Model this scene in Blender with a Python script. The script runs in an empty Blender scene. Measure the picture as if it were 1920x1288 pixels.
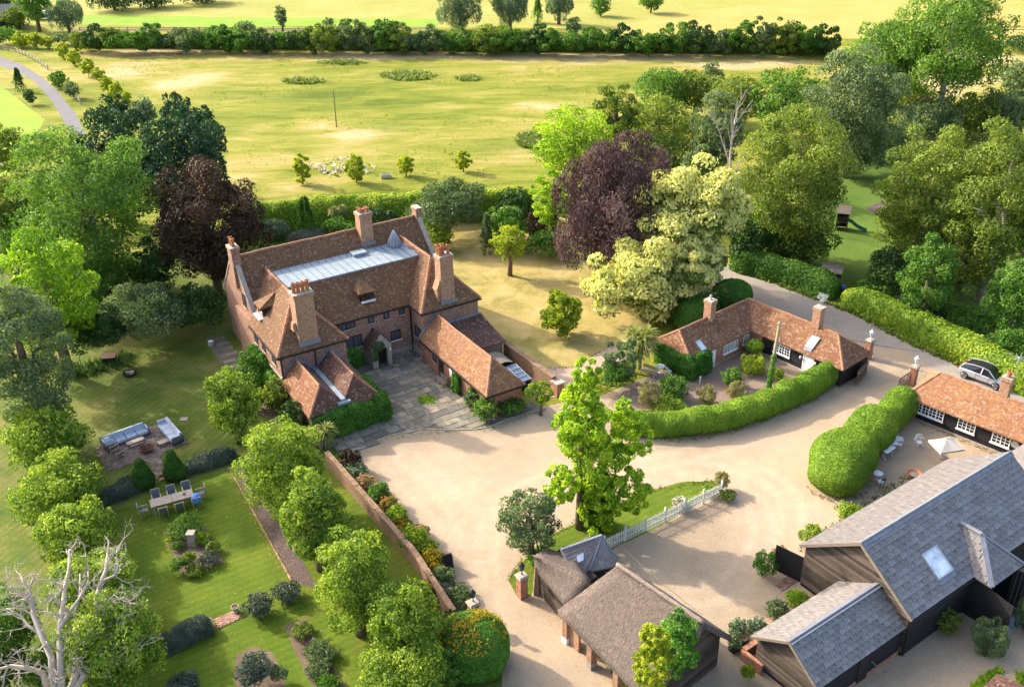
import bpy, bmesh, math, random
import numpy as np
from mathutils import Vector, Matrix, noise as mnoise
R = math.radians
rnd = random.Random(11)
rng = np.random.default_rng(7)
scene = bpy.context.scene
COL = scene.collection
# ------------------------------------------------------------------ camera
CH = 42.0; FPX = 1800.0; PITCH = R(28.3); ROLL = R(1.0)
_r = np.array([1., 0, 0]); FW = np.array([0, math.cos(PITCH), -math.sin(PITCH)]); _d = np.array([0, -math.sin(PITCH), -math.cos(PITCH)])
RX = math.cos(ROLL) * _r + math.sin(ROLL) * _d
DN = -math.sin(ROLL) * _r + math.cos(ROLL) * _d
CPOS = np.array([0, 0, CH])
cam = bpy.data.cameras.new('camera'); camo = bpy.data.objects.new('camera', cam); COL.objects.link(camo)
camo.matrix_world = Matrix(((RX[0], -DN[0], -FW[0], 0), (RX[1], -DN[1], -FW[1], 0), (RX[2], -DN[2], -FW[2], CH), (0, 0, 0, 1)))
cam.sensor_width = 36.0; cam.lens = 36.0 * FPX / 1920.0; cam.clip_end = 5000; cam.clip_start = 0.5
scene.camera = camo
# ------------------------------------------------------------------ sky, sun, exposure
SUN_AZ = -58.5; SUN_EL = 30.0
w = bpy.data.worlds.new('World'); scene.world = w; w.use_nodes = True
wn = w.node_tree; wn.nodes.clear()
sky = wn.nodes.new('ShaderNodeTexSky'); sky.sky_type = 'NISHITA'; sky.sun_disc = False
sky.sun_elevation = R(SUN_EL); sky.sun_rotation = R(SUN_AZ); sky.dust_density = 4.0; sky.ozone_density = 0.6; sky.air_density = 0.8
bg = wn.nodes.new('ShaderNodeBackground'); bg.inputs['Strength'].default_value = 0.15
wo = wn.nodes.new('ShaderNodeOutputWorld')
wn.links.new(sky.outputs[0], bg.inputs[0]); wn.links.new(bg.outputs[0], wo.inputs[0])
sl = bpy.data.lights.new('sun', 'SUN'); sl.energy = 2.2; sl.angle = R(1.2); sl.color = (1.0, 0.91, 0.77)
so = bpy.data.objects.new('sun', sl); COL.objects.link(so)
_a = R(SUN_AZ)
tosun = Vector((math.sin(_a) * math.cos(R(SUN_EL)), math.cos(_a) * math.cos(R(SUN_EL)), math.sin(R(SUN_EL))))
so.rotation_euler = tosun.to_track_quat('Z', 'Y').to_euler()
so.location = (-60, 60, 80)
scene.view_settings.view_transform = 'Standard'; scene.view_settings.look = 'None'
scene.view_settings.exposure = 1.78; scene.view_settings.gamma = 1.0; scene.view_settings.use_curve_mapping = False
scene.cycles.max_bounces = 6; scene.cycles.diffuse_bounces = 3; scene.cycles.glossy_bounces = 2
scene.cycles.transmission_bounces = 3; scene.cycles.transparent_max_bounces = 4

# ------------------------------------------------------------------ helpers
def at(x, y, z=0.0):
    """point of the place seen at photo pixel (x, y), at height z"""
    d = RX * (x - 960) / FPX + DN * (y - 644) / FPX + FW
    t = (z - CH) / d[2]
    return CPOS + t * d
def depth(p): return float((np.asarray(p, float) - CPOS) @ FW)
def ppm(p): return FPX / depth(p)
class Frame:
    def __init__(s, o, az):
        s.o = np.array([o[0], o[1], 0.0]); s.rz = R(90 - az); a = R(az)
        s.u = np.array([math.sin(a), math.cos(a), 0]); s.v = np.array([-math.cos(a), math.sin(a), 0])
    def loc(s, p):
        q = np.asarray(p, float) - s.o
        return (float(q @ s.u), float(q @ s.v), float(q[2]))
    def at(s, x, y, z=0.0): return s.loc(at(x, y, z))
    def w(s, u, v, z=0.0): return s.o + s.u * u + s.v * v + np.array([0, 0, z])

def tag(o, label=None, cat=None, group=None, kind=None):
    if label: o['label'] = label
    if cat: o['category'] = cat
    if group: o['group'] = group
    if kind: o['kind'] = kind
    return o
def thing(name, label, cat, loc=(0, 0, 0), rz=0.0, group=None):
    o = bpy.data.objects.new(name, None); COL.objects.link(o)
    o.empty_display_size = 0.3
    o.location = tuple(loc); o.rotation_euler = (0, 0, rz)
    return tag(o, label, cat, group)

class MB:
    def __init__(s): s.V = []; s.F = []; s.M = []; s.mi = 0; s.sm = False
    def add(s, vs, fs):
        n = len(s.V); s.V += [tuple(map(float, v)) for v in vs]
        for f in fs: s.F.append(tuple(i + n for i in f)); s.M.append(s.mi)
        return s
    def box(s, x0, y0, z0, x1, y1, z1):
        return s.add([(x0, y0, z0), (x1, y0, z0), (x1, y1, z0), (x0, y1, z0), (x0, y0, z1), (x1, y0, z1), (x1, y1, z1), (x0, y1, z1)],
                     [(3, 2, 1, 0), (4, 5, 6, 7), (0, 1, 5, 4), (1, 2, 6, 5), (2, 3, 7, 6), (3, 0, 4, 7)])
    def taper(s, x0, y0, z0, x1, y1, z1, k):
        cx, cy = (x0 + x1) / 2, (y0 + y1) / 2; a, b = (x1 - x0) / 2 * k, (y1 - y0) / 2 * k
        return s.add([(x0, y0, z0), (x1, y0, z0), (x1, y1, z0), (x0, y1, z0), (cx - a, cy - b, z1), (cx + a, cy - b, z1), (cx + a, cy + b, z1), (cx - a, cy + b, z1)],
                     [(3, 2, 1, 0), (4, 5, 6, 7), (0, 1, 5, 4), (1, 2, 6, 5), (2, 3, 7, 6), (3, 0, 4, 7)])
    def bar(s, a, b, w, h=None):
        """square bar from a to b"""
        h = h or w; a = Vector(a); b = Vector(b); d = (b - a).normalized()
        up = Vector((0, 0, 1)) if abs(d.z) < .95 else Vector((1, 0, 0))
        x = d.cross(up).normalized() * (w / 2); y = x.cross(d).normalized() * (h / 2)
        return s.add([a - x - y, a + x - y, a + x + y, a - x + y, b - x - y, b + x - y, b + x + y, b - x + y],
                     [(3, 2, 1, 0), (4, 5, 6, 7), (0, 1, 5, 4), (1, 2, 6, 5), (2, 3, 7, 6), (3, 0, 4, 7)])
    def prism(s, poly, z0, z1):
        n = len(poly)
        return s.add([(p[0], p[1], z0) for p in poly] + [(p[0], p[1], z1) for p in poly],
                     [tuple(range(n - 1, -1, -1)), tuple(range(n, 2 * n))] + [(i, (i + 1) % n, n + (i + 1) % n, n + i) for i in range(n)])
    def slab(s, poly, th):
        """roof slope: polygon (3-D, counterclockwise from above) with thickness th hanging below"""
        n = len(poly)
        return s.add([tuple(p) for p in poly] + [(p[0], p[1], p[2] - th) for p in poly],
                     [tuple(range(n)), tuple(range(2 * n - 1, n - 1, -1))] + [(i, n + i, n + (i + 1) % n, (i + 1) % n) for i in range(n)])
    def poly(s, pts): return s.add(pts, [tuple(range(len(pts)))])
    def tube(s, pts, rad, n=6, cap=True):
        pts = [Vector(p) for p in pts]
        if not hasattr(rad, '__len__'): rad = [rad] * len(pts)
        vs = []; fs = []
        for i, p in enumerate(pts):
            d = (pts[min(i + 1, len(pts) - 1)] - pts[max(i - 1, 0)]).normalized()
            up = Vector((0, 0, 1)) if abs(d.z) < .9 else Vector((1, 0, 0))
            x = d.cross(up).normalized(); y = x.cross(d)
            for k in range(n):
                a = 2 * math.pi * k / n; vs.append(p + (x * math.cos(a) + y * math.sin(a)) * rad[i])
        for i in range(len(pts) - 1):
            for k in range(n):
                k2 = (k + 1) % n; fs.append((i * n + k, (i + 1) * n + k, (i + 1) * n + k2, i * n + k2))
        if cap: fs.append(tuple(range(n))); fs.append(tuple(range((len(pts) - 1) * n, len(pts) * n))[::-1])
        return s.add(vs, fs)
    def lathe(s, prof, n=14, c=(0, 0, 0)):
        vs = []; fs = []
        for r_, z in prof:
            for k in range(n):
                a = 2 * math.pi * k / n; vs.append((c[0] + r_ * math.cos(a), c[1] + r_ * math.sin(a), c[2] + z))
        m = len(prof)
        for i in range(m - 1):
            for k in range(n):
                k2 = (k + 1) % n; fs.append((i * n + k, i * n + k2, (i + 1) * n + k2, (i + 1) * n + k))
        if prof[0][0] > 1e-4: fs.append(tuple(range(n - 1, -1, -1)))
        if prof[-1][0] > 1e-4: fs.append(tuple(range((m - 1) * n, m * n)))
        return s.add(vs, fs)
    def mesh(s, name, mats, smooth=False, uv=True):
        me = bpy.data.meshes.new(name)
        me.from_pydata(s.V, [], s.F)
        for m in (mats if isinstance(mats, (list, tuple)) else [mats]): me.materials.append(m)
        if any(s.M): me.polygons.foreach_set('material_index', s.M)
        if smooth: me.polygons.foreach_set('use_smooth', [True] * len(s.F))
        if uv: metric_uv(me)
        me.update()
        return me
def metric_uv(me):
    ul = me.uv_layers.new(name='UVMap'); d = ul.data; V = me.vertices
    reps = []
    for p in me.polygons:
        n = p.normal.copy()
        for q in reps:
            if q.dot(n) > .97: n = q; break
        else: reps.append(n)
        u = Vector((-n.y, n.x, 0))
        if u.length < .05: u = Vector((1, 0, 0))
        u.normalize(); v = n.cross(u)
        for li in p.loop_indices:
            c = V[me.loops[li].vertex_index].co
            d[li].uv = (c.dot(u), c.dot(v))
def sag(mb, amp=.05, cuts=5, fr=.45, seed=0.0):
    """subdivide and let a roof sag a little"""
    bm = bmesh.new()
    vs = [bm.verts.new(v) for v in mb.V]
    for f in mb.F:
        try: bm.faces.new([vs[i] for i in f])
        except ValueError: pass
    bmesh.ops.triangulate(bm, faces=[f for f in bm.faces if len(f.verts) > 4])
    bmesh.ops.subdivide_edges(bm, edges=bm.edges[:], cuts=cuts, use_grid_fill=True)
    for v in bm.verts:
        v.co.z += amp * mnoise.noise(Vector((v.co.x * fr + seed, v.co.y * fr, 3.3)))
    bm.verts.ensure_lookup_table(); bm.verts.index_update()
    r = MB(); r.V = [tuple(v.co) for v in bm.verts]; r.F = [tuple(v.index for v in f.verts) for f in bm.faces]; r.M = [0] * len(r.F)
    bm.free(); return r
def obj(name, me, parent=None, loc=None, label=None, kind=None):
    o = bpy.data.objects.new(name, me); COL.objects.link(o)
    if parent: o.parent = parent
    if loc is not None: o.location = tuple(loc)
    if label: o['label'] = label
    if kind: o['kind'] = kind
    return o
def part(name, mb, mat, parent, label=None, kind=None, smooth=False): return obj(name, mb.mesh(name, mat, smooth), parent, None, label, kind)
def solo(name, mb, mat, label, cat, loc=(0, 0, 0), rz=0, group=None, smooth=False):
    o = obj(name, mb.mesh(name, mat, smooth), None, loc); o.rotation_euler = (0, 0, rz)
    return tag(o, label, cat, group)
def copy_tree(o, parent=None, only=None):
    c = o.copy(); COL.objects.link(c); c.parent = parent
    for ch in o.children: copy_tree(ch, c)
    return c
def inst(name, me, parent, M, kind=None):
    o = bpy.data.objects.new(name, me); COL.objects.link(o); o.parent = parent; o.matrix_basis = M
    return o

# ------------------------------------------------------------------ materials
class NT:
    def __init__(s, name):
        s.m = bpy.data.materials.new(name); s.m.use_nodes = True; s.t = s.m.node_tree; s.t.nodes.clear()
        s.out = s.t.nodes.new('ShaderNodeOutputMaterial')
    def n(s, ty, outp=0, props=None, **k):
        nd = s.t.nodes.new('ShaderNode' + ty)
        for a, b in (props or {}).items(): setattr(nd, a, b)
        for a, b in k.items():
            i = nd.inputs[int(a[1:])] if a[0] == '_' and a[1:].isdigit() else nd.inputs[a.replace('_', ' ')]
            if hasattr(b, 'links'): s.t.links.new(b, i)
            else: i.default_value = b
        return nd.outputs[outp]
    def uv(s): return s.n('TexCoord', 'UV')
    def ob(s): return s.n('TexCoord', 'Object')
    def gen(s, what): return s.n('TexCoord', what)
    def noise(s, v, sc, det=4, rough=.6, outp=0, **k): return s.n('TexNoise', outp, Vector=v, Scale=sc, Detail=det, Roughness=rough, **k)
    def ramp(s, f, stops, interp='LINEAR'):
        nd = s.t.nodes.new('ShaderNodeValToRGB'); s.t.links.new(f, nd.inputs[0]); e = nd.color_ramp.elements
        nd.color_ramp.interpolation = interp
        while len(e) > 1: e.remove(e[-1])
        for i, (p, c) in enumerate(stops):
            if i == 0: e[0].position = p
            else: e.new(p)
            c = c if hasattr(c, '__len__') else (c, c, c)
            e[i].color = (*c[:3], 1)
        return nd.outputs[0]
    def mix(s, f, a, b, mode='MIX'):
        nd = s.t.nodes.new('ShaderNodeMix'); nd.data_type = 'RGBA'; nd.blend_type = mode
        for i, v in ((0, f), (6, a), (7, b)):
            if hasattr(v, 'links'): s.t.links.new(v, nd.inputs[i])
            else: nd.inputs[i].default_value = v if (i == 0) else ((*v[:3], 1) if hasattr(v, '__len__') else (v, v, v, 1))
        return nd.outputs[2]
    def math(s, op, a, b=0.0):
        nd = s.t.nodes.new('ShaderNodeMath'); nd.operation = op
        for i, v in ((0, a), (1, b)):
            if hasattr(v, 'links'): s.t.links.new(v, nd.inputs[i])
            else: nd.inputs[i].default_value = v
        return nd.outputs[0]
    def bump(s, h, st=.5, dist=.02): return s.n('Bump', Height=h, Strength=st, Distance=dist)
    def pbr(s, col, rough=.8, nrm=None, spec=.3, metal=0.0):
        k = dict(Base_Color=col if hasattr(col, 'links') else (*col[:3], 1), Roughness=rough, Metallic=metal)
        k['Specular_IOR_Level'] = spec
        if nrm is not None: k['Normal'] = nrm
        s.t.links.new(s.n('BsdfPrincipled', 0, **k), s.out.inputs[0]); return s.m
def flat(name, col, rough=.7, var=.15, sc=6.0, spec=.3, metal=0.0):
    t = NT(name); f = t.noise(t.ob(), sc, 5)
    c = t.ramp(f, [(.25, [x * (1 - var) for x in col]), (.75, [x * (1 + var) for x in col])])
    return t.pbr(c, rough, t.bump(f, .15, .01), spec, metal)
def mat_leaf(name, dark, mid, light, tr=.3, rough=.55, tcol=None):
    t = NT(name); a = t.n('Attribute', 'Fac', {'attribute_name': 't'})
    c = t.ramp(a, [(.05, dark), (.5, mid), (.95, light)])
    p = t.n('BsdfPrincipled', 0, Base_Color=c, Roughness=rough, Specular_IOR_Level=.25)
    tc = t.mix(1.0, c, tcol or (1.05, 1.12, .5), 'MULTIPLY')
    tl = t.n('BsdfTranslucent', 0, Color=tc)
    t.t.links.new(t.n('MixShader', 0, _0=tr, _1=p, _2=tl), t.out.inputs[0]); return t.m
def mat_brick(name, c1, c2, mortar, pale=.25, dirt=(.10, .07, .05)):
    t = NT(name); uv = t.uv(); o = t.ob()
    b = t.t.nodes.new('ShaderNodeTexBrick'); t.t.links.new(uv, b.inputs['Vector'])
    b.inputs['Scale'].default_value = 1.0; b.inputs['Brick Width'].default_value = .225; b.inputs['Row Height'].default_value = .075
    b.inputs['Mortar Size'].default_value = .009; b.inputs['Color1'].default_value = (*c1, 1); b.inputs['Color2'].default_value = (*c2, 1)
    b.inputs['Mortar'].default_value = (*mortar, 1)
    m = t.noise(o, 1.3, 6, .7); k = t.noise(o, 6, 6, .75); sp = t.noise(o, 11, 4, .75)
    c = t.mix(t.ramp(k, [(.40, .8), (.5, 0.0)]), b.outputs[0], tuple(x * .38 for x in c1))
    c = t.mix(t.ramp(m, [(.48, 0.0), (.72, .7)]), c, dirt)
    c = t.mix(t.ramp(sp, [(.52, 0.0), (.60, pale * 1.5)]), c, (.58, .45, .33))
    return t.pbr(c, .9, t.bump(b.outputs[1], -.4, .01), .2)
def mat_tile(name, c1, c2, c3, lich=.5, gold=.0, row=.115, wid=.18):
    t = NT(name); uv = t.uv(); o = t.ob()
    b = t.t.nodes.new('ShaderNodeTexBrick'); t.t.links.new(uv, b.inputs['Vector'])
    b.inputs['Scale'].default_value = 1.0; b.inputs['Brick Width'].default_value = wid; b.inputs['Row Height'].default_value = row
    b.inputs['Mortar Size'].default_value = .012; b.inputs['Mortar Smooth'].default_value = .4; b.inputs['Bias'].default_value = -.1
    b.inputs['Color1'].default_value = (*c1, 1); b.inputs['Color2'].default_value = (*c2, 1)
    b.inputs['Mortar'].default_value = tuple(x * .4 for x in c2) + (1,)
    big = t.noise(o, .45, 5, .6); mid = t.noise(o, 2.6, 5, .7)
    c = t.mix(t.ramp(big, [(.35, 0.0), (.7, .85)]), b.outputs[0], c3)
    c = t.mix(t.ramp(mid, [(.45, 0.0), (.75, .6)]), c, tuple(x * .45 for x in c1))
    # random pale weathered tiles: stretched cells
    mp = t.n('Mapping', 0, Vector=uv, Scale=(1 / wid * 1.15, 1 / row * 1.0, 1))
    vr = t.n('TexVoronoi', 'Color', {'feature': 'F1'}, Vector=mp, Scale=1.0)
    vs = t.n('SeparateColor', 0, Color=vr)
    dens = t.noise(o, .9, 5, .65)
    th = t.math('SUBTRACT', vs, t.ramp(dens, [(.35, .93), (.7, .93 - .42 * lich)]))
    c = t.mix(t.ramp(t.math('ADD', t.math('MULTIPLY', th, 8.0), .5), [(.5, 0.0), (.62, .42)]), c, (.46, .34, .25))
    vs2 = t.n('SeparateColor', 1, Color=vr)
    c = t.mix(t.ramp(vs2, [(.0, .4), (.35, 0.0), (.75, 0.0), (1.0, .3)]), c, t.mix(t.math('GREATER_THAN', vs2, .5), tuple(x * .35 for x in c1), tuple(min(1, x * 1.5) for x in c2)))
    if gold:
        g = t.noise(o, 1.1, 5, .7); c = t.mix(t.ramp(g, [(.52, 0.0), (.7, gold)]), c, (.42, .24, .05))
    # row shadow saw-tooth for bump
    sx = t.n('SeparateXYZ', 1, Vector=uv); saw = t.math('FRACT', t.math('DIVIDE', sx, row))
    h = t.math('ADD', saw, t.math('MULTIPLY', vs, .8))
    return t.pbr(c, .85, t.bump(h, .7, .03), .25)
def mat_ground(name, stops, sc=.15, fine=9.0, bump=.4, stops2=None, sc2=.6, amt2=.5, rough=.95, bd=.03, worn=False, mow=0.0):
    t = NT(name); o = t.ob()
    big = t.noise(o, sc, 6, .62); f = t.noise(o, fine, 6, .75); m = t.noise(o, fine * .17, 5, .65)
    x = t.math('ADD', t.math('MULTIPLY', big, .62), t.math('ADD', t.math('MULTIPLY', m, .2), t.math('MULTIPLY', f, .18)))
    c = t.ramp(x, stops)
    if stops2:
        n2 = t.noise(o, sc2, 6, .7, Distortion=.6); c = t.mix(t.ramp(n2, [(.5, 0.0), (.68, amt2)]), c, stops2)
    if worn:
        wa = t.n('Attribute', 'Fac', {'attribute_name': 'worn'}); we = t.n('Attribute', 'Fac', {'attribute_name': 'edge'})
        c = t.mix(t.math('MULTIPLY', wa, t.ramp(m, [(.3, .25), (.65, .75)])), c, (.50, .38, .27))
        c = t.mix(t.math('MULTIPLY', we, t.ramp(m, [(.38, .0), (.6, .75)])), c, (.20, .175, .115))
    if mow:
        mp = t.n('Mapping', 0, Vector=o, Rotation=(0, 0, mow)); wv = t.n('TexWave', 0, {'wave_type': 'BANDS'}, Vector=mp, Scale=.55, Distortion=1.2, Detail=2.0)
        c = t.mix(.3, c, t.ramp(wv, [(.35, .38), (.65, .62)]), 'SOFT_LIGHT')
    c = t.mix(.6, c, t.ramp(f, [(.25, .25), (.75, .8)]), 'SOFT_LIGHT')
    return t.pbr(c, rough, t.bump(t.math('ADD', f, m), bump, bd), .15)

M = {}
M['brick'] = mat_brick('brick_old', (.28, .10, .062), (.34, .155, .105), (.32, .25, .19), .45)
M['brick_warm'] = mat_brick('brick_warm', (.38, .165, .082), (.43, .23, .125), (.38, .29, .2), .3, (.22, .13, .07))
M['brick_red'] = mat_brick('brick_red', (.38, .11, .05), (.44, .17, .09), (.36, .28, .2), .2, (.16, .08, .05))
M['brick_wall'] = mat_brick('brick_garden_wall', (.24, .115, .058), (.29, .16, .09), (.27, .22, .15), .2, (.10, .085, .05))
M['tile'] = mat_tile('clay_tile_brown', (.20, .10, .046), (.26, .142, .07), (.145, .074, .04), .24)
M['tile_lit'] = M['tile']
M['tile_dark'] = mat_tile('clay_tile_plum', (.135, .062, .045), (.18, .085, .06), (.12, .07, .05), .35)
M['tile_moss'] = mat_tile('clay_tile_lichen', (.24, .10, .05), (.30, .14, .07), (.20, .08, .045), .75, .45)
M['tile_orange'] = mat_tile('clay_tile_orange', (.31, .14, .062), (.37, .195, .095), (.22, .095, .05), .65, .3)
M['tile_cot'] = mat_tile('clay_tile_cottage', (.225, .095, .046), (.29, .14, .07), (.155, .07, .042), .8, .2)
M['pot'] = flat('terracotta', (.40, .15, .065), .8, .25, 5)
M['ridge'] = flat('ridge_clay', (.33, .17, .095), .9, .35, 3)
M['lead'] = flat('lead_sheet', (.20, .21, .235), .6, .25, 2, .3)
M['leadroof'] = flat('lead_roof_panel', (.25, .305, .34), .8, .12, 1.2, .15)
M['stone'] = flat('pale_stone', (.36, .31, .25), .9, .3, 4)
M['black'] = flat('black_iron', (.012, .012, .013), .5, .2, 5, .4)
M['white'] = flat('white_paint', (.78, .78, .76), .5, .05, 3)
M['whitewood'] = flat('white_weathered_wood', (.66, .65, .60), .7, .14, 5)
M['blackwood'] = flat('black_painted_board', (.016, .015, .016), .75, .35, 8, .3)
M['darkdoor'] = flat('dark_oak', (.035, .018, .012), .6, .3, 5)
M['oak'] = flat('weathered_oak', (.19, .155, .12), .85, .25, 6)
M['teak'] = flat('silvered_teak', (.38, .31, .25), .85, .18, 5)
M['brownwood'] = flat('brown_timber', (.11, .06, .04), .8, .25, 6)
M['metal'] = flat('grey_aluminium', (.45, .45, .45), .4, .1, 5, .5, .6)
M['steel'] = flat('galvanised_steel', (.5, .52, .54), .35, .1, 5, .5, .8)
def mk_glass(name, col, rough=.08):
    t = NT(name); f = t.noise(t.ob(), 1.2, 2)
    return t.pbr(t.ramp(f, [(.3, [x * .6 for x in col]), (.7, [x * 1.4 for x in col])]), rough, t.bump(f, .05, .02), .6)
M['glass'] = mk_glass('dark_leaded_glass', (.012, .014, .018))
M['skyglass'] = mk_glass('skylight_glass', (.62, .68, .74), .05)
M['blueglass'] = mk_glass('blue_glass', (.09, .13, .2), .1)
def mk_slate(name, a, b, wash):
    t = NT(name); o = t.ob(); inf = t.n('ObjectInfo', 'Random'); uv = t.uv()
    n = t.noise(o, 3, 6, .7); st = t.noise(t.n('Mapping', 0, Vector=uv, Scale=(7, .8, 1)), 2, 5, .7)
    c = t.mix(inf, a, b); c = t.mix(t.ramp(n, [(.4, 0.0), (.7, .5)]), c, tuple(x * .55 for x in a))
    c = t.mix(t.ramp(st, [(.5, 0.0), (.72, wash)]), c, (.55, .54, .53))
    return t.pbr(c, .6, t.bump(n, .3, .01), .3)
M['slate'] = mk_slate('slate_grey', (.125, .12, .12), (.22, .212, .212), .6)
M['slate_wash'] = mk_slate('slate_lead_washed', (.13, .127, .13), (.22, .215, .22), 1.0)
M['slate_pale'] = mk_slate('slate_bleached', (.135, .118, .108), (.205, .18, .165), .55)
def mk_board(name, a, b):
    t = NT(name); uv = t.uv(); inf = t.n('ObjectInfo', 'Random')
    st = t.noise(t.n('Mapping', 0, Vector=uv, Scale=(1.0, 14, 1)), 2.5, 6, .7)
    c = t.ramp(t.math('ADD', t.math('MULTIPLY', st, .8), t.math('MULTIPLY', inf, .25)), [(.35, a), (.75, b)])
    return t.pbr(c, .85, t.bump(st, .4, .01), .2)
M['board'] = mk_board('tarred_weatherboard', (.02, .016, .014), (.135, .102, .076))
M['board_black'] = mk_board('black_weatherboard', (.012, .011, .012), (.035, .032, .034))
def mk_thatch():
    t = NT('old_thatch'); uv = t.uv(); o = t.ob()
    st = t.noise(t.n('Mapping', 0, Vector=uv, Scale=(26, 3.5, 1)), 1.0, 6, .75, Distortion=.5); n = t.noise(o, .8, 5, .65)
    c = t.ramp(st, [(.32, (.034, .026, .022)), (.5, (.115, .09, .075)), (.66, (.31, .245, .2))])
    c = t.mix(t.ramp(n, [(.4, 0.0), (.72, .45)]), c, (.08, .066, .058))
    return t.pbr(c, .95, t.bump(st, .8, .015), .1)
M['thatch'] = mk_thatch()
M['straw'] = flat('pale_straw', (.205, .16, .13), .9, .4, 9)
M['meadow'] = None
M['gravel'] = mat_ground('pea_gravel', [(.32, (.25, .193, .128)), (.5, (.36, .273, .178)), (.68, (.44, .335, .222))], .12, 7.0, .9, (.30, .245, .19), .3, .5, worn=True)
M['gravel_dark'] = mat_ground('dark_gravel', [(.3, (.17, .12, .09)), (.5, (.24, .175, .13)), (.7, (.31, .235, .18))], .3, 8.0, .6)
M['road'] = mat_ground('worn_tarmac', [(.3, (.22, .19, .16)), (.5, (.29, .25, .21)), (.7, (.37, .31, .25))], .2, 7, .3)
M['lane'] = mat_ground('lane_tarmac', [(.3, (.13, .125, .128)), (.7, (.18, .172, .175))], .2, 7, .2)
M['lawn'] = mat_ground('garden_lawn_grass', [(.30, (.045, .085, .007)), (.5, (.085, .13, .010)), (.72, (.16, .18, .018))], .25, 6, .6, (.19, .165, .03), .2, .4, mow=R(58))
M['lawn_up'] = mat_ground('worn_lawn_grass', [(.36, (.045, .088, .010)), (.5, (.09, .122, .018)), (.66, (.175, .165, .042))], .3, 5, .8, (.21, .175, .065), .16, .55, mow=R(20))
M['lawn_dry'] = mat_ground('parched_lawn', [(.34, (.20, .18, .045)), (.5, (.36, .28, .095)), (.66, (.46, .35, .165))], .3, 5, .7, (.15, .155, .032), .2, .9)
M['lawn_lush'] = mat_ground('bright_grass', [(.3, (.13, .22, .02)), (.7, (.26, .35, .03))], .1, 4, .4)
M['park'] = mat_ground('park_grass', [(.3, (.05, .10, .012)), (.7, (.13, .19, .03))], .15, 4, .4)
M['earth'] = mat_ground('garden_earth', [(.3, (.09, .06, .04)), (.5, (.14, .10, .07)), (.7, (.2, .155, .11))], .6, 7, .8)
M['mulch'] = mat_ground('purple_slate_chips', [(.3, (.07, .05, .05)), (.7, (.15, .105, .10))], .8, 9, .9)
M['paving_bed'] = mat_ground('paving_joint_soil', [(.3, (.10, .09, .06)), (.7, (.19, .17, .12))], .5, 8, .5)
M['path'] = mat_ground('pink_path', [(.3, (.36, .25, .18)), (.7, (.48, .36, .27))], .3, 7, .4)
def mk_flag(name, c):
    t = NT(name); o = t.n('NewGeometry', 0) ; inf = t.n('ObjectInfo', 'Random')
    n = t.noise(o, 2.2, 7, .7); f = t.noise(o, 14, 4, .7)
    cc = t.mix(inf, tuple(x * .72 for x in c), tuple(x * 1.18 for x in c))
    cc = t.mix(t.ramp(n, [(.42, 0.0), (.7, .8)]), cc, (.085, .085, .062)); cc = t.mix(t.ramp(f, [(.6, 0.0), (.68, .5)]), cc, (.5, .46, .37))
    return t.pbr(cc, .85, t.bump(n, .4, .02), .25)
M['flag'] = mk_flag('york_stone', (.27, .235, .175)); M['flag2'] = mk_flag('grey_stone', (.17, .158, .132)); M['flag3'] = mk_flag('tan_stone', (.34, .27, .185))
LEAF = {
 'lime': ((.055, .105, .013), (.14, .215, .024), (.28, .34, .04)),
 'bright': ((.095, .185, .010), (.20, .315, .014), (.38, .46, .03)),
 'mid': ((.032, .085, .012), (.07, .155, .02), (.14, .235, .032)),
 'fresh': ((.05, .115, .018), (.11, .20, .03), (.20, .30, .045)),
 'olive': ((.05, .078, .013), (.105, .145, .022), (.20, .235, .035)),
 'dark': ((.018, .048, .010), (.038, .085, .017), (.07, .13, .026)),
 'conifer': ((.012, .04, .016), (.026, .068, .026), (.048, .10, .035)),
 'copper': ((.016, .010, .006), (.042, .026, .014), (.095, .058, .030)),
 'purple': ((.038, .022, .024), (.085, .052, .052), (.16, .105, .098)),
 'grey': ((.06, .10, .055), (.12, .175, .105), (.22, .285, .19)),
 'sage': ((.045, .075, .03), (.09, .13, .055), (.17, .21, .095)),
 'yellow': ((.12, .18, .012), (.25, .32, .02), (.44, .47, .04)),
 'privet': ((.07, .13, .012), (.15, .23, .018), (.34, .36, .035)),
 'yew': ((.05, .095, .008), (.10, .165, .012), (.20, .255, .022)),
 'ivy': ((.03, .085, .012), (.065, .16, .02), (.14, .27, .04)),
 'bloom': ((.055, .125, .025), (.12, .21, .03), (.80, .755, .29)),
 'straw': ((.16, .15, .06), (.30, .27, .12), (.46, .40, .20)),
 'lavender': ((.03, .042, .028), (.06, .075, .052), (.105, .12, .088)),
 'palm': ((.07, .11, .025), (.17, .20, .05), (.36, .34, .11)),
 'pink': ((.10, .16, .03), (.20, .17, .07), (.52, .24, .2)),
 'gold': ((.16, .17, .01), (.42, .30, .02), (.55, .40, .04)),
 'red': ((.10, .14, .02), (.24, .20, .04), (.48, .24, .06)),
 'white': ((.15, .18, .06), (.45, .46, .38), (.75, .75, .7)),
 'meadow': ((.14, .18, .02), (.25, .255, .045), (.46, .37, .18)),
 'leaflitter': ((.35, .24, .03), (.5, .36, .05), (.6, .45, .08)),
}
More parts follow.
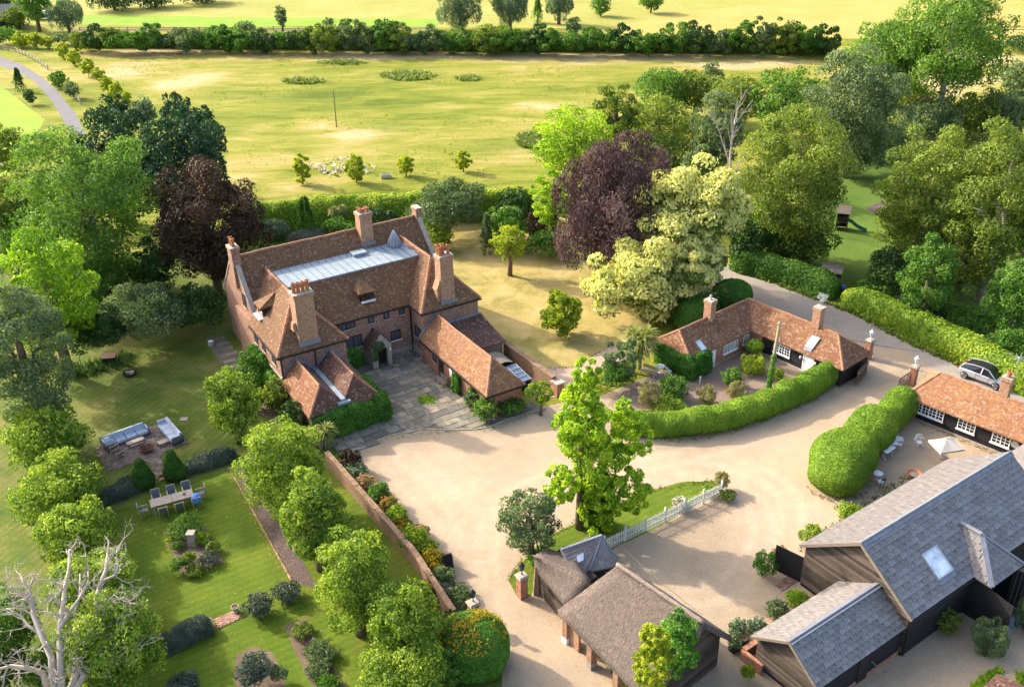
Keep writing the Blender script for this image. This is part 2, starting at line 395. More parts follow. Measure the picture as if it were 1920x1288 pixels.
for k_, (a_, b_, c_) in LEAF.items():
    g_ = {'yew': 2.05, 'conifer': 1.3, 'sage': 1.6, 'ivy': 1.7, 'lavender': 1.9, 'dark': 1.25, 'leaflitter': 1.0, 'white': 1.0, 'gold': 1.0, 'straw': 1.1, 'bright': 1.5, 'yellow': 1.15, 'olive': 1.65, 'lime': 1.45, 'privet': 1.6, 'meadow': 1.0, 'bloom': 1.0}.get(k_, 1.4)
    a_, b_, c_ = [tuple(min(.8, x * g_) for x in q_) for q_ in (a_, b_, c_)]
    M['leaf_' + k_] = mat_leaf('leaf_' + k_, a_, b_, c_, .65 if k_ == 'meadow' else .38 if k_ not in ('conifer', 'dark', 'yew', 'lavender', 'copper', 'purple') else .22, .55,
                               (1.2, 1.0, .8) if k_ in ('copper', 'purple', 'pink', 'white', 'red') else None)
M['bark'] = flat('tree_bark', (.16, .12, .085), .95, .35, 3)
M['bark_pale'] = flat('pale_bark', (.36, .32, .26), .9, .25, 3)
M['deadwood'] = flat('bleached_dead_wood', (.42, .36, .29), .85, .22, 2.5)
# ------------------------------------------------------------------ foliage
def unit(a): return a / (np.linalg.norm(a, axis=1, keepdims=True) + 1e-9)
def leaf_geo(C, N, S, T, asp=.6, droop=0.0, cup=.25):
    """one bent diamond per leaf; returns verts, faces, t"""
    n = len(C); N = unit(N); g = rng.normal(size=(n, 3)); g[:, 2] -= droop * 4
    a = g - N * (g * N).sum(1, keepdims=True); a = unit(a); b = np.cross(N, a)
    S = S[:, None]; V = np.empty((n, 4, 3))
    V[:, 0] = C - a * S; V[:, 1] = C + b * S * asp + N * S * cup * .4; V[:, 2] = C + a * S - N * S * cup; V[:, 3] = C - b * S * asp + N * S * cup * .4
    F = np.arange(n * 4).reshape(n, 4)
    return V.reshape(-1, 3), F, np.repeat(T, 4)
def np_mesh(name, parts_, mat):
    """join (V, F quads, t) triples into one mesh"""
    Vs = []; Fs = []; Ts = []; k = 0; sm = []
    for p in parts_:
        V, F, T = p[:3]
        if len(V) == 0: continue
        Vs.append(V); Fs.append(F + k); Ts.append(T); k += len(V); sm.append(np.full(len(F), len(p) > 3))
    V = np.concatenate(Vs); F = np.concatenate(Fs); T = np.concatenate(Ts); S_ = np.concatenate(sm)
    me = bpy.data.meshes.new(name); n = len(F)
    me.vertices.add(len(V)); me.vertices.foreach_set('co', V.astype(np.float32).ravel())
    me.loops.add(n * 4); me.loops.foreach_set('vertex_index', F.astype(np.int32).ravel())
    me.polygons.add(n); me.polygons.foreach_set('loop_start', np.arange(0, n * 4, 4, dtype=np.int32))
    me.polygons.foreach_set('loop_total', np.full(n, 4, dtype=np.int32))
    me.polygons.foreach_set('use_smooth', S_)
    at_ = me.attributes.new('t', 'FLOAT', 'POINT'); at_.data.foreach_set('value', np.clip(T, 0, 1).astype(np.float32))
    me.materials.append(mat); me.update(calc_edges=True); me.validate()
    return me
def fib(n):
    i = np.arange(n) + .5; ph = np.arccos(1 - 2 * i / n); th = math.pi * (1 + 5 ** .5) * i
    return np.stack([np.cos(th) * np.sin(ph), np.sin(th) * np.sin(ph), np.cos(ph)], 1)
def lobes_for(shape, r, rz, n, lr):
    """clump centres and radii for a crown centred at the origin"""
    d = fib(int(n)); d = unit(d + rng.normal(size=d.shape) * .16)
    rad = rng.uniform(lr[0], lr[1], len(d))
    if shape == 'tower':
        z = rng.uniform(-.95, .92, n); th = rng.uniform(0, 2 * math.pi, n)
        prof = np.interp(z, [-1, -.65, -.2, .2, .5, .75, 1], [.32, .58, .78, .95, .74, .46, .14]) * rng.uniform(.08, .95, n) ** .8
        P = np.stack([np.cos(th) * prof * r, np.sin(th) * prof * r, z * rz], 1)
        return P, rad * r * np.interp(z, [-1, 1], [1.0, .62]), d
    if shape == 'vase':
        d[:, 2] = np.where(d[:, 2] < 0, d[:, 2] * .55, d[:, 2])
    k = rng.uniform(.25, .86, len(d)) ** .7
    P = d * k[:, None] * np.array([r, r, rz])
    if shape == 'weep': P[:, 2] = np.where(P[:, 2] < 0, P[:, 2] * .9, P[:, 2]); rad = rad * .9
    if shape == 'low': P[:, 2] = np.abs(P[:, 2]) - .3 * rz
    return P, rad * r, d
def cone_geo(r, rz, n, leaf, tsh, tvar, jit):
    z = 1 - 2 * np.sqrt(rng.random(n)) * .98; z = np.where(rng.random(n) < .1, rng.uniform(-1, .97, n), z)
    z = -z * 1.0; z = np.clip(z, -1, .98); k = (1 - z) / 2; th = rng.uniform(0, 2 * math.pi, n); ph = rng.uniform(0, 50)
    fr = np.array([mnoise.noise(Vector((math.cos(t) * 3.6 + ph, math.sin(t) * 3.6, q * rz * 1.1))) for t, q in zip(th, z)])
    rr = r * (k ** .6) * (.80 + .62 * fr) * rng.uniform(.35, 1.0, n) ** .35 + .03 * r
    C = np.stack([np.cos(th) * rr, np.sin(th) * rr, z * rz - .28 * rr + .5 * fr], 1); d = unit(np.stack([np.cos(th), np.sin(th), np.full(n, .45)], 1))
    T = .45 + tsh + .5 * fr * tvar * 2 + rng.normal(0, tvar * .5, n)
    P = np.stack([np.cos(th[:12]) * rr[:12] * .5, np.sin(th[:12]) * rr[:12] * .5, z[:12] * rz], 1)
    return C, unit(d + rng.normal(size=(n, 3)) * jit), leaf * rng.uniform(.7, 1.3, n), T, P
def crown_geo(shape, r, rz, nlob, lr, n, leaf, asp, droop, flatz=.75, jit=.55, tvar=.28, up=.35, tsh=0.0, bloom=0.0):
    if shape == 'cone': return cone_geo(r, rz, n, leaf, tsh, tvar, jit)
    P, rad, D = lobes_for(shape, r, rz, nlob, lr)
    pr = rad ** 2; pr /= pr.sum(); li = rng.choice(len(P), n, p=pr)
    g = rng.normal(size=(n, 3)); out = P[li] / np.array([r, r, rz])
    d = unit(unit(g) + .75 * unit(out + 1e-6) * rng.uniform(0, 1, (n, 1)) + np.array([0, 0, up]) * rng.uniform(0, 1, (n, 1)))
    k = rng.uniform(.62, 1.05, n) ** .8; k = np.where(rng.random(n) < .10, k * rng.uniform(1.0, 1.32, n), k)
    sc = np.array([1, 1, flatz if shape != 'weep' else 1.5])
    C = P[li] + d * (rad[li] * k)[:, None] * sc
    N = unit(d * 1.0 + rng.normal(size=(n, 3)) * jit)
    tl = rng.normal(0, tvar * .55, len(P))[li]
    T = .45 + tsh + tl + rng.normal(0, tvar * .85, n)
    if bloom:
        b = (rng.random(len(P))[li] < bloom) & (k > .74) & (d[:, 2] > -.3); T = np.where(b, rng.uniform(.78, 1.0, n), np.minimum(T, .55))
    S = leaf * rng.uniform(.7, 1.3, n)
    if bloom: S = np.where(b, S * 1.35, S)
    return C, N, S, T, P
FOL = dict(  # shape, lobes, lobe radius, leaf px, aspect, droop, density
 round=('round', 95, (.17, .30), 5.0, .62, .25, 5.6), loose=('round', 80, (.14, .25), 4.8, .55, .3, 5.0),
 cone=('cone', 70, (.2, .3), 5.0, .42, .35, 5.0), weep=('weep', 130, (.15, .25), 6.0, .30, 1.2, 5.0),
 low=('low', 50, (.20, .36), 4.6, .55, .2, 5.2), vase=('vase', 50, (.2, .32), 5, .55, .3, 5.0),
 tower=('tower', 110, (.20, .36), 5.2, .62, .2, 6.2), low2=('low', 34, (.28, .42), 4.6, .55, .2, 5.2), shrub=('round', 26, (.30, .44), 4.2, .55, .2, 5.0), willow=('weep', 46, (.2, .3), 4.6, .28, .8, 5.0))
NLEAF = [0]
def plant(name, kind, leaf, bbox, clear, label, cat, group=None, bark='bark', lpx=None, dens=1.0, depthk=1.0, lob=None, bloom=0, tsh=0.0, limbs=True, flatz=.75, tvar=.28, zb=0.0, jit=.55, xs=1.0, extra=(), trunk=1.0):
    """tree or shrub whose crown fills the box (x0, y0, x1, y1) of the photograph, its lowest leaves 'clear' metres up"""
    x0, y0, x1, y1 = bbox; xc, yc = (x0 + x1) / 2, (y0 + y1) / 2
    p = at(xc, yc, 2.0); rz = 2.0
    for _ in range(8):
        s = ppm(p); r = (x1 - x0) / 2 / s; v = p - CPOS; sd = abs(v[2]) / np.linalg.norm(v); cd = math.sqrt(1 - sd * sd)
        hp = (y1 - y0) / 2 / s; q = hp * hp - (r * depthk * sd) ** 2
        rz = max(math.sqrt(max(q, 0)) / cd, .38 * r)
        p = at(xc, yc, clear + rz + zb)
    base = np.array([p[0], p[1], zb]); zc = clear + rz
    sh, nl, lr, px_, asp, droop, dn = FOL[kind]
    px_ = (lpx or px_) * .98; dens = dens * .63; s = ppm(p); leaf_s = px_ / s * .58
    area = math.pi / 4 * (x1 - x0) * (y1 - y0); n = int(dens * dn * area / (px_ * px_ * asp * .5)); n = max(150, n); NLEAF[0] += n
    C, N, S, T, P = crown_geo(sh, r * 1.0, rz * .98, lob or nl, lr, n, leaf_s, asp, droop, flatz, jit, tvar, .35, tsh, bloom)
    C = C + np.array([0, 0, zc]); C[:, 2] = np.maximum(C[:, 2], .05)
    ge = leaf_geo(C, N, S, T, asp, droop)
    if clear < .35 and not limbs:
        o = obj(name, np_mesh(name, [ge], M['leaf_' + leaf]), None, base); return tag(o, label, cat, group)
    t = thing(name, label, cat, base, 0, group)
    geos = [ge]
    for (bb, zlo) in extra:
        X0, Y0, X1, Y1 = bb; pe = at((X0 + X1) / 2, (Y0 + Y1) / 2, zlo + 2)
        for _ in range(6):
            s2 = ppm(pe); r2 = (X1 - X0) / 2 / s2; v2 = pe - CPOS; sd = abs(v2[2]) / np.linalg.norm(v2); cd = math.sqrt(1 - sd * sd); q2 = ((Y1 - Y0) / 2 / s2) ** 2 - (r2 * sd) ** 2; rz2 = max(math.sqrt(max(q2, 0)) / cd, .4 * r2); pe = at((X0 + X1) / 2, (Y0 + Y1) / 2, zlo + rz2)
        n2 = int(dens * dn * math.pi / 4 * (X1 - X0) * (Y1 - Y0) / (px_ * px_ * asp * .5)); NLEAF[0] += n2
        C2, N2, S2, T2, P2 = crown_geo(sh if sh != 'tower' else 'round', r2, rz2, int((lob or nl) * .7), lr, n2, leaf_s, asp, droop, flatz, jit, tvar, .35, tsh, bloom)
        C2 = C2 + (pe - base); C2[:, 2] = np.maximum(C2[:, 2], .05); geos.append(leaf_geo(C2, N2, S2, T2, asp, droop))
    obj('crown', np_mesh('crown', geos, M['leaf_' + leaf]), t)
    if not trunk: return t
    m = MB(); tr = trunk * max(.06, min(.42, .04 * (zc + rz)))
    m.tube([(0, 0, -.1), (0.03 * r, 0, zc * .5), (0, .03 * r, zc), (0, 0, zc + rz * .5)], [tr * 1.25, tr, tr * .7, tr * .25], 7)
    idx = rng.choice(len(P), min(10, len(P)), replace=False)
    for i in idx:
        q = P[i] + np.array([0, 0, zc]); z0 = max(.3, zc - rz * .55 + rng.uniform(0, rz * .5))
        m.tube([(0, 0, min(z0, zc)), tuple(q * np.array([.4, .4, .5]) + np.array([0, 0, z0 * .5])), tuple(q * np.array([.75, .75, .85]))], [tr * .5, tr * .35, tr * .12], 5)
    part('trunk', m, M[bark], t, smooth=True)
    return t
def resample(pts, step):
    pts = [np.asarray(p, float) for p in pts]; out = [pts[0]]
    for a, b in zip(pts, pts[1:]):
        L = np.linalg.norm(b - a); k = max(1, int(round(L / step)))
        for i in range(1, k + 1): out.append(a + (b - a) * i / k)
    return np.array(out)
def smooth_path(pts, it=2):
    pts = [np.asarray(p, float) for p in pts]
    for _ in range(it):
        q = [pts[0]]
        for a, b in zip(pts, pts[1:]): q += [a * .75 + b * .25, a * .25 + b * .75]
        pts = q + [pts[-1]]
    return pts
def hedge(name, pts, wid, hgt, leaf, label, cat, lpx=4.0, bump=.25, dens=1.0, rnd_=.35, asp=.55, tsh=0, group=None, jit=.5, topleaf=None, fr=.55, tvar=.28, straight=False):
    """clipped or rough hedge along a ground path; solid core with leaves all over"""
    P = resample(pts if straight else smooth_path(pts), .45); n = len(P)
    wid = np.interp(np.linspace(0, 1, n), np.linspace(0, 1, len(wid)), wid) if hasattr(wid, '__len__') else np.full(n, wid)
    hgt = np.interp(np.linspace(0, 1, n), np.linspace(0, 1, len(hgt)), hgt) if hasattr(hgt, '__len__') else np.full(n, hgt)
    T_ = np.gradient(P, axis=0); T_[:, 2] = 0; T_ = unit(T_); L = np.stack([-T_[:, 1], T_[:, 0], np.zeros(n)], 1)
    k = 13; ang = np.linspace(-.06, math.pi + .06, k)
    e = 1 - rnd_ * .75
    cx = np.sign(np.cos(ang)) * np.abs(np.cos(ang)) ** e * .5; cz = np.maximum(np.abs(np.sin(ang)) ** e * np.where(np.sin(ang) < 0, 0, 1), 0)
    endk = np.ones(n); m = min(4, n // 3)
    for i in range(m): endk[i] = endk[n - 1 - i] = math.sqrt(max(0.12, 1 - ((m - i) / m) ** 2))
    V = P[:, None, :] + L[:, None, :] * (cx[None, :, None] * (wid * (.25 + .75 * endk))[:, None, None])
    V[:, :, 2] = P[:, 2][:, None] + cz[None, :] * (hgt * (.4 + .6 * endk))[:, None]
    fl = V.reshape(-1, 3); O = P.mean(0); O[2] = P[0, 2]
    cen = np.repeat(P + np.array([0, 0, 1]) * (hgt * .45)[:, None], k, axis=0)
    nr = unit(fl - cen)
    nz = np.array([mnoise.fractal(Vector(v * fr), 1.0, 2.0, 3) for v in fl])
    fl = fl + nr * (nz * bump)[:, None]; fl[:, 2] = np.maximum(fl[:, 2], 0.01)
    gi = np.arange(n * k).reshape(n, k)
    F = np.stack([gi[:-1, :-1], gi[1:, :-1], gi[1:, 1:], gi[:-1, 1:]], -1).reshape(-1, 4)[:, ::-1]
    caps = []
    for row in (0, n - 1):
        r_ = gi[row]; 
        for j in range(k // 2): caps.append((r_[j], r_[j + 1], r_[k - 2 - j], r_[k - 1 - j]))
    F2 = np.concatenate([F, np.array([c for c in caps if len(set(c)) == 4])])
    # leaves
    A = fl[F]; c_ = A.mean(1); nn = np.cross(A[:, 2] - A[:, 0], A[:, 3] - A[:, 1]); ar = np.linalg.norm(nn, axis=1) / 2; nn = unit(nn)
    s_ = lpx / ppm(O) * .5; tot = int(dens * 1.45 * ar.sum() / (2 * s_ * s_ * asp)); NLEAF[0] += tot
    fi = rng.choice(len(F), tot, p=ar / ar.sum()); u = rng.random((tot, 2))
    a, b, c, d = (A[fi][:, i] for i in range(4))
    u0, u1 = u[:, :1], u[:, 1:]
    Q = a * (1 - u0) * (1 - u1) + b * u0 * (1 - u1) + c * u0 * u1 + d * (1 - u0) * u1
    Nn = unit(nn[fi] + rng.normal(size=(tot, 3)) * jit); Q = Q + nn[fi] * (rng.uniform(-.3, 1.3, (tot, 1)) * s_)
    cl = np.array([mnoise.noise(Vector(q * .9)) + 1.1 * mnoise.noise(Vector(q * .28)) for q in Q]) if tot < 90000 else np.zeros(tot)
    T = .45 + tsh + .24 * cl + rng.normal(0, tvar * .6, tot)
    g = leaf_geo(Q - O, Nn, s_ * rng.uniform(.7, 1.3, tot), T, asp, .1)
    me = np_mesh(name, [(fl - O, F2, np.full(len(fl), .3), 1), g], M['leaf_' + leaf])
    o = obj(name, me, None, O); return tag(o, label, cat, group)
def ico(sub):
    bm = bmesh.new(); bmesh.ops.create_icosphere(bm, subdivisions=sub, radius=1)
    bmesh.ops.join_triangles(bm, faces=bm.faces[:], angle_face_threshold=3.1, angle_shape_threshold=3.1)
    V = np.array([v.co[:] for v in bm.verts]); F = [[v.index for v in f.verts] for f in bm.faces]; bm.free()
    F = np.array([f if len(f) == 4 else f + [f[-1]] for f in F]); return V, F
def sphere_grid(nu, nv):
    th = np.linspace(0, 2 * math.pi, nu, endpoint=False); ph = np.linspace(0.02, math.pi - .02, nv)
    V = np.stack([np.outer(np.sin(ph), np.cos(th)), np.outer(np.sin(ph), np.sin(th)), np.outer(np.cos(ph), np.ones(nu))], -1).reshape(-1, 3)
    gi = np.arange(nu * nv).reshape(nv, nu); g2 = np.roll(gi, -1, 1)
    F = np.stack([gi[:-1], gi[1:], g2[1:], g2[:-1]], -1).reshape(-1, 4); return V, F
SPH = sphere_grid(28, 16)
def topiary(name, lobes, leaf, label, cat, lpx=3.2, bump=.10, dens=1.0, group=None, expo=2.6, tsh=0, jit=.38, asp=.45, tvar=.22, fr=.9):
    """clipped mass: list of (centre xyz, radii xyz[, yaw]) merged; only leaves outside the other lobes are kept"""
    geos = []; O = np.array([np.mean([l[0][0] for l in lobes]), np.mean([l[0][1] for l in lobes]), 0.0])
    rot = []
    for l in lobes:
        a = l[2] if len(l) > 2 else 0.0; rot.append(np.array([[math.cos(a), -math.sin(a), 0], [math.sin(a), math.cos(a), 0], [0, 0, 1]]))
    for i, l in enumerate(lobes):
        c = np.asarray(l[0], float); r = np.asarray(l[1], float); V, F = SPH
        q = (np.abs(V) ** expo).sum(1) ** (1 / expo); W = V / q[:, None]
        W = (W * r) @ rot[i].T + c
        nz = np.array([mnoise.fractal(Vector(v * fr), 1, 2, 3) for v in W]); nr = unit((V / r) @ rot[i].T); W = W + nr * (nz * bump)[:, None]
        W[:, 2] = np.maximum(W[:, 2], .02)
        A = W[F]; nn = np.cross(A[:, 2] - A[:, 0], A[:, 3] - A[:, 1]); ar = np.linalg.norm(nn, axis=1) / 2; nn = unit(nn)
        sg = np.sign((nn * (A.mean(1) - c)).sum(1)); nn *= sg[:, None]
        s_ = lpx / ppm(c) * .5; tot = int(dens * 1.7 * ar.sum() / (2 * s_ * s_ * asp))
        fi = rng.choice(len(F), tot, p=ar / ar.sum()); u = rng.random((tot, 2)); a, b, cc, d = (A[fi][:, j] for j in range(4)); u0, u1 = u[:, :1], u[:, 1:]
        Q = a * (1 - u0) * (1 - u1) + b * u0 * (1 - u1) + cc * u0 * u1 + d * (1 - u0) * u1
        keep = Q[:, 2] > .05
        for j, l2 in enumerate(lobes):
            if j == i: continue
            w_ = np.abs(((Q - np.asarray(l2[0])) @ rot[j]) / (np.asarray(l2[1]) * .97)); keep &= (w_ ** expo).sum(1) > 1
        Q = Q[keep]; nq = nn[fi][keep]; k = len(Q); NLEAF[0] += k
        cl = np.array([mnoise.noise(Vector(q_ * .9)) + 1.2 * mnoise.noise(Vector(q_ * .33)) for q_ in Q])
        T = .45 + tsh + .24 * cl + rng.normal(0, tvar * .6, k)
        geos.append((W - O, F[:, ::-1], np.full(len(W), .35), 1)); geos.append(leaf_geo(Q - O + nq * s_ * .4, unit(nq + rng.normal(size=(k, 3)) * jit), s_ * rng.uniform(.7, 1.3, k), T, asp, .1))
    o = obj(name, np_mesh(name, geos, M['leaf_' + leaf]), None, O); return tag(o, label, cat, group)
def tufts(name, pts, hgt, leaf, label=None, cat=None, kind=None, blades=4, wid=.12, parent=None, T0=.45, tv=.25, lean=.5, group=None):
    """grass tussocks: a few blades (quads) at each point; pts (n,3), hgt scalar or array"""
    pts = np.asarray(pts, float); n = len(pts); hgt = np.broadcast_to(hgt, (n,)); O = np.array([pts[:, 0].mean(), pts[:, 1].mean(), 0])
    C = np.repeat(pts - O, blades, 0); H = np.repeat(hgt, blades) * rng.uniform(.6, 1.2, n * blades)
    a = rng.uniform(0, 2 * math.pi, n * blades); dx = np.stack([np.cos(a), np.sin(a), np.zeros_like(a)], 1); sx = np.stack([-np.sin(a), np.cos(a), np.zeros_like(a)], 1)
    W = H[:, None] * wid * 2; off = rng.normal(size=(n * blades, 3)) * np.array([1, 1, 0]) * H[:, None] * .35
    V = np.empty((n * blades, 4, 3)); base = C + off; tip = base + dx * H[:, None] * lean + np.array([0, 0, 1]) * H[:, None]
    V[:, 0] = base - sx * W; V[:, 1] = base + sx * W; V[:, 2] = tip + sx * W * .25; V[:, 3] = tip - sx * W * .25
    T = np.repeat(np.repeat(np.broadcast_to(T0, (n,)) + rng.normal(0, tv, n), blades), 4)
    o = obj(name, np_mesh(name, [(V.reshape(-1, 3), np.arange(n * blades * 4).reshape(-1, 4), T)], M['leaf_' + leaf]), parent, O if parent is None else None)
    if parent is not None: o.location = tuple(O)
    return tag(o, label, cat, group, kind)
def inpoly(P, poly):
    P = np.asarray(P); x, y = P[:, 0], P[:, 1]; r_ = np.zeros(len(P), bool); n = len(poly)
    for i in range(n):
        x0, y0 = poly[i][:2]; x1, y1 = poly[i - 1][:2]
        c = ((y0 > y) != (y1 > y)) & (x < (x1 - x0) * (y - y0) / ((y1 - y0) + 1e-12) + x0); r_ ^= c
    return r_
def gpts(px): return [at(x, y) for x, y in px]
def rand_in(px, n, ground=True):
    poly = [at(*p)[:2] for p in px] if ground else px
    a = np.array(poly); lo, hi = a.min(0), a.max(0); out = []
    while sum(map(len, out)) < n:
        q = rng.uniform(lo, hi, (n * 3, 2)); out.append(q[inpoly(q, poly)])
    q = np.concatenate(out)[:n]; return np.concatenate([q, np.zeros((n, 1))], 1)
def sheet(name, px, z, mat, wob=.25, step=.6, world=False, curve=False):
    P = [np.array(p[:2]) for p in (px if world else gpts(px))]
    pts = []
    for a, b in zip(P, P[1:] + P[:1]):
        L = np.linalg.norm(b - a); k = max(1, min(60, int(L / step)))
        nrm = np.array([-(b - a)[1], (b - a)[0]]) / (L + 1e-9)
        for i in range(k):
            q = a + (b - a) * i / k
            if wob and i: q = q + nrm * wob * mnoise.fractal(Vector((q[0] * .9, q[1] * .9, z * 50)), 1, 2, 3)
            pts.append((q[0], q[1], z))
    bm = bmesh.new(); f = bm.faces.new([bm.verts.new(p) for p in pts])
    bm.normal_update()
    if f.normal.z < 0: f.normal_flip()
    bmesh.ops.triangulate(bm, faces=[f]); me = bpy.data.meshes.new(name); bm.to_mesh(me); bm.free(); me.materials.append(mat)
    o = obj(name, me); o['kind'] = 'structure'; return o
# ------------------------------------------------------------------ ground
def mk_meadow():
    t = NT('meadow_grass'); o = t.ob(); a = t.n('Attribute', 'Fac', {'attribute_name': 'dry'}); g = t.n('Attribute', 'Fac', {'attribute_name': 'reed'})
    mp = t.n('Mapping', 0, Vector=o, Scale=(.32, 1, 1))
    n1 = t.noise(mp, .05, 8, .62, Distortion=.5); n2 = t.noise(mp, .32, 7, .7, Distortion=.8); n3 = t.noise(o, 2.2, 6, .75)
    x = t.math('ADD', t.math('MULTIPLY', n1, .42), t.math('ADD', t.math('MULTIPLY', n2, .40), t.math('MULTIPLY', n3, .2)))
    x = t.math('ADD', t.math('MULTIPLY', t.math('SUBTRACT', x, .51), 2.0), t.math('ADD', t.math('MULTIPLY', a, .34), .49))
    c = t.ramp(x, [(.28, (.085, .125, .010)), (.42, (.155, .185, .018)), (.55, (.24, .24, .036)), (.66, (.33, .275, .08)), (.80, (.45, .355, .175))])
    c = t.mix(t.math('MULTIPLY', g, .85), c, t.ramp(n2, [(.3, (.06, .11, .012)), (.7, (.14, .19, .03))]))
    c = t.mix(t.ramp(n3, [(.5, 0.0), (.75, .45)]), c, (.13, .17, .03))
    return t.pbr(c, .95, t.bump(t.math('ADD', n3, n2), .9, .25), .1)
M['meadow'] = mk_meadow()
def axis(lo, hi, flo, fhi, st, big):
    a = list(np.arange(flo, fhi, st)); x = flo
    L = []
    while x > lo: x -= max(st, (flo - x) * .5 + st); L.append(max(x, lo))
    H = []; x = fhi
    while x < hi: x += max(st, (x - fhi) * .5 + st); H.append(min(x, hi))
    return np.array(L[::-1] + a + H)
X = axis(-2500, 2500, -150, 170, 2.0, 1); Y = axis(-800, 4000, 60, 330, 2.0, 1)
gx, gy = np.meshgrid(X, Y); V = np.stack([gx.ravel(), gy.ravel(), np.full(gx.size, -.012)], 1)
gi = np.arange(gx.size).reshape(gx.shape)
F = np.stack([gi[:-1, :-1], gi[:-1, 1:], gi[1:, 1:], gi[1:, :-1]], -1).reshape(-1, 4)
me = np_mesh('meadow', [(V, F, np.zeros(len(V)))], M['meadow'])
def blobs(lst):
    q = np.zeros(len(V))
    for (x, y, rx, ry, s) in lst:
        c = at(x, y); k = ppm(c); sn = CH / np.linalg.norm(c - CPOS)
        dx = (V[:, 0] - c[0]) / (rx / k); dy = (V[:, 1] - c[1]) / (ry / k / sn)
        q = np.maximum(q, s * np.exp(-(dx * dx + dy * dy)))
    return q
DRY = [(330, 160, 60, 12, 1), (380, 145, 50, 8, 1), (230, 135, 60, 14, .8), (600, 235, 60, 14, 1), (660, 255, 50, 16, 1), (500, 235, 40, 10, .7), (850, 200, 60, 6, .8), (1000, 200, 60, 8, .8),
             (700, 105, 260, 9, 1.25), (300, 98, 170, 10, 1), (1150, 105, 330, 12, 1.25), (1400, 122, 130, 10, 1.3), (960, 290, 60, 12, .6), (560, 350, 80, 20, .5), (440, 330, 90, 22, .55), (1720, 150, 150, 30, 1.2), (1850, 110, 90, 10, 1.2)]
dry = blobs(DRY)
reed = blobs([(765, 143, 50, 9, 1), (878, 148, 22, 6, .9), (570, 153, 40, 6, .7), (730, 238, 40, 8, .7), (1000, 265, 32, 16, 1), (930, 275, 50, 14, .6), (445, 245, 25, 8, .6), (700, 95, 120, 4, .3), (470, 182, 70, 5, .5), (860, 225, 25, 6, .6), (650, 118, 40, 5, .5)])
for nm, q in (('dry', dry), ('reed', reed)):
    a = me.attributes.new(nm, 'FLOAT', 'POINT'); a.data.foreach_set('value', q.astype(np.float32))
o = obj('meadow', me); o['kind'] = 'structure'
# far fields and the pale strip of track beyond the hedgerow
M['field_far'] = mat_ground('far_pasture', [(.3, (.19, .21, .03)), (.5, (.27, .26, .055)), (.7, (.35, .30, .10))], .06, 1.2, .3)
M['field_gold'] = mat_ground('golden_stubble', [(.3, (.28, .24, .045)), (.6, (.37, .295, .085)), (.75, (.42, .335, .13))], .08, 1.5, .3)
M['crop'] = mat_ground('green_crop', [(.3, (.12, .22, .015)), (.7, (.24, .34, .03))], .2, 1.5, .6)
sheet('far_field', [(-200, 44), (2100, 62), (2400, -60), (-400, -60)], 0.0, M['field_far'], .6, 4)
sheet('stubble_field', [(1080, 66), (1960, 78), (2100, 4), (1500, 2), (1290, 22)], .006, M['field_gold'], .8, 4)
sheet('crop_strip', [(140, 46), (520, 56), (820, 52), (820, 36), (500, 34), (150, 28)], .006, M['crop'], .8, 3)
sheet('farm_track', [(130, 58), (420, 58), (800, 55), (800, 52), (420, 55), (130, 55)], .012, M['earth'], .25, 3)
sheet('pasture', [(-60, 150), (0, 160), (52, 200), (85, 225), (60, 262), (20, 330), (-60, 340)], .0, M['lawn_lush'], .3)
sheet('lane', [(-40, 98), (0, 107), (40, 121), (78, 145), (107, 170), (142, 214), (165, 260), (190, 320), (160, 320), (128, 242), (100, 194), (70, 158), (36, 136), (0, 124), (-40, 120)], .006, M['lane'], .05)
# gardens
sheet('upper_lawn', [(-80, 520), (200, 480), (470, 440), (520, 560), (560, 700), (650, 850), (880, 1150), (980, 1300), (900, 1420), (-160, 1420)], .002, M['lawn_up'], .2)
sheet('sunken_lawn', [(200, 962), (432, 874), (545, 1080), (660, 1290), (700, 1400), (250, 1400), (270, 1150)], .008, M['lawn'], .08)
sheet('border_lawn', [(470, 800), (620, 850), (860, 1150), (905, 1230), (760, 1400), (660, 1290), (545, 1080)], .006, M['lawn'], .1)
sheet('house_lawn', [(790, 420), (1010, 400), (1150, 430), (1240, 560), (1200, 650), (1140, 652), (1072, 690), (1000, 692), (930, 650), (860, 560)], .002, M['lawn_dry'], .25)
sheet('rear_lawn', [(440, 470), (480, 440), (700, 400), (800, 430), (780, 470), (500, 520)], .006, M['park'], .2)
sheet('playground_lawn', [(1480, 500), (1530, 330), (1600, 280), (1720, 280), (1960, 380), (2000, 640), (1860, 600), (1640, 540)], .004, M['park'], .3)
GRAVEL = [(640, 848), (680, 838), (735, 815), (800, 804), (920, 800), (1010, 762), (1120, 745), (1230, 700), (1300, 640), (1420, 600), (1380, 520), (1450, 520), (1600, 600), (1760, 680), (1960, 780), (2050, 900), (2050, 1420), (960, 1420), (935, 1220), (880, 1130), (760, 990), (645, 866)]
sheet('gravel_drive', GRAVEL, .010, M['gravel'], .15)
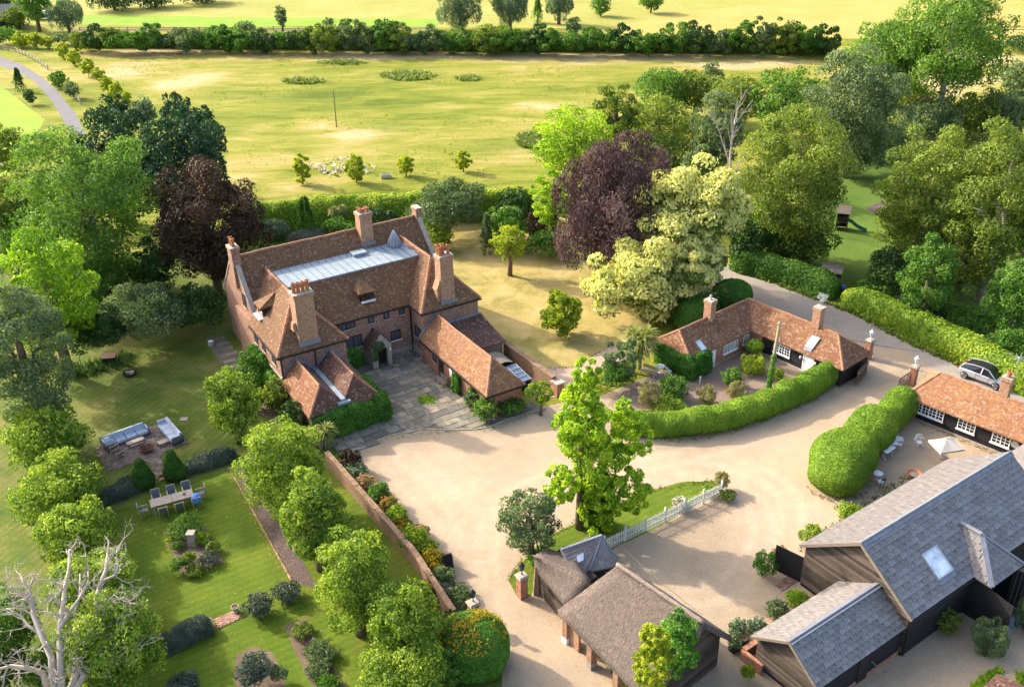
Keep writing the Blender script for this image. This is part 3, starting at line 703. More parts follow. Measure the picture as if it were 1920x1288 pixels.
def wear_grid():
    poly = [tuple(at(x, y)[:2]) for x, y in GRAVEL]; A = np.array(poly); st = .4
    gx_ = np.arange(A[:, 0].min(), min(A[:, 0].max(), 60), st); gy_ = np.arange(max(20, A[:, 1].min()), A[:, 1].max(), st); X_, Y_ = np.meshgrid(gx_, gy_); P = np.stack([X_.ravel(), Y_.ravel(), np.full(X_.size, .0135)], 1); ins = inpoly(P, poly).reshape(X_.shape)
    gi_ = np.arange(X_.size).reshape(X_.shape); ok = ins[:-1, :-1] & ins[1:, :-1] & ins[:-1, 1:] & ins[1:, 1:]; F_ = np.stack([gi_[:-1, :-1], gi_[:-1, 1:], gi_[1:, 1:], gi_[1:, :-1]], -1)[ok]
    wn_ = np.zeros(len(P)); ed_ = np.zeros(len(P))
    def dist(pl):
        q = resample(pl, .5)[:, :2]; d = np.full(len(P), 1e9)
        for k in range(0, len(q)): d = np.minimum(d, (P[:, 0] - q[k][0]) ** 2 + (P[:, 1] - q[k][1]) ** 2)
        return np.sqrt(d)
    for tr in [[(960, 1290), (925, 1180), (900, 1060), (930, 960), (1010, 900), (1150, 880), (1320, 850), (1480, 790), (1600, 720), (1660, 680)], [(905, 1040), (860, 950), (800, 890), (760, 860)], [(1180, 890), (1290, 900), (1420, 930), (1440, 1010), (1380, 1100), (1300, 1120)], [(1340, 860), (1460, 900), (1490, 960), (1470, 1040)], [(700, 880), (760, 950), (850, 1030), (890, 1090)]]:
        g = smooth_path(gpts(tr), 2); d = dist(g); wn_ = np.maximum(wn_, np.exp(-((d - .75) / .32) ** 2) * .5 + np.exp(-(d / 2.2) ** 2) * .3)
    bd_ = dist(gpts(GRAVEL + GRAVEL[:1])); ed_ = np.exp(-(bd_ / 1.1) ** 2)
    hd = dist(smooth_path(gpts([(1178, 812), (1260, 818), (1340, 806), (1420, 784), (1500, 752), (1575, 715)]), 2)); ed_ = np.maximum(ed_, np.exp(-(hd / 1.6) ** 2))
    me_ = np_mesh('gravel_wear', [(P, F_, np.zeros(len(P)))], M['gravel'])
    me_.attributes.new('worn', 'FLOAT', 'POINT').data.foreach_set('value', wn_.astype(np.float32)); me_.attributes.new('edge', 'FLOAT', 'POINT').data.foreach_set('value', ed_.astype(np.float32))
    o = obj('gravel_surface', me_); o['kind'] = 'structure'
wear_grid()
sheet('tarmac_road', [(1330, 488), (1385, 505), (1440, 522), (1600, 585), (1700, 640), (1920, 745), (1980, 800), (1900, 780), (1690, 655), (1640, 650), (1610, 640), (1560, 612), (1430, 575), (1300, 520)], .019, M['road'], .12)
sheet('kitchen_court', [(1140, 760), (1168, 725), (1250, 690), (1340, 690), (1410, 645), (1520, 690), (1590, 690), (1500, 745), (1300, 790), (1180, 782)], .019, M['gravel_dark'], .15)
sheet('lawn_path', [(985, 690), (1072, 690), (1140, 652), (1190, 632), (1240, 640), (1215, 662), (1150, 680), (1100, 705), (1040, 745), (1000, 750), (960, 690)], .022, M['path'], .12)
sheet('island_lawn', [(968, 1116), (953, 1088), (975, 1058), (1000, 1033), (1040, 1000), (1120, 960), (1229, 918), (1272, 905), (1338, 901), (1354, 915), (1340, 925), (1240, 985), (1130, 1038), (1100, 1045), (1040, 1060), (1010, 1080), (995, 1118)], .019, M['lawn'], .12)
sheet('patio_bed', [(178, 838), (303, 791), (355, 828), (314, 848), (300, 858), (314, 888), (297, 900), (277, 868), (252, 869), (202, 886)], .012, M['earth'], .03)
sheet('gravel_border', [(434, 873), (458, 868), (596, 1102), (552, 1092)], .014, M['mulch'], .05)
sheet('rose_bed', [(304, 994), (383, 984), (420, 1054), (339, 1081)], .014, M['earth'], .12)
sheet('shrub_bed', [(532, 1174), (573, 1158), (646, 1281), (660, 1310), (600, 1320)], .014, M['earth'], .12)
sheet('round_bed', [(438, 1260), (445, 1225), (475, 1212), (510, 1222), (530, 1260), (540, 1300), (500, 1330), (450, 1310)], .014, M['earth'], .12)
sheet('front_bed', [(455, 730), (500, 700), (570, 790), (600, 850), (540, 800), (490, 780)], .014, M['earth'], .1)
sheet('flower_border', [(640, 850), (672, 862), (735, 935), (800, 1010), (845, 1085), (880, 1140), (850, 1150), (745, 1010)], .019, M['earth'], .2)
sheet('play_mat', [(1622, 390), (1655, 378), (1705, 388), (1690, 408), (1640, 402)], .016, M['mulch'], .02)
sheet('flank_terrace', [(384, 636), (418, 628), (470, 700), (440, 712), (418, 690)], .014, M['paving_bed'], .02)
# unmown tussocks and tall seed heads over the meadow
fieldpx = [(150, 100), (1560, 104), (1560, 130), (1200, 140), (1110, 200), (1040, 260), (1000, 330), (470, 340), (440, 250), (250, 190), (160, 130)]
P_ = rand_in(fieldpx, 3000)
def samp(lst, P):
    q = np.zeros(len(P))
    for (x, y, rx, ry, s) in lst:
        c = at(x, y); k = ppm(c); sn = CH / np.linalg.norm(c - CPOS)
        q = np.maximum(q, s * np.exp(-(((P[:, 0] - c[0]) * k / rx) ** 2 + ((P[:, 1] - c[1]) * k * sn / ry) ** 2)))
    return q
nz = np.array([mnoise.fractal(Vector((p[0] * .06, p[1] * .1, 5)), 1, 2, 4) for p in P_])
keep = rng.random(len(P_)) < np.clip(.6 + .5 * nz, .3, 1); P_ = P_[keep]; nz = nz[keep]
tufts('meadow_tussocks', P_, .10 * np.clip(1 + nz, .4, 1.8), 'meadow', kind='stuff', blades=5, wid=.3, T0=np.clip(.6 + .2 * nz + .5 * samp(DRY, P_), 0, 1), tv=.13, lean=.9, label='tall tussocky meadow grass gone to seed', cat='grass')
rp = [(765, 143, 46, 8, 1), (878, 148, 20, 5, .9), (570, 153, 36, 5, .7), (1000, 265, 28, 14, 1), (640, 118, 40, 4, .6)]
Q_ = []
for (x, y, rx, ry, s) in rp:
    k = int(rx * ry * 1.1); a = rng.uniform(0, 6.283, k); q = rng.random(k) ** .75 * 1.15
    Q_ += [at(x + rx * math.cos(t) * r_, y + ry * math.sin(t) * r_) for t, r_ in zip(a, q)]
tufts('reed_beds', np.array(Q_), .45, 'olive', kind='stuff', blades=5, wid=.12, T0=.5, tv=.3, lean=1.2, label='dark green reed patches growing in the meadow', cat='reeds')
k = 120; a = rng.uniform(0, 6.283, k); q = np.sqrt(rng.random(k))
wf = np.array([at(640 + 62 * math.cos(t) * r_ + 10 * math.sin(3 * t), 314 + 17 * math.sin(t) * r_) for t, r_ in zip(a, q)])
tufts('wild_flowers', wf, .35, 'white', kind='stuff', blades=4, wid=.16, T0=.6, tv=.35, lean=1.0, label='drift of white wild flowers at the meadow edge', cat='flowers')
def mk_litter():
    C = np.concatenate([rand_in([(430, 880), (455, 900), (600, 1110), (540, 1110), (460, 960)], 420), rand_in([(200, 960), (440, 880), (660, 1288), (300, 1288)], 260), rand_in([(0, 880), (60, 880), (160, 1180), (0, 1180)], 200), rand_in([(300, 1000), (430, 1000), (430, 1070), (340, 1085)], 130)])
    C[:, 2] = .03; n = len(C)
    g = leaf_geo(C, np.array([[0, 0, 1.]]) + rng.normal(size=(n, 3)) * .3, rng.uniform(.03, .065, n), rng.random(n), .7)
    o = obj('fallen_leaves', np_mesh('fallen_leaves', [g], M['leaf_leaflitter'])); tag(o, 'yellow fallen leaves scattered over the sunken lawn', 'leaves', None, 'stuff')
mk_litter()
# grass growing over the edges of the drive and beds
def fringe(pxs, n, h, leaf, nm, lab):
    P = resample(gpts(pxs), .3); i = rng.integers(0, len(P) - 1, n); q = P[i] + (P[i + 1] - P[i]) * rng.random((n, 1)) + rng.normal(size=(n, 3)) * .14; q[:, 2] = .01
    return tufts(nm, q, h * rng.uniform(.5, 1.4, n), leaf, lab, 'grass', 'stuff', 4, .16)
fringe([(953, 1088), (975, 1058), (1000, 1033), (1040, 1000), (1120, 960), (1229, 918), (1338, 901), (1354, 915)], 420, .08, 'olive', 'grass_edge', 'ragged grass edge of the lawn island beside the drive')
fringe([(1000, 692), (1072, 690), (1140, 652), (1190, 640)], 200, .08, 'straw', 'grass_edge', 'dry grass edge along the pink path')
fringe([(1440, 527), (1600, 588), (1700, 642), (1920, 740)], 380, .25, 'olive', 'verge_grass', 'grassy verge under the long roadside hedge')
fringe([(1045, 1140), (1110, 1200), (1180, 1290)], 160, .3, 'straw', 'verge_grass', 'dry weeds along the foot of the thatched barn')
fringe([(1190, 818), (1270, 828), (1350, 815), (1430, 792), (1510, 758), (1588, 712)], 420, .10, 'straw', 'edge_weeds', 'dry weeds and clippings along the foot of the curving yew hedge')
fringe([(1512, 918), (1560, 940), (1610, 935), (1640, 900)], 160, .08, 'straw', 'edge_weeds', 'dry weeds round the foot of the three lobed yew')
fringe([(648, 852), (700, 905), (760, 975), (820, 1050), (850, 1090)], 260, .14, 'olive', 'edge_weeds', 'small weeds where the flower border meets the gravel')
fringe([(655, 848), (740, 820), (840, 809), (915, 806), (1010, 772)], 170, .06, 'olive', 'edge_weeds', 'moss and weeds along the stone kerb of the flagged court')
fringe([(1500, 1030), (1580, 970), (1700, 895)], 160, .12, 'olive', 'edge_weeds', 'weeds along the wall of the big slate barn')
fringe([(1710, 786), (1820, 832), (1870, 852)], 90, .10, 'straw', 'edge_weeds', 'weeds along the plinth of the low black range')
# ------------------------------------------------------------------ manor house
HO = at(770.5, 657.8)[:2]; HF = Frame(HO, 58.4)
house = thing('manor_house', 'old brick manor house with steep tile roofs, tall chimneys and a flat lead roof', 'house', (HO[0], HO[1], 0), HF.rz)
EZ, RZ, FZ, LZ = 4.65, 8.05, 7.66, 9.3
def wallmb(b, *bx):
    for x in bx: b.box(*x)
    return b
b = MB(); wallmb(b, (-7.2, .3, 0, .45, 8.5, EZ), (-12.9, -2.7, 0, -7.15, 8.5, EZ + .02), (.4, -2.1, 0, 6.0, 8.4, EZ + .03), (-12.45, 4.15, 0, 5.65, 12.85, EZ - .02))
for u0, u1 in ((-12.5, -12.1), (5.35, 5.75)):      # gables of the rear range
    b.add([(u0, 4.1, EZ - .05), (u1, 4.1, EZ - .05), (u1, 12.9, EZ - .05), (u0, 12.9, EZ - .05), (u0, 8.5, LZ + .12), (u1, 8.5, LZ + .12)], [(0, 1, 5, 4), (2, 3, 4, 5), (0, 4, 3), (1, 2, 5), (3, 2, 1, 0)])
part('wall', b, M['brick'], house)
b = MB(); wallmb(b, (-7.16, .2, 0, .42, .3, .45), (-12.98, -2.78, 0, -7.1, -2.69, .5), (.3, -2.2, 0, .4, .3, .55), (.3, -2.2, 0, 6.1, -2.1, .55), (-13.0, -2.7, 2.5, -12.9, 4.1, 2.62), (-12.95, -2.78, 2.5, -7.1, -2.7, 2.6), (.32, -2.18, 2.55, 6.08, -2.1, 2.65))
part('plinth', b, M['stone'], house)
# roof slopes, each its own part
lu, ru = -10.02, 3.2
SL = [
 ('main', [(-9.9, .1, EZ), (3.0, .1, EZ), (3.0, 3.05, FZ), (-9.9, 3.05, FZ)], 'tile'),
 ('lw_left', [(-13.1, 4.15, EZ), (-13.1, -2.9, EZ), (lu, .7, RZ), (lu, 7.55, RZ)], 'tile'),
 ('lw_right', [(-6.95, -2.9, EZ), (-6.95, 4.15, EZ), (lu, 7.55, RZ), (lu, .7, RZ)], 'tile'),
 ('lw_hip', [(-13.1, -2.9, EZ), (-6.95, -2.9, EZ), (lu, .7, RZ)], 'tile'),
 ('rw_left', [(.2, 4.15, EZ), (.2, -2.3, EZ), (ru, 1.3, RZ), (ru, 7.55, RZ)], 'tile'),
 ('rw_right', [(6.2, -2.3, EZ), (6.2, 4.15, EZ), (ru, 7.55, RZ), (ru, 1.3, RZ)], 'tile'),
 ('rw_hip', [(.2, -2.3, EZ), (6.2, -2.3, EZ), (ru, 1.3, RZ)], 'tile'),
 ('rear_front', [(-12.2, 4.15, EZ), (5.5, 4.15, EZ), (5.5, 8.5, LZ), (-12.2, 8.5, LZ)], 'tile'),
 ('rear_back', [(5.5, 12.85, EZ), (-12.2, 12.85, EZ), (-12.2, 8.5, LZ), (5.5, 8.5, LZ)], 'tile')]
for i, (nm, pl, mt) in enumerate(SL):
    s = MB().slab(pl, .13); part('roof', sag(s, .06, 6, .45, 0), M[mt], house)
def ridge_tiles(lines, mat, parent, r=.15, step=.32, name='ridge_tiles'):
    m = MB()
    for a, b in lines:
        a = Vector(a); b = Vector(b); L = (b - a).length; k = max(1, int(L / step))
        for i in range(k):
            p = a + (b - a) * (i / k); q = a + (b - a) * ((i + .94) / k); z = .06 * mnoise.noise(Vector((p.x * .45, p.y * .45, 3.3)))
            dz = Vector((0, 0, z + rnd.uniform(-.015, .015) - .05)); m.tube([p + dz, q + dz], [r, r * .9], 7)
    return part(name, m, M[mat], parent, kind='stuff')
ridge_tiles([((lu, .7, RZ), (lu, 7.4, RZ)), ((ru, 1.3, RZ), (ru, 7.4, RZ)), ((-12.1, 8.5, LZ), (5.4, 8.5, LZ)), ((-13.1, -2.9, EZ), (lu, .7, RZ)), ((-6.95, -2.9, EZ), (lu, .7, RZ)),
             ((.2, -2.3, EZ), (ru, 1.3, RZ)), ((6.2, -2.3, EZ), (ru, 1.3, RZ))], 'ridge', house)
for u in (-12.35, 5.6):
    for s_ in (-1, 1):
        b = MB(); b.bar((u, 8.5 + s_ * .2, LZ + .13), (u, 8.5 + s_ * 4.6, EZ - .1), .42, .14); part('gable_coping', b, M['stone'], house)
# flat lead roof: separate sheets between standing rolls
for i in range(18):
    u0 = -9.62 + i * .695; m = MB(); m.box(u0, 3.0, FZ - .02, u0 + .66, 7.2, FZ + .05 + rnd.uniform(-.008, .008)); part('lead_panel', m, M['leadroof'], house)
    m = MB(); m.box(u0 + .655, 3.0, FZ, u0 + .71, 7.2, FZ + .13); part('lead_roll', m, M['lead'], house)
m = MB(); m.box(-9.7, 2.93, FZ - .05, 2.95, 3.01, FZ + .09); m.box(-9.7, 7.18, FZ - .05, 2.95, 7.3, FZ + .16); part('lead_flashing', m, M['lead'], house)
m = MB(); m.box(-2.3, 5.75, FZ + .04, -1.05, 6.6, FZ + .3); m.box(-2.36, 5.7, FZ + .3, -1.0, 6.65, FZ + .36); hh = part('roof_hatch', m, M['leadroof'], house)
m = MB(); m.lathe([(.62, 0), (.62, .18), (.66, .2), (.56, .5), (.34, .95), (.12, 1.35), (.03, 1.55), (.0, 1.6)], 12, (2.0, 6.25, FZ + .05)); cp = part('cupola', m, M['lead'], house)
m = MB()
for k in range(12):
    a = k * math.pi / 6
    m.tube([(2.0 + math.cos(a) * q, 6.25 + math.sin(a) * q, FZ + .05 + z) for q, z in ((.67, .2), (.58, .5), (.36, .95), (.13, 1.36), (.03, 1.56))], .022, 4)
part('cupola_rib', m, M['steel'], cp, kind='stuff')
def chimney(parent, u0, u1, v0, v1, z0, z1, mat='brick_warm', pots=(), pot_h=.75, cap=.06, pot_r=.17, base=True):
    m = MB(); m.taper(u0, v0, z0, u1, v1, z1 - .3, .97); c = cap
    m.box(u0 - .01, v0 - .01, z1 - .34, u1 + .01, v1 + .01, z1 - .24); m.box(u0 - c, v0 - c, z1 - .24, u1 + c, v1 + c, z1 - .06); m.box(u0 - c * .3, v0 - c * .3, z1 - .06, u1 + c * .3, v1 + c * .3, z1)
    ch = part('chimney', m, M[mat], parent)
    for (pu, pv) in pots:
        q = MB(); h = pot_h * .85 * rnd.uniform(.92, 1.08); q.lathe([(pot_r, 0), (pot_r * .92, h * .1), (pot_r * .86, h * .8), (pot_r * 1.05, h * .86), (pot_r * 1.05, h * .97), (pot_r * .7, h), (pot_r * .65, h * .6)], 10, (pu, pv, z1)); part('chimney_pot', q, M['pot'], ch, smooth=False)
    m = MB(); m.box(u0 - .05, v0 - .05, z1 - .012, u1 + .05, v1 + .05, z1 + .05); part('chimney_cap', m, M['stone'], ch)
    return ch
def flashing(parent, u0, u1, v0, zf):
    m = MB(); m.box(u0 - .1, v0 - .16, zf - .1, u1 + .1, v0 - .003, zf + .22); part('flashing', m, M['lead'], parent)
chimney(house, -12.75, -12.0, 7.6, 8.75, 6.6, 10.35, 'brick', [(-12.4, 7.9), (-12.35, 8.2), (-12.4, 8.5)], .95)
c2 = chimney(house, -.75, .5, 7.4, 8.5, 7.6, 10.95, 'brick_warm', [(-.45, 7.75), (.25, 7.75), (-.45, 8.2), (.25, 8.2)], .5); flashing(c2, -.75, .5, 7.4, 8.0)
m = MB(); m.lathe([(.13, 0), (.16, .1), (.15, .35)], 8, (-.1, 7.95, 10.95)); part('chimney_pot', m, M['pot'], c2)
chimney(house, 5.3, 5.85, 8.0, 8.95, 7.5, 10.1, 'brick')
c4 = chimney(house, -11.0, -9.35, -2.55, -1.35, 4.6, 9.4, 'brick_warm', [(-10.75, -1.95), (-10.37, -1.95), (-9.98, -1.95), (-9.6, -1.95)], 1.0, pot_r=.19); flashing(c4, -11.0, -9.35, -2.55, 5.0)
m = MB(); m.taper(-11.3, -2.3, 6.2, -11.0, -1.6, 6.9, .6); part('chimney_shoulder', m, M['brick_warm'], c4)
c5 = chimney(house, 2.4, 3.72, -2.05, -1.0, 4.6, 9.3, 'brick_warm', [(2.62, -1.7), (2.62, -1.3), (3.02, -1.5), (3.05, -1.25), (3.45, -1.65)], 1.1, pot_r=.16); flashing(c5, 2.4, 3.72, -2.05, 4.95)
m = MB(); m.add([(2.0, -1.9, 6.2), (2.4, -1.9, 6.2), (2.4, -1.1, 6.2), (2.0, -1.1, 6.2), (2.4, -1.9, 7.2), (2.4, -1.1, 7.2)], [(0, 1, 4), (3, 5, 2), (0, 4, 5, 3), (1, 2, 5, 4), (3, 2, 1, 0)]); m.box(2.1, -1.85, 4.6, 2.4, -1.15, 6.2); part('chimney_shoulder', m, M['brick_warm'], c5)
# windows: dark timber frame with lead-lattice bars and a glass pane set behind it
def window(parent, p0, ax, wd, z0, z1, nx, nz, nrm, fm='darkdoor', gm='glass', fw=.06, bw=.025, sill='stone', out=.05, lights=1, name='window', light=None):
    """p0 (u, v) left foot, ax unit direction along the wall, nrm outward"""
    ax = Vector((ax[0], ax[1], 0)); nr = Vector((nrm[0], nrm[1], 0)); P = Vector((p0[0], p0[1], 0)); up = Vector((0, 0, 1))
    def bx(m, a0, a1, h0, h1, d0, d1):
        c = [P + ax * a + nr * d + up * h for h in (h0, h1) for (a, d) in ((a0, d0), (a1, d0), (a1, d1), (a0, d1))]
        fl = (ax.cross(nr)).z < 0
        fs = [(3, 2, 1, 0), (4, 5, 6, 7), (0, 1, 5, 4), (1, 2, 6, 5), (2, 3, 7, 6), (3, 0, 4, 7)]
        m.add(c, [f[::-1] for f in fs] if fl else fs)
    m = MB(); bx(m, 0, fw, z0, z1, -.02, out); bx(m, wd - fw, wd, z0, z1, -.02, out); bx(m, fw, wd - fw, z1 - fw, z1, -.02, out); bx(m, fw, wd - fw, z0, z0 + fw, -.02, out)
    for i in range(1, lights): a = wd * i / lights; bx(m, a - fw / 2, a + fw / 2, z0 + fw, z1 - fw, -.02, out - .003)
    wdw = part(name, m, M[fm], parent)
    m = MB(); bx(m, fw, wd - fw, z0 + fw, z1 - fw, -.03, .012); part('pane', m, M[gm], wdw)
    m = MB()
    for i in range(1, nx): a = fw + (wd - 2 * fw) * i / nx; bx(m, a - bw / 2, a + bw / 2, z0 + fw, z1 - fw, .0, .03)
    for j in range(1, nz): h = z0 + fw + (z1 - z0 - 2 * fw) * j / nz; bx(m, fw, wd - fw, h - bw / 2, h + bw / 2, .002, .026)
    if nx * nz > 1: part('glazing_bars', m, M['lead' if fm == 'darkdoor' else fm], wdw, kind='stuff')
    if sill: m = MB(); bx(m, -.06, wd + .06, z0 - .09, z0 - .002, -.02, out + .06); part('sill', m, M[sill], wdw)
    return wdw
F_ = (0, -1)
window(house, (-6.65, .3), (1, 0), 1.65, 3.75, 4.52, 10, 6, F_, lights=4); window(house, (-3.75, .3), (1, 0), .58, 3.72, 4.5, 4, 6, F_)
window(house, (-2.25, .3), (1, 0), .55, 3.72, 4.5, 4, 6, F_); window(house, (-.75, .3), (1, 0), .55, 3.75, 4.5, 4, 6, F_)
window(house, (-6.1, .3), (1, 0), 1.6, 1.85, 2.95, 10, 8, F_, lights=4); window(house, (-1.75, .3), (1, 0), 1.0, 1.4, 2.35, 5, 6, F_, lights=2, sill='white')
window(house, (.4, -.4), (0, -1), 1.15, 1.7, 2.75, 6, 6, (-1, 0), lights=2)
for v, z0, z1, w_ in ((-1.6, 3.3, 4.3, .9), (.9, 3.3, 4.3, .8), (2.9, 3.2, 4.2, .8), (-.2, 1.0, 2.1, 1.2)): window(house, (-12.9, v + w_), (0, -1), w_, z0, z1, 3, 4, (-1, 0), lights=2)
for v, z0, z1 in ((6.2, 5.2, 6.4), (6.0, 2.6, 3.9), (8.6, 2.6, 3.9)): window(house, (-12.5, v + .9), (0, -1), .9, z0, z1, 3, 4, (-1, 0), lights=2)
# eaves gutters and rainwater pipes
m = MB()
for a, c in (((-6.9, .05), (.15, .05)), ((-13.15, -2.97), (-6.9, -2.97)), ((.13, -2.37), (6.25, -2.37)), ((.13, -2.37), (.13, .1)), ((-13.17, -2.97), (-13.17, 4.1))): m.bar((a[0], a[1], EZ - .13), (c[0], c[1], EZ - .13), .11, .1)
part('gutter', m, M['black'], house)
for (u, v) in ((.28, .15), (-12.85, -2.86), (-9.95, -2.86)): m = MB(); m.tube([(u, v, 0.05 if u != -9.95 else 2.8), (u, v, EZ - .15)], .055, 6); part('drainpipe', m, M['black'], house)
# dormers
def dormer(parent, A, corners, back, wallbox, win, mt):
    r_ = MB(); fl, fr = corners; bl, br = back; r_.slab([fl, fr, A], .08); r_.slab([fr, br, A], .08); r_.slab([bl, fl, A], .08)
    d = part('dormer', r_, M[mt], parent); m = MB(); m.box(*wallbox); part('dormer_wall', m, M['darkdoor'], d); return d
d1 = dormer(house, (-3.35, 2.6, 7.3), [(-4.2, .72, 6.5), (-2.55, .72, 6.5)], [(-4.2, 2.0, 6.5), (-2.55, 2.0, 6.5)], (-4.0, .95, 5.5, -2.75, 2.3, 6.5), None, 'tile')
m = MB(); m.box(-3.95, .9, 5.75, -2.8, .948, 6.42); part('window_pane', m, M['glass'], d1)
m = MB()
for i in range(5): u = -3.95 + i * .2875; m.box(u - .03, .86, 5.72, u + .03, .9, 6.44)
for z in (5.72, 6.07, 6.38): m.box(-3.98, .862, z, -2.77, .897, z + .045)
part('window_frame', m, M['darkdoor'], d1)
m = MB(); m.box(-4.0, .6, 5.6, -2.72, .86, 5.7); part('sill', m, M['white'], d1)
d2 = dormer(house, (-10.7, 3.35, 7.42), [(-12.45, 4.2, 6.62), (-12.45, 2.5, 6.62)], [(-11.25, 4.2, 6.68), (-11.25, 2.5, 6.68)], (-12.15, 2.65, 5.3, -10.9, 4.05, 6.6), None, 'tile')
m = MB(); m.box(-12.2, 2.8, 5.75, -12.15, 3.9, 6.5); part('window_pane', m, M['glass'], d2)
m = MB(); m.box(-12.6, 2.6, 5.5, -12.2, 4.1, 5.64); part('sill', m, M['white'], d2)
for (u, v) in ((-10.15, 7.55), (3.1, 7.55)): m = MB(); m.box(u - .28, v - .1, RZ + .03, u + .28, v + .15, RZ + .13); part('saddle_flashing', m, M['leadroof'], house)
# gabled stone porch
m = MB(); z_e, z_a = 2.05, 3.3
def arch_face(m, v, u0, u1, a0, a1, ze, ua, za, th):
    n = 10; r_ = (a1 - a0) / 2; cz = 1.5; c = (a0 + a1) / 2
    arc = [(c - r_ * math.cos(math.pi * i / n), cz + r_ * math.sin(math.pi * i / n)) for i in range(n + 1)]
    out = [(u0, ze)] + [(u0 + (ua - u0) * i / 5, ze + (za - ze) * i / 5) for i in range(1, 6)] + [(ua + (u1 - ua) * i / 5, za + (ze - za) * i / 5) for i in range(1, 6)]
    for vv, fl in ((v, 0), (v + th, 1)):
        q = [(u0, vv, 0), (a0, vv, 0), (a0, vv, cz), (u0, vv, ze)]; m.add(q, [(0, 1, 2, 3)] if not fl else [(3, 2, 1, 0)])
        q = [(a1, vv, 0), (u1, vv, 0), (u1, vv, ze), (a1, vv, cz)]; m.add(q, [(0, 1, 2, 3)] if not fl else [(3, 2, 1, 0)])
        for i in range(n):
            q = [(arc[i][0], vv, arc[i][1]), (arc[i + 1][0], vv, arc[i + 1][1]), (out[i + 1][0], vv, out[i + 1][1]), (out[i][0], vv, out[i][1])]; m.add(q, [(0, 1, 2, 3)] if not fl else [(3, 2, 1, 0)])
    for i in range(n): m.add([(arc[i][0], v, arc[i][1]), (arc[i][0], v + th, arc[i][1]), (arc[i + 1][0], v + th, arc[i + 1][1]), (arc[i + 1][0], v, arc[i + 1][1])], [(0, 1, 2, 3)])
    for a, s_ in ((a0, 1), (a1, -1)): m.add([(a, v, 0), (a, v + th, 0), (a, v + th, cz), (a, v, cz)], [(0, 1, 2, 3)[::s_]])
arch_face(m, -1.3, -4.35, -2.45, -3.8, -2.85, z_e, -3.4, z_a, .35)
m.box(-4.35, -.95, 0, -4.1, .3, z_e); m.box(-2.7, -.95, 0, -2.45, .3, z_e); pr = part('porch', m, M['stone'], house)
m = MB(); m.slab([(-4.55, .3, z_e - .1), (-4.55, -1.2, z_e - .1), (-3.4, -1.2, z_a - .02), (-3.4, .3, z_a - .02)], .08); m.slab([(-2.25, -1.2, z_e - .1), (-2.25, .3, z_e - .1), (-3.4, .3, z_a - .02), (-3.4, -1.2, z_a - .02)], .08); part('porch_roof', m, M['tile_dark'], pr)
m = MB()
for i in range(5): u = -3.78 + i * .185; m.box(u, -.62, .05, u + .17, -.55, 1.95)
m.box(-3.8, -.55, .05, -2.85, -.5, 2.0); part('porch_door', m, M['darkdoor'], pr)
for (u, g) in ((-3.98, 'gold'), (-2.66, 'white')):
    m = MB(); m.tube([(u, -1.3, 1.62), (u, -1.42, 1.66)], .02, 5); m.lathe([(.05, 0), (.1, .05), (.1, .2), (.02, .28)], 8, (u, -1.45, 1.5)); part('porch_lantern', m, M['white' if g == 'white' else 'leaf_gold'], pr)
# front double-gabled annex with a lead valley
az, rzA, vf = 2.25, 4.05, -9.05
m = MB(); m.box(-12.9, -8.8, 0, -7.3, -2.68, az + .02)
for g0, g1, gc in ((-12.9, -10.15, -11.6), (-10.05, -7.3, -8.65)): m.add([(g0, -2.9, az), (g1, -2.9, az), (gc, -2.9, rzA - .15), (g0, -7.2, az), (g1, -7.2, az), (gc, -7.2, rzA - .15)], [(0, 1, 2), (4, 3, 5), (0, 3, 4, 1), (1, 4, 5, 2), (3, 0, 2, 5)])
an = part('annex_wall', m, M['brick_red'], house)
vz = 2.75
for pl, mt in (([(-13.15, -2.72, az), (-13.15, vf, az), (-11.6, -7.85, rzA), (-11.6, -2.72, rzA)], 'tile_moss'), ([(-10.28, -8.6, vz), (-10.28, -2.72, vz), (-11.6, -2.72, rzA), (-11.6, -7.85, rzA)], 'tile_dark'),
               ([(-9.95, -2.72, vz), (-9.95, -8.6, vz), (-8.65, -7.7, rzA), (-8.65, -2.72, rzA)], 'tile_dark'), ([(-7.05, vf, az), (-7.05, -2.72, az), (-8.65, -2.72, rzA), (-8.65, -7.7, rzA)], 'tile'),
               ([(-13.15, vf, az), (-10.28, vf, az), (-10.28, -8.6, vz), (-11.6, -7.85, rzA)], 'tile_dark'), ([(-10.28, vf, az), (-7.05, vf, az), (-8.65, -7.7, rzA), (-9.95, -8.6, vz), (-10.28, -8.6, vz)], 'tile_dark')):
    s = MB().slab(pl, .1); part('annex_roof', sag(s, .05, 4, .6), M[mt], an)
m = MB(); m.box(-10.3, -8.75, vz - .1, -9.93, -2.72, vz + .04); m.box(-10.65, -9.0, vz - .33, -9.6, -8.72, vz - .12); part('lead_valley', m, M['leadroof'], an)
ridge_tiles([((-11.6, -2.8, rzA), (-11.6, -7.85, rzA)), ((-8.65, -2.8, rzA), (-8.65, -7.7, rzA)), ((-13.15, vf, az), (-11.6, -7.85, rzA)), ((-7.05, vf, az), (-8.65, -7.7, rzA))], 'ridge', an, .11)
m = MB()
for c, l, r_ in ((-11.6, -13.1, -10.3), (-8.65, -9.95, -7.1)): m.bar((l, -2.76, az + .15 if l < -12 else vz + .1), (c, -2.76, rzA + .12), .12, .16); m.bar((c, -2.76, rzA + .12), (r_, -2.76, vz + .1 if r_ < -9 else az + .15), .12, .16)
part('flashing', m, M['lead'], an)
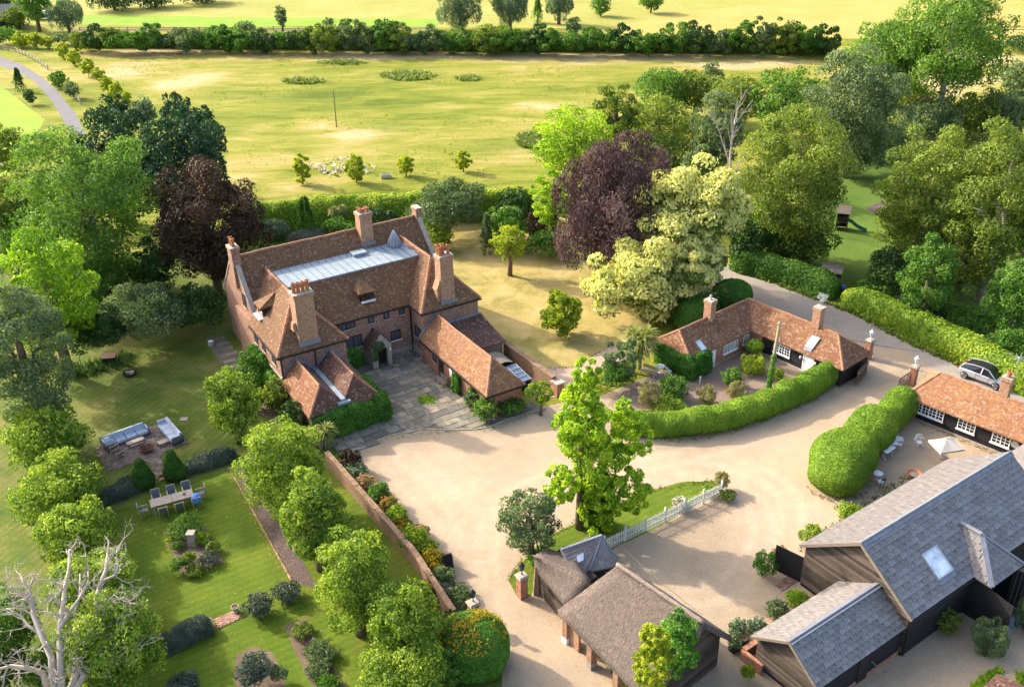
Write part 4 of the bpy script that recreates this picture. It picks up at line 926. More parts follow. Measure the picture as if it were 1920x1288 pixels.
# low red range along the court
ez2, rz2 = 2.2, 4.25
m = MB(); m.box(.12, -13.6, 0, 3.3, -2.08, ez2 + .02); m.add([(.1, -2.4, ez2), (3.4, -2.4, ez2), (1.7, -2.4, rz2 - .1), (.1, -11.5, ez2), (3.4, -11.5, ez2), (1.7, -11.5, rz2 - .1)], [(0, 1, 2), (4, 3, 5), (0, 3, 4, 1), (1, 4, 5, 2), (3, 0, 2, 5)]); rr = part('range_wall', m, M['brick_red'], house)
for pl, mt in (([(-.12, -2.12, ez2), (-.12, -13.85, ez2), (1.65, -11.75, rz2), (1.65, -2.12, rz2)], 'tile_orange'), ([(3.5, -13.85, ez2), (3.5, -2.12, ez2), (1.65, -2.12, rz2), (1.65, -11.75, rz2)], 'tile'), ([(-.12, -13.85, ez2), (3.5, -13.85, ez2), (1.65, -11.75, rz2)], 'tile_orange')):
    part('range_roof', sag(MB().slab(pl, .1), .05, 5, .5), M[mt], rr)
ridge_tiles([((1.65, -2.2, rz2), (1.65, -11.75, rz2)), ((-.12, -13.85, ez2), (1.65, -11.75, rz2)), ((3.5, -13.85, ez2), (1.65, -11.75, rz2))], 'ridge', rr, .12)
m = MB(); m.bar((-.1, -2.17, ez2 + .12), (1.65, -2.17, rz2 + .1), .12, .16); m.bar((1.65, -2.17, rz2 + .1), (3.4, -2.17, ez2 + .15), .12, .16); part('flashing', m, M['lead'], rr)
m = MB(); m.bar((-.2, -2.2, ez2 - .12), (-.2, -13.9, ez2 - .12), .1); m.bar((-.2, -13.9, ez2 - .12), (3.55, -13.9, ez2 - .12), .1); part('gutter', m, M['black'], rr)
m = MB(); m.tube([(.02, -7.9, 0), (.02, -7.9, ez2 - .1)], .05, 6); part('drainpipe', m, M['black'], rr)
m = MB(); m.box(.06, -6.1, 0, .13, -5.3, 1.95); part('door', m, M['darkdoor'], rr)
window(rr, (.12, -4.2), (0, -1), .7, 1.0, 1.8, 3, 3, (-1, 0))
m = MB(); m.box(.05, -7.75, .9, .13, -7.3, 1.85); part('white_notice', m, M['white'], rr)
# lean-to between range and garden wall
lt = part('leanto_roof', sag(MB().slab([(3.2, -6.3, 1.95), (6.35, -6.3, 1.95), (6.25, -2.12, 2.95), (3.2, -2.12, 2.95)], .1), .05, 4, .6), M['tile_dark'], house)
m = MB(); m.box(3.4, -6.0, 0, 6.1, -2.15, 1.95); part('leanto_wall', m, M['brick'], lt)
m = MB(); m.box(2.9, -2.17, 2.93, 6.2, -2.1, 3.12); part('flashing', m, M['lead'], lt)

# yard behind the range: bin store lid, blue covered crate
t = thing('yard_store', 'dark boarded store with curved lid in the yard behind the red tiled range', 'store', HF.w(4.6, -7.6), HF.rz)
m = MB(); m.box(-.8, -1.1, 0, .8, .9, 1.2); part('store_box', m, M['blackwood'], t)
m = MB()
for i in range(6): a0, a1 = i / 6, (i + 1) / 6; z = lambda q: 1.25 + .25 * math.sin(math.pi * q); m.slab([(-.9 + 1.8 * a0, -1.2, z(a0)), (-.9 + 1.8 * a1, -1.2, z(a1)), (-.9 + 1.8 * a1, 1.0, z(a1)), (-.9 + 1.8 * a0, 1.0, z(a0))], .05)
part('lid', m, M['oak'], t)
t = thing('cold_frame', 'blue glazed cold frame with white bars in the narrow yard behind the red tiled range', 'cold frame', HF.w(4.7, -10.3), HF.rz)
m = MB(); m.box(-.9, -1.2, 0, .9, 1.2, .8); part('frame_box', m, M['blackwood'], t)
m = MB(); m.slab([(-.95, -1.25, .85), (.95, -1.25, .85), (.95, 1.25, 1.15), (-.95, 1.25, 1.15)], .04); part('pane', m, M['blueglass'], t)
m = MB()
for v in (-1.2, -.6, 0, .6, 1.2): z = .88 + (v + 1.2) * .12; m.bar((-.95, v, z), (.95, v, z), .05)
for u in (-.9, 0, .9): m.bar((u, -1.2, .88), (u, 1.2, 1.17), .05)
part('glazing_bars', m, M['metal'], t)
# garden walls
def brickwall(name, a, b_, h, th, label, mat='brick_wall', cop='brick_wall', group=None):
    a = np.array(a); b_ = np.array(b_); L = np.linalg.norm(b_ - a); ang = math.atan2(b_[1] - a[1], b_[0] - a[0])
    t = thing(name, label, 'wall', (a[0], a[1], 0), ang, group)
    n = max(2, int(L / 1.2)); m = MB(); z = [h + .06 * mnoise.noise(Vector((i * .7, a[0], 1))) for i in range(n + 1)]
    for i in range(n):
        x0, x1 = L * i / n, L * (i + 1) / n
        m.add([(x0, -th / 2, 0), (x1, -th / 2, 0), (x1, th / 2, 0), (x0, th / 2, 0), (x0, -th / 2, z[i]), (x1, -th / 2, z[i + 1]), (x1, th / 2, z[i + 1]), (x0, th / 2, z[i])], [(0, 1, 5, 4), (2, 3, 7, 6), (4, 5, 6, 7)] + ([(3, 0, 4, 7)] if i == 0 else []) + ([(1, 2, 6, 5)] if i == n - 1 else []))
    part('wall_face', m, M[mat], t)
    k = int(L / .62)
    for i in range(k):
        x0 = L * i / k; zz = np.interp(x0 + .3, np.linspace(0, L, n + 1), z) + rnd.uniform(-.01, .015)
        q = MB(); q.box(x0 + .008, -th / 2 - .05 + rnd.uniform(-.015, .015), zz, x0 + L / k - .008, th / 2 + .05, zz + .07); part('coping_stone', q, M[cop], t)
    return t
wz = 1.35
A = at(612, 846, wz); B = at(850, 1143, wz); Cm = at(775, 1030, wz)
brickwall('garden_wall', A[:2], Cm[:2], wz - .07, .28, 'long brick garden wall behind the flower border, from the manor annex down the drive')
brickwall('garden_wall', Cm[:2], B[:2], wz - .1, .28, 'lower brick garden wall running down to the big golden topped bush')
P0 = HF.w(6.6, -5.8); P1 = HF.w(6.75, -13.3)
brickwall('yard_wall', P0[:2], P1[:2], 1.5, .4, 'mossy brick yard wall between the red tiled range and the parched lawn')
t = thing('gate_pier', 'broken brick pier with flat stone caps ending the mossy yard wall', 'pier', HF.w(6.8, -13.8), HF.rz)
m = MB(); m.box(-.35, -.35, 0, .35, .4, 1.25); part('pier_shaft', m, M['brick_red'], t); m = MB(); m.box(-.45, -.45, 1.25, .45, .1, 1.36); m.box(-.5, .15, 1.25, .3, .5, 1.33); part('cap_stone', m, M['stone'], t)
# flagged forecourt: every stone by itself
flags = thing('flagged_court', None, None, (HO[0], HO[1], 0.024), HF.rz); flags['kind'] = 'structure'
cpx = [(648, 846), (681, 840), (707.5, 826.6), (733.8, 816.7), (773, 809), (801.6, 805), (838.8, 806.5), (882.5, 805.8), (913, 802.5), (948, 787), (1025, 765)]
curve = [HF.at(*p)[:2] for p in cpx]; court = [(-7.2, .3), (.4, .3), (.35, -2.1), (.1, -2.1), (.1, -13.7), (4.3, -13.7), curve[-1]] + curve[::-1] + [(-13.0, -9.3), (-7.2, -9.0)]
sheet_pts = [HF.w(*p)[:2] for p in court]; sheet('paving_bed', sheet_pts, .026, M['paving_bed'], .02, .6, True)
def stone_mesh(mat, k):
    m = MB(); e = .035; v = []
    for (x, y) in ((-.5, -.5), (.5, -.5), (.5, .5), (-.5, .5)): v.append((x + rnd.uniform(-.03, .03), y + rnd.uniform(-.03, .03), 0))
    tp = [(x * (1 - e), y * (1 - e), 1 + rnd.uniform(-.12, .12)) for x, y, z in v]
    m.add(v + tp, [(4, 5, 6, 7), (0, 1, 5, 4), (1, 2, 6, 5), (2, 3, 7, 6), (3, 0, 4, 7)]); return m.mesh('flagstone', M[mat], uv=False)
fm = [stone_mesh(mt, k) for k in range(4) for mt in ('flag', 'flag', 'flag2', 'flag3')]
v = .2; nst = 0
while v > -17.5 and nst < 296:
    hgt_ = rnd.uniform(.55, .95); u = -13.5 + rnd.uniform(-.4, 0)
    while u < 5:
        wd = rnd.uniform(.55, 1.35); c = np.array([[u + wd / 2, v - hgt_ / 2]])
        if inpoly(c, court)[0] and nst < 296 and rnd.random() > .03 and not (-4.4 < c[0][0] < -2.4 and c[0][1] > -1.4):
            M_ = Matrix.Translation((u + wd / 2, v - hgt_ / 2, 0)) @ Matrix.Rotation(rnd.uniform(-.02, .02), 4, 'Z') @ Matrix.Diagonal((wd - .035, hgt_ - .035, .045 + rnd.uniform(-.012, .012), 1))
            inst('flagstone', rnd.choice(fm), flags, M_); nst += 1
        u += wd
    v -= hgt_
# kerb course at the front edge of the court
cs = resample([np.array([*HF.w(*p)[:2], 0]) for p in curve], .45); m = MB()
for a, c in zip(cs, cs[1:]):
    d = (c - a); m.bar((a[0], a[1], .03), (a[0] + d[0] * .95, a[1] + d[1] * .95, .03), .1, .09)
kb = part('paving_kerb', m, M['stone'], None); kb['kind'] = 'structure'
gp = np.array([at(x, y) for x, y in zip(rng.uniform(785, 815, 120), rng.uniform(744, 757, 120))]); tufts('grass_patch', gp, .16, 'bright', 'bright green grass tuft growing through the flagstones', 'grass', 'stuff', 6, .2)
t = thing('garden_bench', 'weathered slatted bench against the red tiled range', 'bench', HF.w(-.35, -6.9), HF.rz)
m = MB()
for i in range(4): m.box(-.42 + i * .12, -.7, .42, -.32 + i * .12, .7, .46)
part('seat', m, M['oak'], t); m = MB()
for i in range(3): m.box(.06, -.7, .52 + i * .13, .1, .7, .62 + i * .13)
part('backrest', m, M['oak'], t)
for (u, v) in ((-.38, -.62), (-.38, .62), (.06, -.62), (.06, .62)): m = MB(); m.box(u - .03, v - .03, 0, u + .03, v + .03, .42 if u < 0 else .9); part('leg', m, M['oak'], t)

# ------------------------------------------------------------------ L-shaped cottage
CO = at(1429.2, 659.5)[:2]; CF = Frame(CO, 140.8)
cot = thing('cottage', 'low L-shaped cottage with lichened tile roof and one black boarded wing', 'cottage', (CO[0], CO[1], 0), CF.rz)
ce, cr, vr, ur = 1.9, 3.6, 1.78, -3.35
m = MB(); m.box(-5.3, -.25, 0, -.001, 3.8, ce); m.box(-5.2, -8.4, 0, -1.15, -.25, ce); part('wall', m, M['brick_red'], cot)
m = MB(); m.box(0, -.2, .12, 8.1, 3.7, ce); part('wall', m, M['blackwood'], cot, 'black boarded wall')
for j in range(9): m = MB(); z = .2 + j * .18; m.add([(0.9, -.2, z), (8.1, -.2, z), (8.1, -.2, z + .17), (0.9, -.2, z + .17), (0.9, -.235, z), (8.1, -.235, z), (8.1, -.205, z + .17), (.9, -.205, z + .17)], [(4, 5, 6, 7), (0, 1, 5, 4), (7, 6, 2, 3), (1, 2, 6, 5), (3, 0, 4, 7)]); part('weatherboard', m, M['board_black'], cot)
m = MB(); m.box(0, -.3, 0, 4.3, -.2, .14); m.box(-1.25, -8.3, 0, -1.13, -.5, .12); part('plinth', m, M['stone'], cot)
for pl, mt in (([(-1.0, -.5, ce), (8.35, -.5, ce), (6.1, vr, cr), (ur, vr, cr)], 'tile_cot'), ([(8.35, -.5, ce), (8.35, 4.0, ce), (6.1, vr, cr)], 'tile_cot'), ([(8.35, 4.0, ce), (-5.5, 4.0, ce), (ur, vr, cr), (6.1, vr, cr)], 'tile_cot'),
               ([(-1.0, -8.7, ce), (-1.0, -.5, ce), (ur, vr, cr), (ur, -7.7, cr)], 'tile_cot'), ([(-5.6, 4.0, ce), (-5.6, -8.5, ce), (ur, -7.7, cr), (ur, vr, cr)], 'tile_cot'), ([(-5.6, -8.7, ce), (-1.0, -8.7, ce), (ur, -7.7, cr)], 'tile_cot')):
    part('roof', sag(MB().slab(pl, .1), .07, 6, .55), M[mt], cot)
ridge_tiles([((ur, -7.7, cr), (ur, vr, cr)), ((ur, vr, cr), (6.1, vr, cr)), ((8.35, -.5, ce), (6.1, vr, cr)), ((-1.0, -8.7, ce), (ur, -7.7, cr)), ((-5.6, -8.6, ce), (ur, -7.7, cr))], 'ridge', cot, .12)
chimney(cot, -3.75, -2.95, -4.1, -3.4, 2.9, 5.15, 'brick_warm'); k1 = [o for o in cot.children if o.name.startswith('chimney')][-1]; flashing(k1, -2.95, -2.9, -3.9, 3.35)
m = MB(); m.lathe([(.1, 0), (.12, .12), (.05, .16), (.14, .3), (.12, .42), (.0, .48)], 8, (-3.35, -3.75, 5.2)); part('chimney_pot', m, M['metal'], k1)
k2 = chimney(cot, 3.55, 4.3, 1.5, 2.2, 2.9, 5.3, 'brick_warm')
m = MB(); m.tube([(4.2, 1.55, 4.0), (4.2, 1.55, 6.6)], .025, 5); m.bar((3.8, 1.55, 6.5), (4.7, 1.55, 6.6), .03)
for i in range(7): u = 3.85 + i * .13; m.bar((u, 1.3, 6.52), (u, 1.8, 6.52), .018); m.bar((u, 1.4, 6.25), (u, 1.7, 6.75), .018)
m.box(4.05, 1.45, 5.9, 4.35, 1.7, 6.15); part('aerial', m, M['steel'], k2)
W_ = dict(fm='white', gm='glass', sill='white', fw=.07, bw=.04)
window(cot, (-1.15, -4.15), (0, 1), 1.9, .75, 1.62, 8, 4, (1, 0), lights=4, **W_); window(cot, (-1.15, -1.45), (0, 1), .8, .75, 1.62, 3, 4, (1, 0), lights=1, **W_)
window(cot, (1.3, -.24), (1, 0), 1.7, .72, 1.6, 6, 3, F_, lights=3, **W_); window(cot, (6.15, -.24), (1, 0), 1.3, .75, 1.6, 4, 3, F_, lights=2, **W_)
m = MB(); m.box(4.5, -.29, .05, 5.35, -.22, 1.78); m.box(4.35, -.31, 0, 4.47, -.21, 1.82); m.box(5.38, -.31, 0, 5.44, -.21, 1.82); part('door', m, M['white'], cot)
m = MB(); m.box(.15, -.28, .15, .85, -.21, 1.75); part('door', m, M['blackwood'], cot, 'black door')
m = MB(); m.box(-1.16, -6.1, .05, -1.08, -5.3, 1.75); part('door', m, M['white'], cot)
for u in (4.15, 5.65): m = MB(); m.bar((u, -.26, 1.35), (u, -.4, 1.4), .05); m.lathe([(.05, 0), (.1, .08), (.08, .24), (.0, .3)], 8, (u, -.4, 1.2)); part('wall_lamp', m, M['white'], cot)
def rooflight(parent, c, ax, up, w_, h_, nrm):
    c, ax, up, nr = Vector(c), Vector(ax).normalized(), Vector(up).normalized(), Vector(nrm).normalized()
    def bx(m, a0, a1, h0, h1, d0, d1):
        p = [c + ax * a + up * h + nr * d for d in (d0, d1) for (a, h) in ((a0, h0), (a1, h0), (a1, h1), (a0, h1))]
        m.add(p, [(3, 2, 1, 0), (4, 5, 6, 7), (0, 1, 5, 4), (1, 2, 6, 5), (2, 3, 7, 6), (3, 0, 4, 7)])
    m = MB(); e = .07; W, H_ = w_ / 2, h_ / 2
    bx(m, -W - e, -W, -H_ - e, H_ + e, -.02, .12); bx(m, W, W + e, -H_ - e, H_ + e, -.02, .12); bx(m, -W, W, H_, H_ + e, -.02, .12); bx(m, -W, W, -H_ - e, -H_, -.02, .12)
    rl = part('rooflight', m, M['metal'], parent); m = MB(); bx(m, -W, W, -H_, H_, -.02, .08); part('pane', m, M['skyglass'], rl)
    m = MB(); bx(m, -W - e, W + e, -H_ - e - .3, -H_ - e - .004, .02, .05); part('apron', m, M['lead'], rl)
sl1 = Vector((1, 0, 0)); upg = Vector((-(ur + 1.0) * -1, 0, cr - ce)); upg = Vector((ur + 1.0, 0, cr - ce))
c_ = CF.at(1314, 641, 2.75); rooflight(cot, (c_[0], c_[1], cr - (c_[0] - ur) * (cr - ce) / (-1.0 - ur) + .0), (0, 1, 0), upg, .55, .9, (cr - ce, 0, 1.0 * (-1.0 - ur)))
upe = Vector((0, vr + .5, cr - ce)); c_ = CF.at(1524, 641, 2.7); rooflight(cot, (c_[0], c_[1], ce + (c_[1] + .5) * (cr - ce) / (vr + .5)), (1, 0, 0), upe, .62, 1.05, (0, -(cr - ce), vr + .5))
# gate, pier and lantern at the end of the cottage
def lantern(parent, z, mat='black'):
    m = MB(); m.lathe([(.05, z), (.03, z + .15), (.03, z + .28), (.1, z + .32)], 8); m.lathe([(.17, z + .66), (.21, z + .68), (.06, z + .85), (.03, z + .92), (0, z + .95)], 6)
    for k in range(6): a = k * math.pi / 3; m.bar((.1 * math.cos(a), .1 * math.sin(a), z + .3), (.16 * math.cos(a), .16 * math.sin(a), z + .68), .022)
    l = part('lantern', m, M[mat], parent); q = MB(); q.lathe([(.085, z + .32), (.14, z + .66)], 6); part('pane', q, M['blueglass' if mat == 'black' else 'skyglass'], l)
def pier(px_, h, w_, label, mat='brick_red', az=58.4, lan='black', name='gate_pier'):
    p = at(*px_); t = thing(name, label, 'gate pier', (p[0], p[1], 0), R(90 - az)); k = w_ / 2
    m = MB(); m.box(-k, -k, 0, k, k, h - .18); m.box(-k - .04, -k - .04, h - .18, k + .04, k + .04, h - .08); part('pier_shaft', m, M[mat], t)
    m = MB(); m.taper(-k - .1, -k - .1, h - .08, k + .1, k + .1, h + .05, .75); part('cap_stone', m, M['stone'], t)
    if lan: lantern(t, h + .05, lan)
    return t
pier((1626, 672), 1.9, .5, 'brick gate pier with white lantern behind the cottage wooden gate', lan='white')
pier((1709, 722), 1.85, .5, 'orange brick gate pier with gilt lantern beside the iron gate', 'brick_red', 47, 'white')
pier((979, 1118), 1.75, .52, 'brick gate pier with black lantern against the thatched barn')
pier((889, 1168), 1.7, .52, 'brick gate pier with black lantern and round stone cap above the golden bush')
g0 = CF.w(8.4, 3.3); t = thing('timber_gate', 'tall dark slatted timber gate standing open at the cottage end', 'gate', g0, CF.rz + R(-78))
for i in range(9): m = MB(); m.box(.1 + i * .26, -.03, .08, .32 + i * .26, .03, 1.45 + .1 * math.sin(i * .4)); part('gate_board', m, M['brownwood'], t)
m = MB()
for z in (.3, 1.2): m.box(0, .03, z, 2.5, .09, z + .12)
m.bar((.05, .06, .35), (2.4, .06, 1.25), .1, .05); part('gate_rail', m, M['oak'], t)
p = at(1700, 722); t = thing('iron_gate', 'black iron gate folded back against the orange brick pier', 'gate', (p[0], p[1], 0), R(-140))
m = MB(); m.box(0, -.02, .1, 1.5, .02, .14); m.box(0, -.02, 1.15, 1.5, .02, 1.19); m.box(0, -.02, .1, .04, .02, 1.3); m.box(1.46, -.02, .1, 1.5, .02, 1.2); part('gate_frame', m, M['black'], t)
for i in range(10): m = MB(); x = .14 + i * .14; m.box(x, -.012, .12, x + .025, .012, 1.25); part('gate_bar', m, M['black'], t)

# ------------------------------------------------------------------ low range on the right
LO_ = at(1706.4, 781.5)[:2]; LF = Frame(LO_, 137.3)
low = thing('garden_range', 'long low black boarded outbuilding with orange clay tile roof and white multi-pane windows', 'outbuilding', (LO_[0], LO_[1], 0), LF.rz)
le, lr_, lv = 1.85, 3.5, 2.2
m = MB(); m.box(-.3, 0, 0, 13, 4.4, le); part('wall', m, M['blackwood'], low)
for j in range(9): m = MB(); z = .18 + j * .18; m.add([(-.3, 0, z), (13, 0, z), (13, 0, z + .17), (-.3, 0, z + .17), (-.3, -.04, z), (13, -.04, z), (13, -.006, z + .17), (-.3, -.006, z + .17)], [(4, 5, 6, 7), (0, 1, 5, 4), (7, 6, 2, 3), (3, 0, 4, 7)]); part('weatherboard', m, M['board_black'], low)
m = MB(); m.box(-.35, -.12, 0, 13, 0, .13); part('plinth', m, M['stone'], low)
for pl in ([(-.65, -.38, le), (13.4, -.38, le), (13.4, lv, lr_), (.75, lv, lr_)], [(13.4, 4.8, le), (-.95, 4.8, le), (.75, lv, lr_), (13.4, lv, lr_)], [(-.95, 4.8, le), (-.65, -.38, le), (.75, lv, lr_)]):
    part('roof', sag(MB().slab(pl, .1), .06, 7, .5), M['tile_orange'], low)
ridge_tiles([((.75, lv, lr_), (13.4, lv, lr_)), ((-.65, -.38, le), (.75, lv, lr_)), ((-.95, 4.8, le), (.75, lv, lr_))], 'ridge', low, .12)
window(low, (.2, -.045), (1, 0), 2.35, .72, 1.62, 8, 3, F_, lights=4, **W_); window(low, (3.65, -.045), (1, 0), 1.35, .72, 1.62, 4, 3, F_, lights=2, **W_); window(low, (6.25, -.045), (1, 0), 1.35, .72, 1.62, 4, 3, F_, lights=2, **W_); window(low, (8.9, -.045), (1, 0), 1.2, .72, 1.62, 4, 3, F_, lights=2, **W_)
m = MB()
for r_ in (.3,): m.lathe([(.02, 0), (.28, .02), (.3, .05), (.28, .07)], 12)
m.V = [(x + 7.95, -.06 - z, y + 1.25) for x, y, z in m.V]; part('wall_disc', m, M['metal'], low)
k3 = chimney(low, 5.25, 5.95, 2.1, 2.75, 2.6, 5.0, 'brick_warm', [(5.6, 2.4)], .6, pot_r=.2)
m = MB(); m.tube([(5.9, 2.7, 4.6), (5.9, 2.7, 6.6)], .022, 5)
for k in range(8): a = k * math.pi / 4; m.bar((5.9, 2.7, 6.6), (5.9 + .55 * math.cos(a), 2.7 + .3 * math.sin(a), 6.6 + .4 * math.sin(a)), .02)
m.bar((4.9, 2.7, 6.75), (6.9, 2.7, 6.45), .03); m.lathe([(.02, 6.5), (.14, 6.55), (.14, 6.7), (.02, 6.75)], 8, (5.9, 2.7, 0)); part('aerial', m, M['steel'], k3)
# ------------------------------------------------------------------ slate barns
BO = at(1501, 1103.5)[:2]; BF = Frame(BO, 55.4)
barn = thing('slate_barn', 'large black weatherboarded barn with grey slate roof, big rooflight and hipped cart porch', 'barn', (BO[0], BO[1], 0), BF.rz)
SLM = {}
def slate_mesh(mat):
    m = MB(); m.add([(-.5, 0, 0), (.5, 0, 0), (.5, 1, 0), (-.5, 1, 0), (-.5, 0, 1), (.5, 0, 1), (.5, 1, .15), (-.5, 1, .15)], [(4, 5, 6, 7), (0, 1, 5, 4), (1, 2, 6, 5), (3, 0, 4, 7)]); return m.mesh('slate', M[mat], uv=True)
def slating(parent, O, ux, up, L, S, wd, hg, mat, limit=300, holes=(), nm='slate', lo=0, tri=None):
    """courses of slates over a slope: O lower-left corner, ux along the eave, up along the slope"""
    O, ux, up = Vector(O), Vector(ux).normalized(), Vector(up).normalized(); nr = ux.cross(up)
    if mat not in SLM: SLM[mat] = slate_mesh(mat)
    if 'slate_wash' not in SLM: SLM['slate_wash'] = slate_mesh('slate_wash')
    me = SLM[mat]; cells = []
    nr_ = int(S / hg); nc = int(L / wd) + 1
    for j in range(nr_ + 1):
        for i in range(nc + 1):
            x = (i + (.5 if j % 2 else 0)) * wd; y = j * hg; w_ = wd
            x0, x1 = max(0, x - wd / 2), min(L, x + wd / 2)
            if x1 - x0 < .08 or y >= S - .05: continue
            h = min(hg * 1.12, S - y); cx, cy = (x0 + x1) / 2, y + h / 2
            if any(a < cx < b and c < cy < d for a, b, c, d in holes): continue
            if tri and not tri(cx, cy): continue
            cells.append((cx, y, x1 - x0, h))
    cells.sort(key=lambda q: (O + ux * q[0] + up * q[1]).x if lo == 0 else -q[1])
    joined = MB()
    for k, (cx, y, w_, h) in enumerate(cells):
        p = O + ux * cx + up * y + nr * rnd.uniform(.0, .014); a = rnd.uniform(-.018, .018)
        X = ux * math.cos(a) + up * math.sin(a); Yv = up * math.cos(a) - ux * math.sin(a)
        Mx = Matrix(((X.x * (w_ - .03), Yv.x * h, nr.x * .045, p.x), (X.y * (w_ - .03), Yv.y * h, nr.y * .045, p.y), (X.z * (w_ - .03), Yv.z * h, nr.z * .045, p.z), (0, 0, 0, 1)))
        if k < limit: inst(nm, SLM['slate_wash'] if (mat == 'slate' and S > 2.4 and S - y < .62) else me, parent, Mx)
        else: joined.add([Mx @ v.co for v in me.vertices], [tuple(f.vertices) for f in me.polygons])
    if joined.V: part(nm + 's_beyond', joined, M[mat], parent, kind='stuff')
be, br, bv0, bv1, bvr = 3.1, 5.9, .5, -7.25, -3.38; BL = 15.2
m = MB(); m.box(.25, -7.0, 0, BL, .25, be); m.add([(.25, -7.0, be), (.25, .25, be), (.25, bvr, br - .12), (BL, -7.0, be), (BL, .25, be), (BL, bvr, br - .12)], [(0, 2, 1), (3, 4, 5), (0, 3, 5, 2), (1, 2, 5, 4)]); part('wall', m, M['blackwood'], barn)
def gable_boards(parent, u, v0, v1, vr, ze, zr, n, mat='board', zb=.3):
    hb = (zr - zb) / n
    for j in range(n):
        z0, z1 = zb + j * hb, zb + (j + .8) * hb  # board stops short: dark wall strip left bare to imitate the lap shadow
        def lim(z):
            if z <= ze: return v0, v1
            k = (z - ze) / (zr - ze); return v0 + (vr - v0) * k, v1 + (vr - v1) * k
        a0, a1 = lim(z0); b0, b1 = lim(z1)
        if abs(a1 - a0) < .1: continue
        m = MB(); m.add([(u - .075, a0, z0), (u - .075, a1, z0), (u - .008, b1, z1), (u - .008, b0, z1), (u, a0, z0), (u, a1, z0), (u, b1, z1), (u, b0, z1)], [(0, 1, 2, 3)[::-1] if v1 > v0 else (0, 1, 2, 3), (0, 4, 5, 1) if v1 > v0 else (1, 5, 4, 0), (2, 3, 7, 6), (0, 3, 7, 4), (1, 5, 6, 2)]); part('weatherboard', m, M[mat], parent)
gable_boards(barn, .25, -7.0, .25, bvr, be, br - .15, 26)
def long_boards(parent, v, u0, u1, z0, z1, n, mat='board_black'):
    hb = (z1 - z0) / n
    for j in range(n):
        a, b = z0 + j * hb, z0 + (j + 1) * hb - .004
        m = MB(); m.add([(u0, v - .045, a), (u1, v - .045, a), (u1, v - .008, b), (u0, v - .008, b), (u0, v, a), (u1, v, a), (u1, v, b), (u0, v, b)], [(0, 1, 2, 3), (1, 0, 4, 5), (3, 2, 6, 7), (0, 3, 7, 4), (1, 5, 6, 2)]); part('weatherboard', m, M[mat], parent)
long_boards(barn, -7.0, .2, 6.1, .3, be - .05, 16)
# roof decks, slates and ridge
def deck(parent, pl): part('roof_deck', MB().slab(pl, .12), M['blackwood'], parent)
deck(barn, [(0, bv1, be), (BL, bv1, be), (BL, bvr, br), (0, bvr, br)]); part('roof_deck', MB().slab([(BL, bv0, be), (0, bv0, be), (0, bvr, br), (BL, bvr, br)], .12), M['slate_pale'], barn)
Sn = math.hypot(bvr - bv1, br - be); Sf = math.hypot(bvr - bv0, br - be)
slating(barn, (0, bv1, be + .01), (1, 0, 0), (0, bvr - bv1, br - be), BL, Sn - .1, .56, .36, 'slate', 300, holes=[(3.4, 4.7, .75, 2.4)])
slating(barn, (BL, bv0, be + .01), (-1, 0, 0), (0, bvr - bv0, br - be), BL, Sf - .1, .62, .42, 'slate_pale', 0)
m = MB()
for s_ in (-1, 1): m.slab([(-.03, bvr + s_ * .02 - (.22 if s_ < 0 else 0), br - (.16 if s_ < 0 else 0) + .07), (15.25, bvr + s_ * .02 - (.22 if s_ < 0 else 0), br - (.16 if s_ < 0 else 0) + .07), (15.25, bvr + (.22 if s_ > 0 else 0), br - (.16 if s_ > 0 else 0) + .07), (-.03, bvr + (.22 if s_ > 0 else 0), br - (.16 if s_ > 0 else 0) + .07)], .05)
m.tube([(-.05, bvr, br + .06), (15.25, bvr, br + .06)], .07, 8); part('lead_ridge', m, M['lead'], barn)
m = MB(); m.bar((-.02, bv1 - .02, be - .02), (-.02, bvr, br - .02), .09, .2); m.bar((-.02, bv0 + .02, be - .02), (-.02, bvr, br - .02), .09, .2); part('bargeboard', m, M['oak'], barn)
m = MB(); m.bar((0, bv1 - .06, be - .1), (6, bv1 - .06, be - .1), .12); part('gutter', m, M['black'], barn)
m = MB(); m.tube([(.2, -7.12, .2), (.2, -7.12, be - .1)], .055, 6); part('drainpipe', m, M['black'], barn)
kk = (br - be) / (bvr - bv1); nrm_n = Vector((0, -(br - be), bvr - bv1)).normalized(); upn = Vector((0, bvr - bv1, br - be)).normalized()
yy = bv1 + (1.75 / Sn) * (bvr - bv1); rooflight(barn, Vector((4.05, yy, be + (yy - bv1) * kk)) + nrm_n * .03, (1, 0, 0), upn, 1.35, 1.5, nrm_n)
# hipped cart porch
pe, pz, pv0, pv1, pu0, pu1, pc = 3.08, 4.75, -8.35, -4.8, 5.95, 9.35, 7.65
m = MB(); m.slab([(pu0, -7.1, pe), (pu0, pv0, pe), (pc, -6.3, pz), (pc, pv1, pz)], .08); m.slab([(pu1, pv0, pe), (pu1, -7.1, pe), (pc, pv1, pz), (pc, -6.3, pz)], .08); m.slab([(pu0, pv0, pe), (pu1, pv0, pe), (pc, -6.3, pz)], .08); cpo = part('cart_porch', m, M['slate'], barn)
Lh = 1.7; So = math.hypot(Lh, pz - pe)
slating(cpo, (pu0, pv0, pe + .01), (1, 0, 0), (0, -6.3 - pv0, pz - pe), pu1 - pu0, math.hypot(-6.3 - pv0, pz - pe) - .1, .42, .34, 'slate', 300, tri=lambda x, y: abs(x - 1.7) < 1.6 * (1 - y / 2.75))
slating(cpo, (pu0, -4.0, pe + .01), (0, -1, 0), (pc - pu0, 0, pz - pe), 4.3, So - .1, .42, .36, 'slate_pale', 300, tri=lambda x, y: x < 4.2 - y * .86 and x > 3.0 - y * 1.5 )
